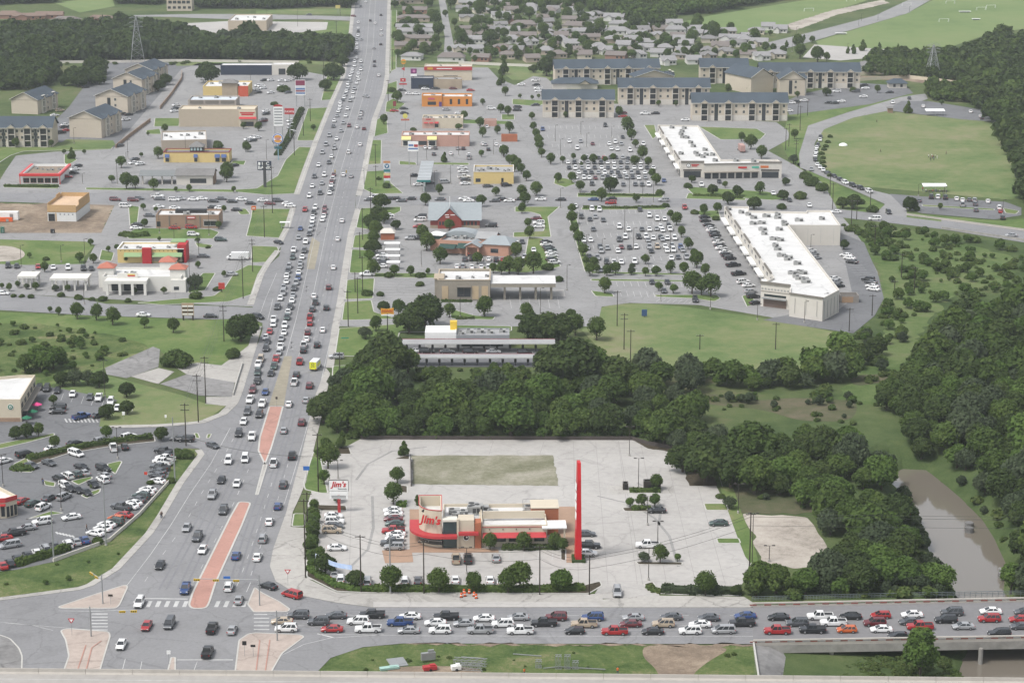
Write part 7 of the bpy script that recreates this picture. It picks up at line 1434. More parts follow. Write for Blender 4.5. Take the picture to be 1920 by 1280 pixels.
rowtrees('between the avenue and the restaurants', 'trees between avenue and restaurants', 'F 935 290 17 W;F 920 382 15 W;F 870 450 18 W;F 1050 442 14 W;F 880 560 15;F 880 625 17 W;F 850 670 11 x;F 880 792 14;F 1040 792 11;F 1160 792 11;F 1290 782 7;F 960 400 12;F 900 500 14;F 960 1065 16 W;F 1070 1085 18;F 1150 1215 27 o;F 1270 1175 36 o;F 830 935 11 b;F 930 940 8 b;F 1000 800 9 b;F 1230 800 10 b;F 900 1205 15;F 820 1262 13 g;F 1230 865 9 b')
rowtrees('around the red, salmon and stone buildings', 'trees around the restaurants', 'F 1375 182 9;F 1270 262 13;F 1690 272 13;F 1800 192 11;F 1450 452 10;F 1250 520 15;F 1280 600 16;F 1330 580 12;F 1380 702 14;F 1660 702 11;F 1450 1102 11;F 1715 1095 18;F 1900 772 15;F 1840 780 12;F 1780 770 10;G 75 202 11;G 180 192 12;G 95 262 12;G 75 322 10;G 120 432 10;G 135 512 11;G 160 772 17;G 45 780 14;G 110 1122 13;G 270 745 13 b;G 350 830 10 b;G 50 1110 8 b;G 380 1100 8 b;G 440 1080 10 b;G 310 1105 6 b;G 30 660 13')
rowtrees('along the wood edge by the drive-in', 'large trees at the wood edge', 'P 722 714 48 W;P 690 705 30 o;P 1068 732 56 W;P 1030 715 36 W;P 1110 722 40 x;G 160 1265 30 o;G 260 1270 28 o;G 350 1275 28 o;G 475 1235 17;G 635 1272 18;P 765 700 26 w')
rowtrees('around the upper retail car park', 'trees of the upper car park', 'G 345 92 9;G 450 92 11;G 510 162 9;G 740 155 15 W;G 670 235 11;G 930 242 10;G 1080 112 11;G 1050 55 9;C 160 985 10;C 180 1035 9;C 200 1092 9;C 205 1135 11;C 220 1182 9;C 290 1235 9;C 380 1222 8;C 460 1202 7;C 865 1000 12;C 895 1052 9;C 975 1202 11;C 610 1232 9;C 760 1212 9;C 920 1252 10;C 540 1220 7;C 1020 1250 9;C 925 1110 6;C 700 1225 6;C 520 1250 5;G 610 170 5 b;G 1110 180 9 b')
rowtrees('around the lower retail car park', 'trees of the lower car park', 'G 450 322 9;G 450 402 11;G 470 482 11;G 500 562 12;G 530 642 14;G 555 712 10;G 615 732 10;G 585 792 11;G 635 770 8;G 775 782 12;G 710 790 9;G 695 922 17;G 1190 772 10;G 1190 362 9;G 1235 412 11;G 1270 502 11;G 1320 592 13;G 1365 652 8;G 1385 732 14;G 1450 792 13;G 1350 925 19;G 1420 935 15;G 1490 945 20;G 1210 922 11 y;G 1100 902 8 y;G 895 782 8 g;G 1000 702 8;G 1000 792 9;G 1080 792 9;G 1290 782 10;G 1150 275 8 b;G 900 740 6 g')
rowtrees('in front of the L-shaped shop row', 'trees of the L-shaped shops', 'G 1505 182 13 W;G 1690 192 13 W;G 1620 255 14 W;G 1815 292 13 W;G 1860 182 13;G 1350 92 10 W;G 1440 332 11;G 1540 322 11;G 1530 372 9 b;G 1320 130 9 b;G 1600 130 7;H 115 222 12 W;H 130 112 8 W;H 240 210 14 b;C 1720 1062 8;C 1790 1122 13;C 1870 1192 11;H 100 290 10 b;G 1370 325 8 b')
rowtrees('between the park road and the cross street', 'trees by the park road', 'H 330 115 16 b;H 400 150 14 b;H 280 60 12 b;H 420 172 10;H 640 285 19 W;H 560 285 14 W;H 780 312 12 b;H 1065 305 17 W;H 1100 300 9 c;H 570 592 10 W;D 1050 852 9 c;D 640 405 7 c;D 600 405 5 c;D 710 382 8 c;D 975 372 4 c;D 835 362 4 c;D 795 482 10 W;D 890 475 13 W;D 440 722 12 W;D 200 1045 8;D 190 1230 9 g;D 1300 790 6;D 1690 910 6;D 1640 860 12;H 1290 295 5;H 700 250 8 b')
rowtrees('among the upper right apartments', 'trees of the right apartments', 'C 260 572 20 o;C 160 545 9 o;C 1100 800 6;C 1230 800 6;C 800 880 8;C 150 900 6;C 400 885 6;C 1780 700 8;D 820 700 6;D 640 690 8 b;D 220 735 6;C 590 620 8;C 1620 700 7;C 45 1250 8;C 60 740 4;C 150 750 4;C 200 740 4', name='garden_tree')
rowtrees('by the orange and pink shops', 'trees of the upper right shops', 'B 1060 772 13;B 960 935 10;B 1415 1218 8 c;B 1680 962 10;B 1810 1008 8;B 1700 1032 11;B 1900 1002 10;B 1840 642 9 c;B 1870 722 9;B 1700 792 7;B 1560 902 7;B 1020 690 9 b;B 1835 850 8;B 1890 870 8;B 1690 1180 7 y;B 1860 1180 9;B 1900 1240 9;B 1940 1290 9;B 1180 980 6 b;B 1520 975 7 x;t 1620 600 9;t 1720 700 9;t 1800 780 9;t 1850 850 9;B 1860 560 10 c;F 920 70 6 b;F 980 130 9 b')
rowtrees('beside the avenue above the shops', 'trees of the upper left verge', 'B 580 605 19 o;B 520 685 12 o;B 310 602 19 o;A 1560 625 22 o;B 640 340 12 o;B 700 330 10 o;B 650 500 12 o;B 430 980 5;B 210 690 13 b;B 140 790 7 b;B 680 60 16 o;u 1290 860 10 g')
rowtrees('beside the left apartments', 'trees of the left apartments', 'A 705 565 19 o;A 590 655 16 o;A 480 645 11 o;A 1190 685 15 W;A 1240 640 14 W;A 1150 640 9 W;A 530 600 10 o;A 1110 1020 4')
SH = 'B 1350 150 10;B 1370 280 15;B 1350 195 10;B 1370 385 9;B 1540 372 15;B 1750 342 14;B 1650 282 11;B 1570 122 7;B 1680 125 12;B 1510 258 9;B 1490 205 7;B 1880 182 10;B 1260 408 10;B 1320 45 11;B 1460 72 10;C 35 92 13;C 130 152 12;C 225 85 9;C 230 272 13;C 205 210 10;C 500 122 11;C 415 145 10;C 650 262 15;C 580 248 10;C 540 332 7;C 560 405 11;C 440 392 8;C 1390 205 15;C 1380 235 12;C 1450 252 10;C 1510 302 15;C 1640 242 9;C 1145 322 9;C 1210 382 11;C 1090 248 8;C 1340 292 9;C 1340 342 10;C 1370 432 12;C 1820 312 11;C 1740 432 12;C 1500 232 9;C 920 225 19 W;C 1040 205 10;C 1240 442 9;C 1690 430 7;C 300 395 8;C 480 440 7;C 200 430 7 y;C 720 90 12 y;C 340 60 9;C 840 420 8;C 950 400 7;C 1000 300 7;C 780 330 7;C 120 420 7;C 60 350 8;C 1520 420 8;C 1790 370 7;C 1900 390 9;D 225 372 13;D 115 418 9;D 240 442 13;D 370 472 14;D 140 355 5 c;D 270 310 5 c;D 330 325 7;D 440 460 7;D 40 395 8;D 15 270 6;B 1450 400 7;B 1880 60 9;B 1420 130 8;B 1720 40 9;B 1790 60 8;B 1640 470 6;B 1900 330 8;B 1760 440 7;B 1860 470 8;B 1320 350 8;B 1350 330 9;D 940 555 7 b;D 770 530 7 W;D 730 470 7 W'
for tl_, pre in (('among the houses beside the straight street','B'),('among the houses of the wide estate','C'),('near the houses at the far right','D')): rowtrees(tl_, 'trees among the small houses', ';'.join(e for e in SH.split(';') if e[0] == pre), name='garden_tree')
rt = random.Random(21)
for yy in range(14,116,8):
    for xx in range(745,1420,17):
        x_, y_ = xx+rt.uniform(-7,7), yy+rt.uniform(-3,3)
        if (x_ > 1130 and y_ < 44) or (x_ > 1240 and y_ < 60) or 816 < x_ < 856 or rt.random() < .45: continue
        k_ = rt.choice('ssoWWy'); tree('garden_tree', G(x_,y_), rt.uniform(1.6,3.6), k_, '%s tree growing between the small houses of the estate' % COLW[k_], 'tree', 'trees between the estate houses', rt)
# hedges
def hedge(pts, w_, h_, label, k='b', seed=1, name='hedge', z=0.05):
    P = GP(pts); rg = np.random.default_rng(seed); Vs, Qs, Ts, ts, n = [], [], [], [], 0
    L = sum((b_-a).length for a, b_ in zip(P, P[1:])); m = int(L*(w_+2*h_)*9); seg = np.array([(b_-a).length for a, b_ in zip(P, P[1:])]); pr = seg/seg.sum()
    i = rg.choice(len(seg), m, p=pr); t = rg.random(m); A = np.array([(p.x,p.y) for p in P]); D = A[1:]-A[:-1]; D /= np.linalg.norm(D,axis=1)[:,None]; Nn = np.stack([-D[:,1],D[:,0]],1)
    th = rg.uniform(-.4,math.pi+.4,m); wob = 1+.16*np.sin(t*seg[i]*1.1+i)+rg.normal(0,.07,m)
    off = np.cos(th)*w_/2*wob; zz = np.abs(np.sin(th))*h_*wob; XY = A[i]+(A[i+1]-A[i])*t[:,None]+Nn[i]*off[:,None]; C = np.column_stack([XY, zz])
    nr = np.column_stack([Nn[i]*np.cos(th)[:,None], np.sin(th)])+rg.normal(size=(m,3))*.5; nr /= np.linalg.norm(nr,axis=1)[:,None]
    a = np.cross(nr, rg.normal(size=(m,3))); a /= np.linalg.norm(a,axis=1)[:,None]; b_ = np.cross(nr,a); s = rg.uniform(.18,.36,m)[:,None]
    V = np.stack([C-a*s-b_*s*.7,C+a*s-b_*s*.6,C+a*s*.8+b_*s,C-a*s*.7+b_*s],1).reshape(-1,3); Q = np.arange(4*m).reshape(-1,4); tt = np.repeat(.5+rg.uniform(-.3,.3,m)+.15*np.sin(t*seg[i]*.6),4)
    core = MB(); a1, b1 = offset_line(P,-w_*.4), offset_line(P,w_*.4); core.prism([*a1,*b1[::-1]],0,h_*.85)
    cv = np.array(core.v); me = bpy.data.meshes.new('c')
    F = []
    for f in core.f:
        for j in range(1,len(f)-1): F.append((f[0],f[j],f[j+1]))
    return tag(link(name, npmesh(name, np.vstack([V,cv]), Q, np.array(F)+len(V), np.concatenate([tt,np.full(len(cv),.4)]), LM[k])), label, 'hedge')
hedge([(53,862),(126,845),(160,838),(215,829),(285,821)], 2.0, 1.3, 'long curved hedge between the cafe driveway and the lower car park', 'b', 1)
hedge([(30,876),(45,882),(56,878)], 4.0, 1.0, 'rounded hedge filling the end of the car park island', 'b', 2)
hedge([(30,1062),(75,1048),(130,1030)], 1.8, 1.7, 'clipped dark hedge beside the bottom row of parked cars', 's', 3)
hedge([(700,1106),(790,1107),(900,1107),(1000,1107),(1096,1104)], 2.6, 1.2, 'long dark hedge between the restaurant lot and the frontage sidewalk', 's', 4)
hedge([(580,1066),(600,1080),(632,1098),(668,1106),(700,1106)], 2.2, 1.0, 'yellow green shrub border curving round the lot corner', 'y', 5)
hedge([(586,960),(586,1000),(584,1050)], 2.6, 1.5, 'tall green hedge along the left edge of the restaurant lot', 'b', 6)
hedge([(1240,1108),(1290,1111),(1390,1112)], 2.6, 1.6, 'grey green hedge right of the restaurant driveway', 'g', 7)
hedge([(1218,1100),(1224,1108),(1240,1111)], 1.8, .8, 'short low hedge at the right driveway corner', 'b', 8)
hedge([(942,1029),(990,1029),(1046,1028)], 2.2, 1.1, 'dark hedge under the restaurant windows', 'o', 9)
hedge([(1181,922),(1238,922)], 1.8, 1.0, 'clipped hedge beside the waste containers', 's', 10)
hedge([(1184,955),(1220,954)], 1.6, .9, 'low hedge under the three lot trees', 's', 11)
hedge([(744,949),(762,949)], 1.8, 1.2, 'small square hedge above the parked row', 'y', 12)
hedge([(232,440),(245,444),(278,441)], 5.0, 1.3, 'broad rounded hedge below the brick restaurant', 's', 13)
hedge([(1094,390),(1170,391),(1250,389)], 1.6, .9, 'low hedge along the top of the lower retail car park', 'b', 14)
hedge([(1300,367),(1350,369),(1392,372)], 1.8, .9, 'dark hedge row in front of the L-shaped shops', 'b', 15)
hedge([(855,598),(890,598)], 1.4, .8, 'low hedge below the stone bank', 'b', 16); hedge([(828,566),(885,566)], 1.4, .8, 'low dark hedge under the stone bank window', 'b', 17)
hedge([(1085,366),(1240,368)], 1.4, .8, 'low hedge below the upper retail car park', 'b', 18)
hedge([(8,350),(60,351),(110,351)], 2.0, 1.0, 'low hedge in front of the red diner', 'b', 19)
hedge([(520,292),(540,262),(553,232),(566,205)], 3.0, 1.4, 'dark shrub strip between the parked cars and the grass verge', 'o', 20)
for i, (px_, py_) in enumerate([(1540,290),(1545,282),(1543,298),(1542,306),(1544,314),(1551,326),(1556,331),(1548,276),(1552,268),(1556,258)]):
    rnd = random.Random(i); tree('shrub', G(px_,py_), 1.5, 'b', 'small shrub of the planted row inside the curved park road', 'shrub', 'planted row along the park road', rnd)
# ---------------------------------------------------------------- woods
WOODS = [
 ('near', 'in the dense wood above the restaurant lot', [(612,778),(636,735),(700,722),(800,748),(980,748),(1020,722),(1150,716),(1300,722),(1300,738),(1260,748),(1300,785),(1350,835),(1420,846),(1480,842),(1560,840),(1605,850),(1605,880),(1660,900),(1642,940),(1692,1010),(1765,1114),(1400,1113),(1398,1107),(1480,1103),(1545,1097),(1582,1070),(1575,1030),(1530,962),(1420,955),(1396,925),(1345,905),(1285,860),(1262,840),(1190,822),(640,821),(606,806),(612,770)], 3.4, 5.4, 'wWwvWwxW'),
 ('near', 'on the slope between dry field and creek', [(1290,716),(1500,724),(1480,732),(1440,736),(1350,734)], 2.4, 3.8, 'wxwW'),
 ('near', 'on the slope between dry field and creek', [(1575,668),(1650,660),(1630,700),(1540,735),(1480,725),(1400,718),(1180,716),(1200,707),(1520,706)], 2.8, 5.0, 'wxwWv'),
 ('near', 'on the far side of the creek', [(1710,690),(1770,640),(1800,600),(1920,585),(2040,580),(2040,1130),(1900,1118),(1880,1050),(1845,980),(1795,918),(1745,878),(1640,900),(1640,870),(1680,850),(1700,830),(1690,790),(1640,770),(1640,745),(1690,730)], 3.4, 5.6, 'wWwvWWxW'),
 ('far', 'in the far right wood beside the sports fields', [(1745,118),(1790,108),(1860,84),(2080,60),(2080,420),(1930,400),(1905,330),(1890,280),(1872,245),(1835,205),(1800,178),(1815,165),(1745,150)], 3.8, 6.0, 'oWWow'),
 ('far', 'near the far transmission tower', [(1620,140),(1640,112),(1740,106),(1760,150),(1660,146)], 3.0, 4.5, 'Wwo'), ('far', 'near the far transmission tower', [(1735,175),(1820,165),(1850,195),(1750,190)], 2.6, 4.0, 'Www'),
 ('far', 'in the upper left woods', [(-120,64),(120,62),(240,60),(330,62),(370,84),(520,82),(600,84),(655,90),(645,116),(560,114),(330,113),(230,116),(100,117),(-120,122)], 4.2, 6.6, 'oWooWv'),
 ('far', 'in the upper left woods', [(-120,128),(90,126),(110,150),(70,170),(-120,168)], 4.0, 5.5, 'oWo'),
 ('far', 'in the upper left woods', [(130,145),(190,136),(188,160),(130,165)], 3.6, 5.0, 'oWo'),
 ('far', 'behind the upper left woods', [(-120,-12),(90,-8),(110,6),(-120,14)], 4, 6, 'oWo'), ('far', 'behind the upper left woods', [(215,-12),(300,-12),(300,10),(215,8)], 4, 6, 'oWo'), ('far', 'behind the upper left woods', [(365,-12),(480,-12),(665,-12),(660,12),(480,18),(365,16)], 3.8, 6, 'oWo'),
 ('far', 'in the belt behind the housing estate', [(1085,-12),(1270,-12),(1250,44),(1170,38),(1090,8)], 4, 6, 'wWw'), ('far', 'in the belt behind the housing estate', [(1165,20),(1260,30),(1260,50),(1180,44)], 3.5, 5, 'wWw'), ('far', 'in the belt behind the housing estate', [(1270,-12),(1560,-14),(1440,6),(1330,26),(1270,30)], 3.6, 5.5, 'wWwx'),
 ('far', 'in the belt behind the housing estate', [(960,-12),(1080,-12),(1080,14),(960,16)], 3, 5, 'wWw'), ('far', 'above the far road', [(640,-12),(664,-12),(663,10),(640,14)], 3, 4, 'oW'),
]
rg = random.Random(11); WT = []
for dist_, tail, poly, r0, r1, kinds in WOODS:
    P = GP(poly); xs_ = [p.x for p in P]; ys_ = [p.y for p in P]; cell = {}; A_ = abs(area(P)); n_try = int(A_/6)
    for _ in range(n_try):
        x, y = rg.uniform(min(xs_),max(xs_)), rg.uniform(min(ys_),max(ys_))
        if not inpoly((x,y),P): continue
        if polydist((x,y),CPOLY) < 3: continue
        r = rg.uniform(r0*.8,r1)*(1.0 if rg.random() < .85 else 1.3); cx, cy = int(x//8), int(y//8); ok = True
        for i in (-1,0,1):
            for j in (-1,0,1):
                for (a,b_,c) in cell.get((cx+i,cy+j),()):
                    if (a-x)**2+(b_-y)**2 < (.55*(r+c))**2: ok = False; break
        if ok: cell.setdefault((cx,cy),[]).append((x,y,r)); WT.append((x,y,r,kinds[rg.randrange(len(kinds))],tail,dist_))
WT.sort(key=lambda a: a[1]); NW = 270
print('WOODS', len(WT))
stuff = {}
for i, (x,y,r,k,tail,dist_) in enumerate(WT):
    z = ground_z(x,y); rnd = random.Random(i)
    if i < NW: tree('woodland_tree', (x,y,z), r, k, '%s woodland tree %s' % (COLW[k].replace('round','').strip(), tail), 'tree', 'trees '+tail, rnd)
    else: stuff.setdefault((tail, dist_, KIND[k][1]), []).append((x,y,z,r,k,rnd.randrange(5),rnd.uniform(0,6.28),rnd.uniform(-.16,.16)))
def scatter(name, items, lod, m, label):
    Vs, Qs, Ts, ts, n = [], [], [], [], 0
    for (x,y,z,r,k,var,rot,tt) in items:
        V, Q, F, t = crown_data(k, lod, var); c, s = math.cos(rot), math.sin(rot)
        W_ = np.column_stack([(V[:,0]*c-V[:,1]*s)*r+x,(V[:,0]*s+V[:,1]*c)*r+y,V[:,2]*r+z]); Vs.append(W_); Qs.append(Q+n); Ts.append(F+n); ts.append(t+tt); n += len(V)
    return tag(link(name, npmesh(name, np.vstack(Vs), np.vstack(Qs), np.vstack(Ts), np.concatenate(ts), m)), label, None, None, 'stuff')
for (tail, dist_, lm), it in stuff.items():
    scatter('woodland', it, 1 if dist_ == 'near' else 2, LM[lm], 'mass of %s foliage %s' % ({'s':'mid green','o':'dark','y':'bright','g':'grey green'}.get(lm,'green'), tail))
# brush
BR = [([(1600,430),(1760,440),(1920,470),(2050,490),(2050,600),(1790,560),(1700,600),(1690,640),(1640,660),(1600,640),(1650,590),(1670,545),(1655,500),(1620,450)], .6, 2.3, .034, 'bxxbbw'),
 ([(1590,640),(1700,620),(1700,760),(1640,780),(1560,770),(1500,760),(1520,740),(1600,700)], .8, 2.2, .018, 'bbv'), ([(620,700),(1000,690),(1010,740),(620,735)], .8, 2.4, .05, 'bbw'), ([(640,812),(1190,812),(1262,836),(1190,823),(640,822)], .9, 1.8, .2, 'bbx'),
 ([(-80,600),(110,612),(250,640),(270,655),(197,685),(130,705),(66,720),(-80,700)], .5, 1.6, .030, 'bxb'), ([(-60,1085),(100,1060),(205,1022),(262,972),(312,920),(345,850),(370,850),(300,960),(220,1055),(120,1095),(-60,1115)], .3,.8,.02,'bx'),
 ([(1755,640),(1900,900),(1880,1040),(1850,980),(1790,900)], .8, 2.0, .03, 'bv'), ([(620,1240),(1000,1215),(1190,1215),(1190,1255),(620,1258)], .25,.6,.02,'b'), ([(1345,1225),(1410,1215),(1415,1255),(1340,1260)], .3,.7,.05,'b'),
 ([(1540,420),(1700,425),(1760,440),(1600,440)], 1, 2.4, .03, 'bb'), ([(1260,735),(1600,745),(1600,800),(1440,780),(1290,760)], .5,1.7,.035,'bvbx'), ([(1470,1096),(1560,1092),(1700,1075),(1780,1085),(1792,1118),(1470,1119)],1,2.4,.16,'bbxv'), ([(1400,905),(1560,905),(1560,958),(1520,956),(1400,950)],.6,1.8,.05,'bv'), ([(1690,900),(1735,955),(1752,1020),(1795,1105),(1770,1115),(1725,1040),(1690,950)],.8,2.0,.2,'bv'), ([(1820,930),(1870,985),(1900,1050),(1915,1118),(1880,1118),(1885,1060),(1855,1000)],.8,2.2,.2,'bxv'), ([(-60,45),(640,75),(640,120),(-60,125)], 1, 2, .006, 'b'), ([(1660,905),(1700,940),(1745,1050),(1780,1115),(1740,1110),(1700,1000)],1,2.4,.06,'bvb')]
it = {}
for poly, r0, r1, den, kinds in BR:
    P = GP(poly); xs_ = [p.x for p in P]; ys_ = [p.y for p in P]
    for _ in range(int((max(xs_)-min(xs_))*(max(ys_)-min(ys_))*den)):
        x, y = rg.uniform(min(xs_),max(xs_)), rg.uniform(min(ys_),max(ys_))
        if inpoly((x,y),P) and polydist((x,y),CPOLY) > 1:
            k = kinds[rg.randrange(len(kinds))]; it.setdefault(KIND[k][1],[]).append((x,y,ground_z(x,y),rg.uniform(r0,r1),k,rg.randrange(5),rg.uniform(0,6.28),rg.uniform(-.2,.2)))
for poly, r0, r1, n_ in (([(1500,1250),(1600,1236),(1690,1238),(1790,1262),(1790,1300),(1500,1300)],.7,1.5,260),):
    P = GP(poly, -4.2); xs_ = [p.x for p in P]; ys_ = [p.y for p in P]
    for _ in range(n_): x, y = rg.uniform(min(xs_),max(xs_)), rg.uniform(min(ys_),max(ys_)); it.setdefault('b',[]).append((x,y,-4.2,rg.uniform(r0,r1),'b',rg.randrange(5),0,rg.uniform(-.1,.2)))
for lm, v_ in it.items(): scatter('brush', v_, 1 if lm != 'b' else 2, LM[lm], 'low %s brush scattered over the meadows' % {'s':'mid green','y':'bright','g':'grey','b':'green'}[lm])
rnd = random.Random(3); p = G(1724,1275,-4.2); tree('riverside_tree', p, 3.9, 'T', 'tall bright tree rising in front of the bridge over the creek', 'tree', None, rnd)
p = G(1690,1270,-4.2); tree('shrub', p, 2.2, 'b', 'leafy shrub at the foot of the tall tree by the bridge', 'shrub', None, rnd)
for a_, lb in (((1770,1115),'left bright bush at the bridge rail by the water'),((1895,1112),'right bright bush at the bridge rail by the water')): tree('shrub', G(*a_,-1.5), 3.2, 'y', lb, 'bush', None, rnd)
for a_, r_, k_, lb in (((1322,905),6.8,'W','big dark oak overhanging the right corner of the concrete lot'),((1370,915),6.0,'W','second dark oak beside the gravel lot'),((1455,1112),3.4,'w','green tree at the bridge end below the gravel lot'),((1610,1112),4.2,'W','dark tree between gravel lot and creek by the bridge rail'),((1510,1113),3.6,'x','bright tree by the bridge guard rail'),((1280,885),4.2,'W','small dark oak at the lot kerb'),((1425,1112),3.8,'w','leafy tree between hedge and bridge'),((606,792),4.6,'W','dark tree at the left end of the wood by the sidewalk'),((652,808),4.4,'w','green tree behind the upper left lot corner'),((705,812),4.2,'x','bright tree at the dark wall behind the lot, near its left end'),((640,778),4.2,'W','large dark tree above the avenue sidewalk')): tree('oak_tree', G(*a_), r_, k_, lb, 'tree', None, rnd)
# ================================================================ POLES, WIRES, SIGNALS, SIGNS
POLEH = []
def topz(base, ty):      # height of a vertical thing whose base pixel is base and whose top shows at row ty
    g = G(*base); v = (ty-640)/FPX; # y fixed: solve z
    k = (SP+v*CP)/(CP-v*SP); return HCAM-g.y*k
def upole(bx, by, ty, lab, arms=1, grp='utility poles', rz=0.0):
    h = max(5, topz((bx,by),ty)); p = G(bx,by); o = empty('utility_pole', p, rz, lab, 'utility pole', grp)
    m = MB(); m.bar((0,0,-.1),(0,0,h),.17,0,8,.12); m.obj('shaft', DPOLE, o)
    for a in range(arms):
        m = MB(); z = h-.5-a*1.4; m.box((0,0,z),(2.4,.14,.14)); q = m.obj('crossarm', DPOLE, o)
        for x_ in (-1.1,-.4,.5,1.1): m = MB(); m.bar((x_,0,z+.05),(x_,0,z+.28),.06,0,6); m.obj('insulator', GALV, q)
    return p, h, o
def tube(pts, r, name, mt, label, cat, group=None):
    m = MB()
    for a, b_ in zip(pts, pts[1:]): m.bar(a, b_, r, 0, 4)
    return tag(m.obj(name, mt), label, cat, group)
WIRE = flat('cable', (.05,.055,.045), .6)
def sagged(a, b_, sag, n=8): return [Vector(a).lerp(Vector(b_), i/n)-Vector((0,0,4*sag*(i/n)*(1-i/n))) for i in range(n+1)]
LP = [(386,756,668),(372,792,701),(349,836,756),(420,640,572),(456,560,480),(474,510,448),(496,445,385),(511,400,312),(552,292,250),(569,255,212),(582,228,185),(607,150,110),(631,70,40),(638,30,5)]
ps = []
for i, (x,y,t) in enumerate(LP): ps.append(upole(x,y,t,'tarred wooden utility pole, %s from the bottom in the line left of the avenue' % ORD[[0,1,2,3,4,5,6,7,8,9,10,11,12,13].index(i)+1], 2 if i < 6 else 1, 'poles left of the avenue')[:2])
ps[0], ps[1], ps[2] = ps[2], ps[1], ps[0]
for j, (off, dz) in enumerate(((-1.1,.3),(-.4,.3),(.5,.3),(1.1,.3),(-1.0,-1.2),(1.0,-1.2))):
    pts = []
    for (p, h), (q, h2) in zip(ps, ps[1:]): pts += sagged((p.x+off,p.y,h-.5+dz),(q.x+off,q.y,h2-.5+dz),.9,5)
    tube(pts, .028, 'power_line', WIRE, 'power line strung along the left side of the avenue', 'power line', 'wires left of the avenue')
RP = [(695,402,352),(680,450,390),(675,485,435),(680,545,480),(666,548,510),(671,588,520),(653,612,544),(637,697,660),(705,350,310),(704,308,270),(728,190,150),(736,130,92)]
for i, (x,y,t) in enumerate(RP): upole(x,y,t,'slim dark utility pole, %s listed in the line right of the avenue' % ORD[i+1] if False else 'dark utility pole %s beside the right verge of the avenue' % ('at the foot of the line','') [1] if False else 'dark utility pole on the right verge, %s from the top' % ORD[[11,10,9,8,0,1,2,3,4,5,6,7].index(i)+1], 1, 'poles right of the avenue')
fr = []
for (x,y,t,lab,g_) in ((597,922,812,'dark utility pole beside the corner grass above the tall restaurant sign',0),(577,1000,922,'dark utility pole at the driveway by the tall restaurant sign',0),(573,1082,935,'tall dark pole at the street corner hedge',1),(677,1110,1002,'dark utility pole rising from the tree right of the blue banner',1),(795,1112,1012,'dark utility pole in the hedge below the curved restaurant',1),(1012,1115,1022,'leaning dark utility pole below the restaurant windows',1),(1105,1115,1040,'dark utility pole beside the restaurant driveway',1),(1405,1072,960,'dark utility pole at the right end of the grass strip',1)):
    r_ = upole(x,y,t,lab,1,None); 
    if g_: fr.append(r_[:2])
ends = [(-150, fr[0][0].y-6, 14), (420, fr[-1][0].y+4, 15)]
for dz in (-.4,-1.1,-3.2):
    pts = []
    for (p,h),(q,h2) in zip(fr, fr[1:]): pts += sagged((p.x,p.y,min(h,17)+dz),(q.x,q.y,min(h2,17)+dz),1.1,8)
    p, h = fr[-1]; pts += sagged((p.x,p.y,min(h,17)+dz),(420,p.y+4,14+dz),1.6,14)
    tube(pts, .035, 'power_line', WIRE, 'power line running above the frontage hedge and over the creek', 'power line', 'wires along the frontage road')
a_, b_ = G(340,870), G(597,922); tube(sagged((a_.x,a_.y+6,6.2),(b_.x,b_.y,9.5),1.6,14), .05, 'power_line', WIRE, 'dark cable sagging across the avenue above the red median tip', 'cable')
for i, (x,y,t) in enumerate([(1157,611,545),(1170,655,587),(1182,688,618),(1312,655,627),(1454,655,605),(1592,622,577),(1635,592,552),(1677,552,525),(1714,550,500),(1690,520,475),(1640,467,422),(1596,424,375),(1606,412,375),(1561,392,343),(1556,367,325),(1632,385,357),(1514,217,185),(1496,217,192),(1500,245,198),(1473,282,240),(1479,275,232),(1492,307,262)]):
    wh = 'in the dry field' if x < 1460 else ('in the brush right of the long shops' if y > 400 else ('near the park road junction' if y > 320 else 'on the verge of the curved park road'))
    upole(x,y,t,'dark utility pole %s, near its neighbours, number %d by depth' % (wh, i) if False else 'dark wooden utility pole standing %s' % wh, 2 if i in (1,9,21) else 1, 'utility poles '+wh)
# steel poles at the lower left
for (x,y,t,lab) in ((101,1051,952,'thick grey steel pole between clipped hedge and grass bank'),(199,1022,905,'grey steel pole on the grass bank beside the retaining wall'),(328,902,782,'grey steel pole at the corner of the curved car park'),(732,1112,1000,'slim grey steel pole in the hedge near the lot corner')):
    h = topz((x,y),t); o = empty('steel_pole', G(x,y), 0, lab, 'pole'); m = MB(); m.bar((0,0,-.1),(0,0,h),.2,0,10,.13); m.obj('shaft', GALV, o); m = MB(); m.bar((0,0,0),(0,0,.35),.35,0,8); m.obj('base_flange', CONC, o)
def lamp(bx, by, ty, lab, n=2, grp=None, mt=None):
    h = max(4, topz((bx,by),ty)); o = empty('light_pole', G(bx,by), 0, lab, 'street light', grp); m = MB(); m.bar((0,0,.5),(0,0,h),.1,0,8,.07); m.obj('pole', mt or BRZ, o)
    m = MB(); m.bar((0,0,-.05),(0,0,.7),.28,0,8); m.obj('concrete_base', CONC, o)
    for s_ in ((-1,1) if n == 2 else (1,)):
        m = MB(); m.bar((0,0,h-.05),(s_*.7,0,h+.05),.045); q = m.obj('arm', mt or BRZ, o); m = MB(); m.box((s_*.95,0,h+.08),(.7,.4,.16)); m.obj('lamp_head', mt or BRZ, q)
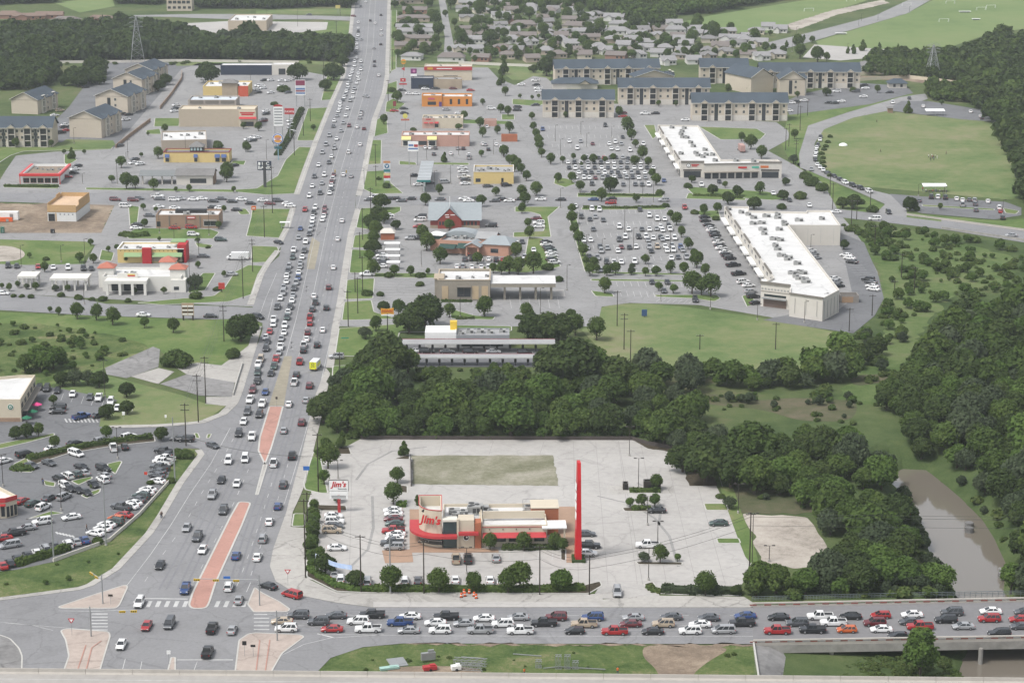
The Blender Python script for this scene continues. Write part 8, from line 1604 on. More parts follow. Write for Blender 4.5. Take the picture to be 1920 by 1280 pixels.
for (x,y,t,lab) in ((197,745,676,'tall light pole on the grass edge above the cafe lot'),(221,860,801,'double-headed light pole on the car park grass tip'),(6,912,852,'double-headed light pole at the left picture edge'),(115,957,898,'light pole in the lower left car park rows'),(634,898,863,'light pole above the tall restaurant sign'),(1180,855,800,'upper double light pole on the open concrete lot'),(1197,917,859,'double light pole between the waste containers'),(1214,985,930,'light pole among the three lot trees'),(1216,1088,1027,'light pole at the right driveway hedge'),(1233,1025,977,'double light pole by the white pickup on the lot'),(1384,962,907,'light pole on the right grass strip'),(1410,1060,962,'slim light pole beside the gravel lot'),(1442,1053,1026,'short pole at the gravel lot corner'),(875,1076,1026,'light pole before the restaurant entrance bays'),(666,775,775-1,'')):
    if lab: lamp(x,y,t,lab)
for x,y,t in ((1171,440,392),(1188,467,427),(1051,390,353),(1129,470,448),(1215,500,480),(1063,545,497),(1099,480,440),(1257,470,430)): lamp(x,y,t,'slim light pole standing in the lower retail car park',1,'light poles of the lower car park')
for x,y,t in ((1041,265,235),(1051,292,261),(1089,252,228),(1100,277,250),(1147,260,237),(1200,300,272),(1180,362,330),(1205,372,340),(1225,380,345)): lamp(x,y,t,'slim light pole standing in the upper retail car park',1,'light poles of the upper car park')
for x,y,t in ((863,595,553),(885,563,533),(1013,592,540),(1332,580,565),(1239,565,550),(1420,600,570),(1508,605,565),(1520,470,440),(1545,590,550),(770,350,325),(845,345,310),(815,355,320),(860,292,255),(800,300,268),(625,300,270),(925,290,262),(790,500,470)): lamp(x,y,t,'slim light pole standing beside the shops right of the avenue',1,'light poles of the right shops')
for x,y,t in ((240,298,262),(139,270,240),(220,345,300),(155,345,325),(299,438,395),(392,442,390),(327,460,420),(160,500,448),(115,492,460),(40,500,460),(357,560,485),(158,570,530),(373,480,445),(237,310,285),(348,285,255),(500,300,262),(420,180,150),(470,155,130),(558,50,12),(500,45,20)): lamp(x,y,t,'slim light pole standing among the shops left of the avenue',1,'light poles of the left shops')
for x,y,t in ((1493,78,50),(1485,98,66),(1588,100,82),(1646,40,26),(1610,50,33),(1705,25,12),(1615,40,25),(1770,372,350),(1880,402,375),(1722,368,345)): lamp(x,y,t,'thin light pole beside the park and field roads',1,'light poles of the park roads')
# transmission towers
def tower(bx, by, ty, half, lab):
    h = topz((bx,by),ty); o = empty('transmission_tower', G(bx,by), .2, lab, 'pylon'); 
    def pt(i, z): k = half*(1-z/h)**1.0*.95+.25; sx, sy = ((-1,-1),(1,-1),(1,1),(-1,1))[i]; return (sx*k, sy*k, z)
    for i in range(4): m = MB(); m.bar(pt(i,-.2),pt(i,h*.98),.17); m.obj('leg', GALV, o)
    m = MB(); L = 7
    for j in range(L):
        z0, z1 = h*j/L, h*(j+1)/L
        for i in range(4): k = (i+1)%4; m.bar(pt(i,z0),pt(k,z1),.08); m.bar(pt(k,z0),pt(i,z1),.08); m.bar(pt(i,z1),pt(k,z1),.08)
    m.obj('lattice_bracing', GALV, o)
    for j, z in enumerate((.78,.88,.98)):
        m = MB(); m.bar((-4.2,0,h*z),(4.2,0,h*z),.14); m.bar((-4.2,0,h*z),(0,0,h*z+1.4),.1); m.bar((4.2,0,h*z),(0,0,h*z+1.4),.1); m.obj('crossarm', GALV, o)
tower(258,116,32,4.2,'grey lattice transmission tower in front of the upper left woods'); tower(1748,148,84,4.0,'grey lattice transmission tower by the far right wood')
# ---------------------------------------------------------------- traffic signals and road signs
YS = flat('signal_yellow', (.55,.36,.02), .5)
def signal(bx, by, h, arm, heads, lab, rz=0.0, horiz=True):
    o = empty('traffic_signal', G(bx,by,.15), rz, lab, 'traffic signal'); m = MB(); m.bar((0,0,0),(0,0,h+1.2),.16,0,8,.12); m.obj('mast', GALV, o)
    m = MB(); m.bar((0,0,h),(arm,0,h+.35),.11,0,8,.07); q = m.obj('mast_arm', GALV, o)
    for t in heads:
        x_ = arm*t; z = h+.35*t; m = MB()
        if horiz: m.box((x_,0,z-.25),(1.35,.3,.5),0); [m.bar((x_+dx,-.16,z-.25),(x_+dx,-.2,z-.25),.13,1,8) for dx in (-.42,0,.42)]
        else: m.box((x_,0,z-.6),(.42,.3,1.25),0); [m.bar((x_,-.16,z-.6+dz),(x_,-.2,z-.6+dz),.13,1,8) for dz in (-.38,0,.38)]
        m.obj('signal_head', [YS,BLK], q)
signal(487,1134,5.9,-14.0,(.36,.68,.98),'signal mast on the right island with an arm over the avenue')
signal(171,1192,5.6,9.8,(.70,.95),'signal mast on the lower left island with yellow signal heads')
signal(193,1131,5.6,-5.0,(.5,.95),'signal mast on the upper left island with a short arm',-.9)
signal(520,1200,5.6,-2.0,(),'signal mast on the lower right island')
signal(683,346,6.2,-13,(.6,.98),'signal mast at the cross street arm over the avenue',0,False)
o = empty('street_name_sign', G(427,1131,.15)+Vector((0,0,0)), 0, 'small blue street name sign hanging over the avenue', 'sign'); m = MB(); m.box((0,0,6.15),(1.5,.08,.55)); m.obj('sign_panel', flat('sign_blue',(.03,.13,.42),.5), o); m = MB(); m.bar((0,.1,5.95),(0,.1,6.5),.04); m.obj('bracket', GALV, o)
def tri(bx, by, h, lab):
    o = empty('yield_sign', G(bx,by,.15), 0, lab, 'road sign', 'yield signs'); m = MB(); m.bar((0,0,0),(0,0,h-.3),.05); m.obj('post', GALV, o)
    m = MB(); 
    for k, y_, mi in ((1.0,0,0),(.55,-.04,1)):
        c = h-.62; m.add([(-.75*k,y_,c+.42*k),(.75*k,y_,c+.42*k),(0,y_,c-.8*k),(-.75*k,y_+.03,c+.42*k),(.75*k,y_+.03,c+.42*k),(0,y_+.03,c-.8*k)],[(0,2,1),(3,4,5),(0,1,4,3),(1,2,5,4),(2,0,3,5)],mi)
    m.obj('sign_panel', [RTX,WTX], o)
tri(135,1190,4.0,'red and white yield sign on the lower left island'); tri(540,1096,3.9,'red and white yield sign at the right corner sidewalk')
for (x,y,w_,h_,z_,c,lab) in ((155,878,0,0,0,None,None),(274,902,.8,.8,2.2,flat('sign_red',(.5,.05,.03),.5),'small red sign at the corner of the curved car park'),(575,905,1.6,1.1,4.0,flat('sign_blue',(.03,.13,.42),.5),'square blue sign on the right sidewalk'),(208,1133,1.0,.5,2.2,BRZ,'small dark sign on the upper left island'),(519,762,.6,.7,2.6,BRZ,'small sign at the tip of the red median'),(317,1244,.8,.8,2.6,WTX,'small white sign on the divider island'),(459,1230,.9,.9,3.0,BLK,'left black sign on the lower right island'),(475,1230,1.0,.5,2.4,BLK,'right black sign on the lower right island'),(232,786,.8,1.0,1.8,WTX,'small white sign on the grass edge by the cafe drive'),(311,790,.5,.8,1.6,WTX,'tiny white sign on the grass above the driveway'),(647,640,2.4,.35,1.2,flat('banner_green',(.03,.22,.15),.6),'small green banner on the drive-in grass'),(1003,1200,.2,.2,1.5,GALV,None)):
    if lab:
        o = empty('road_sign', G(x,y,.12), 0, lab, 'road sign'); m = MB(); m.bar((0,0,0),(0,0,z_),.05); m.obj('post', GALV, o); m = MB(); m.box((0,-.04,z_+.0),(w_,.06,h_)); m.obj('sign_panel', c, o)
# ---------------------------------------------------------------- pole signs of the shops
def polesign(bx, by, ty, w_, h_, lab, panel, pole=None, pw=.35, cat='sign', n=1, name='pole_sign'):
    h = topz((bx,by),ty); o = empty(name, G(bx,by,.05), 0, lab, cat)
    for i in range(n): m = MB(); x_ = 0 if n == 1 else (-w_*.4 if i == 0 else w_*.4); m.box((x_,.1,(h-.2)/2),(pw,pw,h-.2)); m.obj('pole', pole or GALV, o)
    if panel is not None: m = MB(); m.box((0,-.15,h-h_/2),(w_,.35,h_)); m.obj('sign_panel', panel, o)
    return o, h
o, h = polesign(636,960,900,4.7,2.6,"tall white and red restaurant pole sign at the left edge of its lot",WTX,REDT,.7)
m = MB(); m.box((0,-.13,h-1.3),(4.9,.3,2.8)); m.obj('sign_frame', BRZ, o); text(o,"Jim's",0,-.35,h-1.0,1.9,RTX,sh=.25,name='script_lettering',bold=.05); text(o,"Restaurants",.9,-.35,h-2.1,.45,BLK)
for k in range(2): m = MB(); m.box((0,-.15,h-3.2-k*1.05),(4.5,.3,.95)); m.obj('message_board', WTX, o)
for k in range(2): m = MB(); m.box((0,-.32,h-4.05-k*.35),(3.6,.04,.14)); m.obj('message_line', BLK, o)
hh = topz((1085,1053),870); o = empty('pylon_sign', G(1085,1053,.05), 0, 'very tall slender red pylon sign at the right end of the restaurant', 'sign')
m = MB(); m.add([(-.75,0,0),(.7,0,0),(.42,0,hh*.84),(-.35,0,hh*.84),(-.95,2.6,0),(.5,2.6,0),(.2,3.4,hh*.84),(-.6,3.4,hh*.84),(-.35,.9,hh),(.38,.9,hh),(.2,3.2,hh),(-.55,3.2,hh)],
   [(0,1,2,3),(1,5,6,2),(5,4,7,6),(4,0,3,7),(3,2,9,8),(2,6,10,9),(6,7,11,10),(7,3,8,11),(8,9,10,11)]); m.obj('blade', mat('pylon_red',(.46,.012,.018),.45,.05,1), o)
for k in range(4): m = MB(); z0 = hh*(.42+.1*k); m.add([(-.66,.5,z0),(-.86,2.8,z0),(-.78,3.0,z0+hh*.07),(-.56,.6,z0+hh*.07)],[(0,3,2,1)]); m.obj('white_side_panel', WTX, o)
m = MB(); m.box((0,1.5,.3),(3.2,4.6,.6)); m.obj('base_planter', LM['b'], o)
o, h = polesign(497,351,302,6.1,4.0,'large dark blue bank pole sign with white letters',NAVY,flat('dark_pole',(.05,.05,.055),.5),1.2)
text(o,"IBC",.5,-.38,h-1.1,1.9,WTX,sx=1.15,bold=.04); text(o,"BANK",0,-.38,h-2.9,1.9,WTX,sx=1.1,bold=.04); m = MB(); m.box((-2.2,-.36,h-1.1),(.9,.05,1.3)); m.box((-2.2,-.4,h-1.1),(.4,.05,.7)); m.obj('emblem', [WTX], o)
# round burger sign
hh = topz((522,300),250); o = empty('pole_sign', G(522,300,.05), 0, 'round red, yellow and blue hamburger restaurant sign above the power lines', 'sign'); zc = hh-2.6; m = MB(); m.bar((0,.1,0),(0,.1,zc),.2,0,8); m.obj('pole', flat('pale_blue_pole',(.25,.42,.5),.5), o)
for rr, yy, c in ((2.6,-.05,WTX),(2.45,-.1,flat('ring_blue',(.03,.10,.35),.5)),(2.05,-.15,WTX)): m = MB(); m.bar((0,yy,zc),(0,yy-.05,zc),rr,0,28); m.obj('sign_disc', c, o)
bun = flat('bun_orange',(.60,.27,.04),.5)
for sg in (1,-1):
    m = MB(); pts_ = [(1.75*math.cos(a),zc+sg*(.62+1.15*math.sin(a))) for a in [math.pi*i/12 for i in range(13)]]; m.add([(x,-.24,z) for x,z in pts_],[tuple(range(13)) if sg > 0 else tuple(range(12,-1,-1))]); m.obj('bun', bun, o)
text(o,"BURGER",0,-.28,zc+.32,.82,RTX); text(o,"KING",0,-.28,zc-.34,.88,RTX); m = MB(); m.box((0,0,zc-4.2),(3.6,.3,1.1)); m.obj('message_board', flat('dark_teal',(.03,.10,.12),.5), o)
o, h = polesign(564,200,150,5.4,8.2,'tall purple, white and blue panel sign of the upper left shops',WTX,GALV,.4,n=2)
for k,(c,hz) in enumerate(((flat('plum',(.20,.03,.07),.5),2.8),(flat('sign_white2',(.55,.57,.6),.5),1.0),(flat('mid_blue',(.10,.17,.33),.5),1.0),(flat('plum2',(.24,.06,.08),.5),.9),(flat('mid_blue',(.10,.17,.33),.5),.9))): zt = [0,2.9,4.1,5.3,6.5][k]; m = MB(); m.box((0,-.34,h-.2-zt-hz/2),(5.0,.06,hz)); m.obj('tenant_panel', c, o)
o, h = polesign(523,262,200,4.6,9.5,'tall tenant sign with red arched top and white slats',WTX,GALV,.35,n=2)
m = MB(); pts_ = [(2.4*math.cos(a),h+1.1*math.sin(a)) for a in [math.pi*i/10 for i in range(11)]]; m.add([(x,-.36,z) for x,z in pts_],[tuple(range(11))]); m.obj('red_arch', REDT, o)
for k in range(6): m = MB(); m.box((0,-.34,h-1.2-k*1.4),(4.0,.05,.7)); m.obj('tenant_panel', GALV, o)
o, h = polesign(544,262,203,4.8,3.0,'red panel sign with white letters beside the power poles',REDT,GALV,.35); text(o,"PAWN",0,-.36,h-1.7,1.5,WTX)
o, h = polesign(726,352,303,3.0,3.2,'filling station pole sign with a round blue emblem and red price panels',flat('sign_white2',(.55,.57,.6),.5),GALV,.3,n=2)
m = MB(); m.box((0,-.15,h-.2),(3.0,.4,.9)); m.obj('orange_cap', flat('cap_orange',(.45,.20,.08),.5), o); m = MB(); m.bar((0,-.34,h-1.9),(0,-.4,h-1.9),1.05,0,20); m.obj('emblem_disc', flat('deep_teal_blue',(.01,.10,.20),.5), o)
m = MB(); m.add([(-.65,-.44,h-1.4),(-.25,-.44,h-1.4),(0,-.44,h-2.1),(.25,-.44,h-1.4),(.65,-.44,h-1.4),(0,-.44,h-2.7)],[(0,5,2,1),(2,5,4,3)]); m.obj('emblem_stroke', WTX, o)
for k,(c,zz) in enumerate(((flat('mid_teal',(.02,.16,.18),.5),4.0),(flat('price_cream',(.6,.45,.22),.5),5.6),(RTX,6.7),(flat('sign_white2',(.55,.57,.6),.5),7.9))): m = MB(); m.box((0,-.2,h-zz),(2.9,.3,1.0)); m.obj('price_panel', c, o)
o, h = polesign(727,638,577,4.2,2.6,'yellow and black drive-in pole sign with red letters',None,BRZ,.3)
m = MB(); m.add([(-2.1,-.15,h-.1),(-.3,-.15,h-.35),(2.0,-.15,h),(2.1,-.15,h-2.1),(.4,-.15,h-1.9),(-2.0,-.15,h-2.2)],[(0,5,4,1),(1,4,3,2)]); m.add([(-2.1,.1,h-.1),(-.3,.1,h-.35),(2.0,.1,h),(2.1,.1,h-2.1),(.4,.1,h-1.9),(-2.0,.1,h-2.2)],[(1,4,5,0),(2,3,4,1)]); m.obj('sign_panel', flat('sign_amber',(.62,.30,.03),.5), o)
text(o,"SONIC",0,-.22,h-1.05,1.25,RTX,sh=.2); m = MB(); m.box((0,-.1,h-2.35),(4.0,.2,.35)); m.obj('name_bar', WTX, o); m = MB(); m.box((0,-.05,1.9),(2.4,.3,.7),0); m.obj('red_board', REDT, o); m = MB(); m.box((0,-.05,.9),(2.0,.3,1.3)); m.obj('green_board', flat('board_green',(.05,.22,.10),.5), o)
o, h = polesign(353,600,568,4.0,4.2,'brown monument sign with stacked tenant strips by the side street',mat('monument_tan',(.36,.27,.19),.8,.1,1),BRZ,.5,n=2)
for k in range(5):
    for s_ in (-1,1): m = MB(); m.box((s_*.95,-.35,h-1.0-k*.68),(1.7,.05,.42)); m.obj('tenant_strip', WTX if (k+s_)%2 else BRZ, o)
o, h = polesign(416,548,530,2.2,2.2,'small square red sign at the bend of the retail drive',mat('red_panel2',(.42,.05,.04),.5,.04,1),BRZ,.25)
o, h = polesign(476,398,386,1.9,1.7,'low orange and white monument sign on the corner grass',flat('orange2',(.52,.13,.04),.5),BRZ,.3); m = MB(); m.box((0,-.36,h-.9),(1.2,.05,.3)); m.obj('white_stroke', WTX, o)
o, h = polesign(1208,594,580,1.8,2.2,'dark blue monument sign in the dry field',flat('field_blue',(.03,.07,.16),.5),BRZ,.3)
o, h = polesign(757,160,113,3.0,2.6,'hamburger-shaped pole sign above a red panel',None,GALV,.25); m = MB(); m.bar((0,-.1,h-.9),(0,-.5,h-.9),1.5,0,18); m.obj('bun_disc', bun, o); m = MB(); m.box((0,-.55,h-1.0),(2.8,.1,.5)); m.obj('filling', flat('lettuce',(.12,.25,.04),.5), o); m = MB(); m.bar((0,-.1,h-5.0),(0,-.4,h-5.0),1.3,0,3); m.obj('red_panel', REDT, o)
o, h = polesign(776,165,129,3.4,2.8,'purple and white pole sign beside the near black restaurant',flat('sign_purple',(.16,.02,.12),.5),BRZ,.3); m = MB(); m.box((0,-.15,h-3.6),(3.6,.3,1.3)); m.obj('name_panel', WTX, o); m = MB(); m.bar((.2,-.34,h-1.4),(.2,-.4,h-1.4),.8,0,12); m.obj('emblem', flat('pinkish',(.5,.2,.35),.5), o)
o, h = polesign(756,178,147,3.0,1.9,'red pole sign with white emblem above a red awning panel',REDT,GALV,.25); m = MB(); m.bar((0,-.34,h-.9),(0,-.4,h-.9),.5,0,3); m.obj('emblem', WTX, o); m = MB(); m.box((0,-.1,h-3.2),(4.2,.2,.8)); m.obj('red_board', REDT, o)
o, h = polesign(775,310,265,4.8,4.6,'white, blue and red tenant pole sign before the pink brick shops',WTX,GALV,.3,n=2)
for (x_,z_,w2,h2,c) in ((-1.0,1.8,2.2,.9,flat('mid_blue',(.10,.17,.33),.5)),(1.3,2.0,1.8,1.2,REDT),(0,3.4,4.4,.7,flat('mid_blue',(.10,.17,.33),.5))): m = MB(); m.box((x_,-.36,h-z_),(w2,.05,h2)); m.obj('tenant_panel', c, o)
o, h = polesign(760,245,215,2.8,1.6,'yellow sunburst pole sign over a striped board',None,GALV,.25); m = MB(); m.bar((0,-.1,h-.7),(0,-.3,h-.7),1.3,0,9); m.obj('sunburst', flat('sun_yellow',(.55,.50,.12),.5), o); m = MB(); m.box((0,-.1,h-2.6),(4.2,.3,.9)); m.obj('striped_board', TERR, o)
o, h = polesign(740,205,190,1.6,2.6,'small dark red panel sign by the orange restaurant lot',DRED,GALV,.2)
o, h = polesign(656,50,10,3.6,2.4,'far white and yellow pole sign near the top of the avenue',flat('far_yellow',(.5,.42,.14),.5),GALV,.25) if False else polesign(634,26,10,3.6,2.4,'far white and yellow pole sign near the top of the avenue',flat('far_yellow',(.5,.42,.14),.5),GALV,.25)
# banner above the hedge
a_, b_ = G(592,1058,3.1), G(661,1090,2.9); a_.z, b_.z = topz((592,1075),1041), topz((661,1095),1064); g1, g2 = G(592,1075), G(661,1095); n_ = 10; m = MB(); vs = []
for i in range(n_+1):
    t = i/n_; c = g1.lerp(g2,t); z = a_.z+(b_.z-a_.z)*t-.5*math.sin(math.pi*t); vs += [(c.x,c.y+.15*math.sin(t*9),z+.55),(c.x,c.y+.15*math.sin(t*9)-.12,z-.55)]
m.add(vs,[(2*i,2*i+1,2*i+3,2*i+2) for i in range(n_)]); o = empty('banner', (g1.x,g1.y,0), 0, 'long pale blue and white banner strung above the corner hedge', 'banner')
q = m.obj('cloth', mat('banner_cloth',(.22,.34,.58),.7,.2,.5,c2=(.55,.6,.68)), o); q.location = (-g1.x,-g1.y,0)
for g_, z_ in ((g1,a_.z),(g2,b_.z)): m = MB(); m.bar((g_.x-g1.x,g_.y-g1.y,0),(g_.x-g1.x,g_.y-g1.y,z_+.6),.05); m.obj('pole', GALV, o)
# ---------------------------------------------------------------- orange drums, scrap steel, concrete stumps
ORG = flat('safety_orange', (.60,.10,.02), .5)
for i, (x,y) in enumerate(((865,1119),(870,1112),(880,1112),(893,1121),(872,1117),(889,1117))):
    o = empty('traffic_drum', G(x,y,.15), 0, 'orange and white traffic drum on the frontage sidewalk', 'traffic drum', 'orange drums on the sidewalk'); m = MB(); m.bar((0,0,.08),(0,0,1.0),.3,0,12,.24); m.obj('drum', ORG, o); m = MB(); m.bar((0,0,0),(0,0,.1),.42,0,8); m.obj('rubber_base', TYRE, o); m = MB(); m.bar((0,0,.5),(0,0,.64),.285,0,12); m.obj('white_stripe', WTX, o)
def truss(x0, y0, x1, y1, w_, h_, z, lab):
    a, b_ = G(x0,y0), G(x1,y1); d = b_-a; L = d.to_2d().length; o = empty('steel_truss', (a.x,a.y,z), math.atan2(d.y,d.x), lab, 'steel truss'); n = max(2,int(L/1.3)); m = MB()
    for y_ in (0,w_):
        for z_ in (0,h_): m.bar((0,y_,z_),(L,y_,z_),.09)
    for i in range(n):
        xa, xb = L*i/n, L*(i+1)/n; m.bar((xa,0,0),(xb,0,h_),.06); m.bar((xa,0,h_),(xb,0,0),.06); m.bar((xa,0,h_),(xb,w_,h_),.06); m.bar((xa,0,0),(xa,0,h_),.06)
    m.obj('bracing', GALV, o)
truss(850,1247,912,1250,1.4,1.2,.1,'long silver truss lying in the weeds behind the highway barrier'); truss(862,1256,905,1258,1.2,1.2,.1,'lower silver truss stacked in the weeds')
for x_,y_,n2,lab in ((1004,1252,1,'single small steel frame at the left of the frame group'),(1041,1254,2,'left double steel frame standing in the grass'),(1058,1254,2,'middle double steel frame standing in the grass'),(1073,1254,1,'right small steel frame standing in the grass')): truss(x_,y_,x_+12,y_,1.0,1.3*n2+.1,.1,lab)
tube([G(1019,1252,.3),G(1048,1249,.3),G(1135,1254,.3)],.12,'steel_pipe',GALV,'long thin steel pipe lying across the grass by the frames','pipe'); tube([G(962,1225,.2),G(1015,1229,.2)],.12,'steel_pipe',GALV,'pale steel pipe lying in the tall grass','pipe'); tube([G(865,1231,.2),G(907,1234,.2)],.16,'steel_beam',GALV,'pale steel beam lying in the grass above the trusses','beam')
for x_,y_,w_,d_,h_,c,nm,lab in ((806,1256,2.8,1.4,1.1,REDT,'equipment_trailer','small red equipment trailer among the scrap'),(855,1256,2.0,1.2,1.2,WTX,'generator','white machine beside the steel trusses'),(745,1242,3.6,4.5,.25,GALV,'metal_sheet','pale metal sheet lying on the weeds'),(803,1240,3.0,.8,2.2,GALV,'steel_rack','grey steel rack of bent beams'),(730,1254,4.0,1.2,.6,flat('tarp',(.30,.45,.40),.7),'tarpaulin','pale green tarpaulin heap behind the barrier')):
    o = empty(nm, G(x_,y_), .3, lab, nm.replace('_',' ')); m = MB(); m.box((0,0,h_*.6),(w_,d_,h_*.7)); m.box((w_*.2,0,h_*1.05),(w_*.4,d_*.6,h_*.3)); m.obj('body', c, o)
    if nm in ('equipment_trailer','generator'):
        for s_ in (-1,1): m = MB(); m.bar((0,s_*d_/2-.1,.3),(0,s_*d_/2+.1,.3),.32,0,10); m.obj('wheel', TYRE, o)
for x_,y_ in ((1817,985),(1817,995),(1880,1072),(1880,1080)):
    m = MB(); p = G(x_,y_,-4.6); m.bar((p.x,p.y,-6),(p.x,p.y,-3.7),1.1,0,10); tag(m.obj('concrete_stump', DCONC), 'round concrete stump standing in the creek water', 'concrete stump', 'stumps in the creek')
# construction site clutter
for x_,y_,w_,d_,h_,c,nm,lab in ((15,412,9,3,3.2,WHITE,'white_trailer','white site trailer at the left of the bare dirt'),(8,416,7,1.2,1.6,ORG,'orange_lift','orange lift machine in front of the site trailer'),(5,437,1.4,1.4,2.3,flat('toilet_green',(.03,.12,.08),.5),'portable_toilet','green portable toilet at the site corner'),(99,437,1.6,1.2,1.4,BLK,'skip_bin','black bin at the bottom of the bare dirt')):
    o = empty(nm, G(x_,y_), 0, lab, nm.replace('_',' ')); m = MB(); m.box((0,0,h_/2+.2),(w_,d_,h_),0,0,.96); m.obj('body', c, o); m = MB(); m.box((w_*.2,-d_/2-.02,h_*.5),(w_*.15,.06,h_*.7)); m.obj('door', GALV, o)
# ---------------------------------------------------------------- people
def person_mesh(pose, seed):
    J = {'stand':[(0,0,.92),(0,0,1.18),(0,.01,1.42),(0,.02,1.53),(0,.03,1.64),(-.2,0,1.40),(-.26,.03,1.13),(-.24,.12,.88),(.2,0,1.40),(.26,.03,1.13),(.24,.12,.88),(-.1,0,.86),(-.12,.02,.48),(-.12,-.02,.06),(-.12,.14,.04),(.1,0,.86),(.13,.05,.48),(.13,.1,.06),(.13,.26,.04)],
         'walk':[(0,0,.92),(0,.02,1.18),(0,.05,1.42),(0,.07,1.53),(0,.09,1.64),(-.2,.04,1.40),(-.26,-.12,1.14),(-.24,-.1,.9),(.2,.04,1.40),(.25,.16,1.16),(.23,.32,.97),(-.1,0,.86),(-.11,.2,.5),(-.12,.26,.08),(-.12,.42,.08),(.1,0,.86),(.11,-.08,.48),(.12,-.34,.12),(.12,-.22,.04)]}[pose]
    E = [(0,1),(1,2),(2,3),(3,4),(2,5),(5,6),(6,7),(2,8),(8,9),(9,10),(0,11),(11,12),(12,13),(13,14),(0,15),(15,16),(16,17),(17,18)]
    rad = [.15,.14,.16,.06,.11,.075,.05,.035,.075,.05,.035,.1,.07,.05,.04,.1,.07,.05,.04]
    me = bpy.data.meshes.new('p'); me.from_pydata(J, E, []); o = bpy.data.objects.new('p', me); COL.objects.link(o)
    sk = o.modifiers.new('s','SKIN'); 
    for i, r_ in enumerate(rad): me.skin_vertices[0].data[i].radius = (r_, r_*(.75 if i < 3 else 1))
    me.skin_vertices[0].data[0].use_root = True; sb = o.modifiers.new('d','SUBSURF'); sb.levels = 1; sb.render_levels = 1
    dg = bpy.context.evaluated_depsgraph_get(); r_ = bpy.data.meshes.new_from_object(o.evaluated_get(dg)); bpy.data.objects.remove(o); return r_
SKIN = flat('skin', (.35,.2,.14), .6); HAIR = flat('dark_hair', (.03,.02,.015), .7); CL = {'k':flat('black_cloth',(.02,.02,.022),.9),'w':flat('white_cloth',(.6,.6,.58),.9),'b':flat('blue_cloth',(.04,.07,.16),.9),'r':flat('red_cloth',(.35,.03,.03),.9),'o':flat('hi_vis_orange',(.65,.15,.02),.8),'j':flat('denim',(.06,.08,.13),.9)}
PM = {}
def person(x, y, pose, sh, tr, rz, lab, grp=None):
    key = (pose,sh,tr)
    if key not in PM:
        me = person_mesh(pose, 1)
        for m_ in (SKIN, CL[sh], CL[tr]): me.materials.append(m_)
        for p_ in me.polygons:
            c = p_.center; p_.material_index = 2 if c.z < .93 and abs(c.x) < .21 else (1 if .9 < c.z < 1.47 and abs(c.x) < .25 else 0)
            p_.use_smooth = True
        PM[key] = me
    o = empty('person', G(x,y,.08), rz, lab, 'person', grp); link('body', PM[key], o); m = MB(); m.bar((0,.01,1.66),(0,.02,1.78),.115,0,8,.06); m.obj('hair', HAIR, o)
person(304,970,'walk','k','k',2.6,'upper of two people in dark clothes on the sidewalk by the grass bank'); person(302,972,'walk','k','j',2.6,'lower of two people in dark clothes on the sidewalk by the grass bank')
person(80,907,'stand','k','j',.4,'left of two people standing in the curved car park'); person(81.5,909,'stand','b','k',-.5,'right of two people standing in the curved car park'); person(163,995,'walk','k','k',1,'person in dark clothes beside the slanted row of cars')
person(1158,1264,'stand','o','j',0,'worker in orange vest at the highway barrier'); person(983,1266,'stand','o','j',.5,'worker in orange vest behind the barrier near the steel frames')
for i, (x,y,s_,t_) in enumerate(((1741,296,'w','k'),(1744,299,'k','k'),(1747,295,'w','j'),(1750,298,'k','j'),(1753,296,'w','k'),(1757,298,'w','w'),(1745,302,'k','k'),(1751,301,'b','k'),(1748,297.5,'r','k'))): person(x,y,'stand' if i%2 else 'walk',s_,t_,i,'person in the crowd gathered on the sports field','people gathered on the sports field')
for i, (x,y) in enumerate(((1736,361),(1742,363),(1749,362),(1755,361),(1762,362),(1768,363),(1730,358),(1774,363))): person(x,y,'stand',['w','k','r','b'][i%4],'j',i,'person under or near the lower white shade canopy','people at the shade canopy')
for (x,y,lab) in ((1774,290,'person in dark clothes right of the sports field crowd'),(1651,286,'person alone in the left half of the sports field'),(1644,230,'person alone near the top left of the sports field')): person(x,y,'walk','k','k',1,lab)
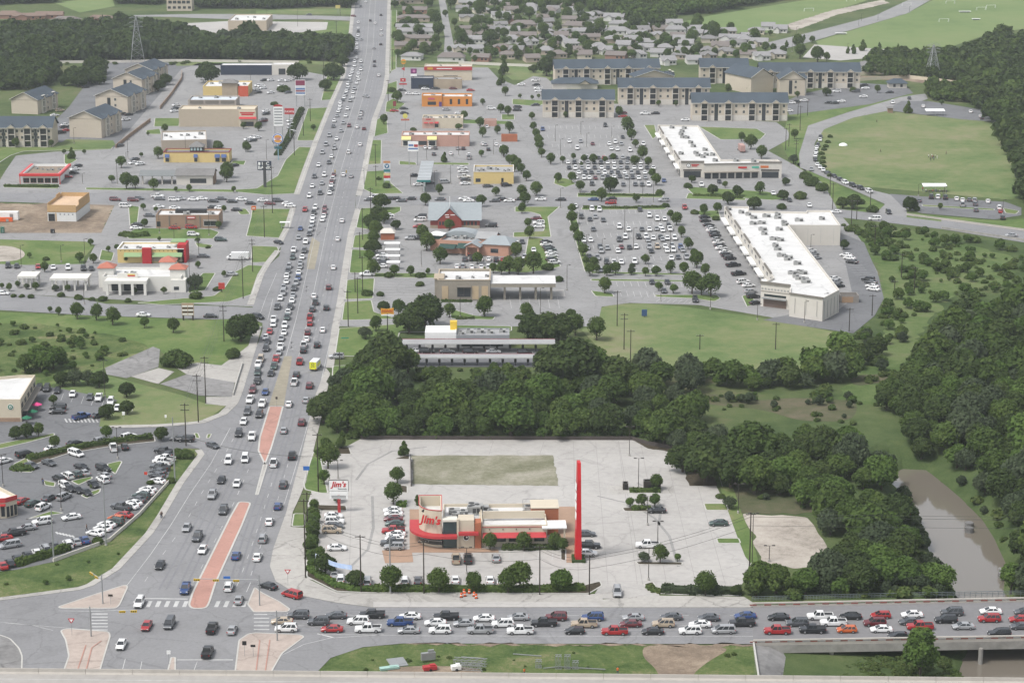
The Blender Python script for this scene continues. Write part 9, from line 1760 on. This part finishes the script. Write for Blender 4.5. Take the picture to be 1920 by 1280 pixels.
for (x,y,lab) in ((941,478,'person in dark red at the salmon restaurant porch'),(945,479,'second person waiting at the salmon restaurant porch')): person(x-66,y+2,'stand','r','k',0,lab)
# dome tent and soccer goals on the far fields
o = empty('shade_dome', G(1581,273), .4, 'small white dome tent on the sports field', 'tent'); m = MB(); m.bar((0,0,0),(0,0,.6),2.2,0,12,2.0); m.bar((0,0,.6),(0,0,1.2),2.0,0,12,.8); m.obj('fabric', WHITE, o)
for i, (x,y) in enumerate(((1517,22),(1770,42),(1840,20),(1858,16),(1596,3),(1700,12),(1782,8))):
    o = empty('soccer_goal', G(x,y), .2, 'white goal frame on the far green fields', 'goal frame', 'goal frames on the far fields'); m = MB(); 
    for s_ in (-1,1): m.bar((s_*3.6,0,0),(s_*3.6,0,2.4),.12); m.bar((s_*3.6,0,2.4),(s_*3.6,2,0),.1)
    m.bar((-3.6,0,2.4),(3.6,0,2.4),.12); m.obj('frame', WHITE, o)
for i, (x,y,w_) in enumerate(((1809,24,9),(1577,65,8),(1830,38,6))): 
    o = empty('field_bench', G(x,y), 0, 'long white bench beside the far green fields', 'bench', 'benches on the far fields'); m = MB(); m.box((0,0,1.0),(w_,2.2,.2)); m.obj('seat', WHITE, o); m = MB(); m.box((0,0,.45),(w_*.8,.2,.9)); m.obj('leg', GALV, o)
# ---------------------------------------------------------------- haze
hb = MB(); hb.box((0,1900,86), (5200,4600,206)); hz = hb.obj('haze', None); hz.data.materials.clear()
mm = bpy.data.materials.new('haze_air'); mm.use_nodes = True; t = mm.node_tree; t.nodes.remove(t.nodes['Principled BSDF']); pv = t.nodes.new('ShaderNodeVolumePrincipled')
pv.inputs['Color'].default_value = (.86,.9,.95,1); pv.inputs['Density'].default_value = HAZE_D; pv.inputs['Anisotropy'].default_value = .2
t.links.new(pv.outputs[0], t.nodes['Material Output'].inputs['Volume']); hz.data.materials.append(mm); tag(hz, kind='stuff')
for o in COL.objects:
    l = o.get('label')
    if l and not 4 <= len(l.split()) <= 16: print('LABEL', len(l.split()), o.name, l)
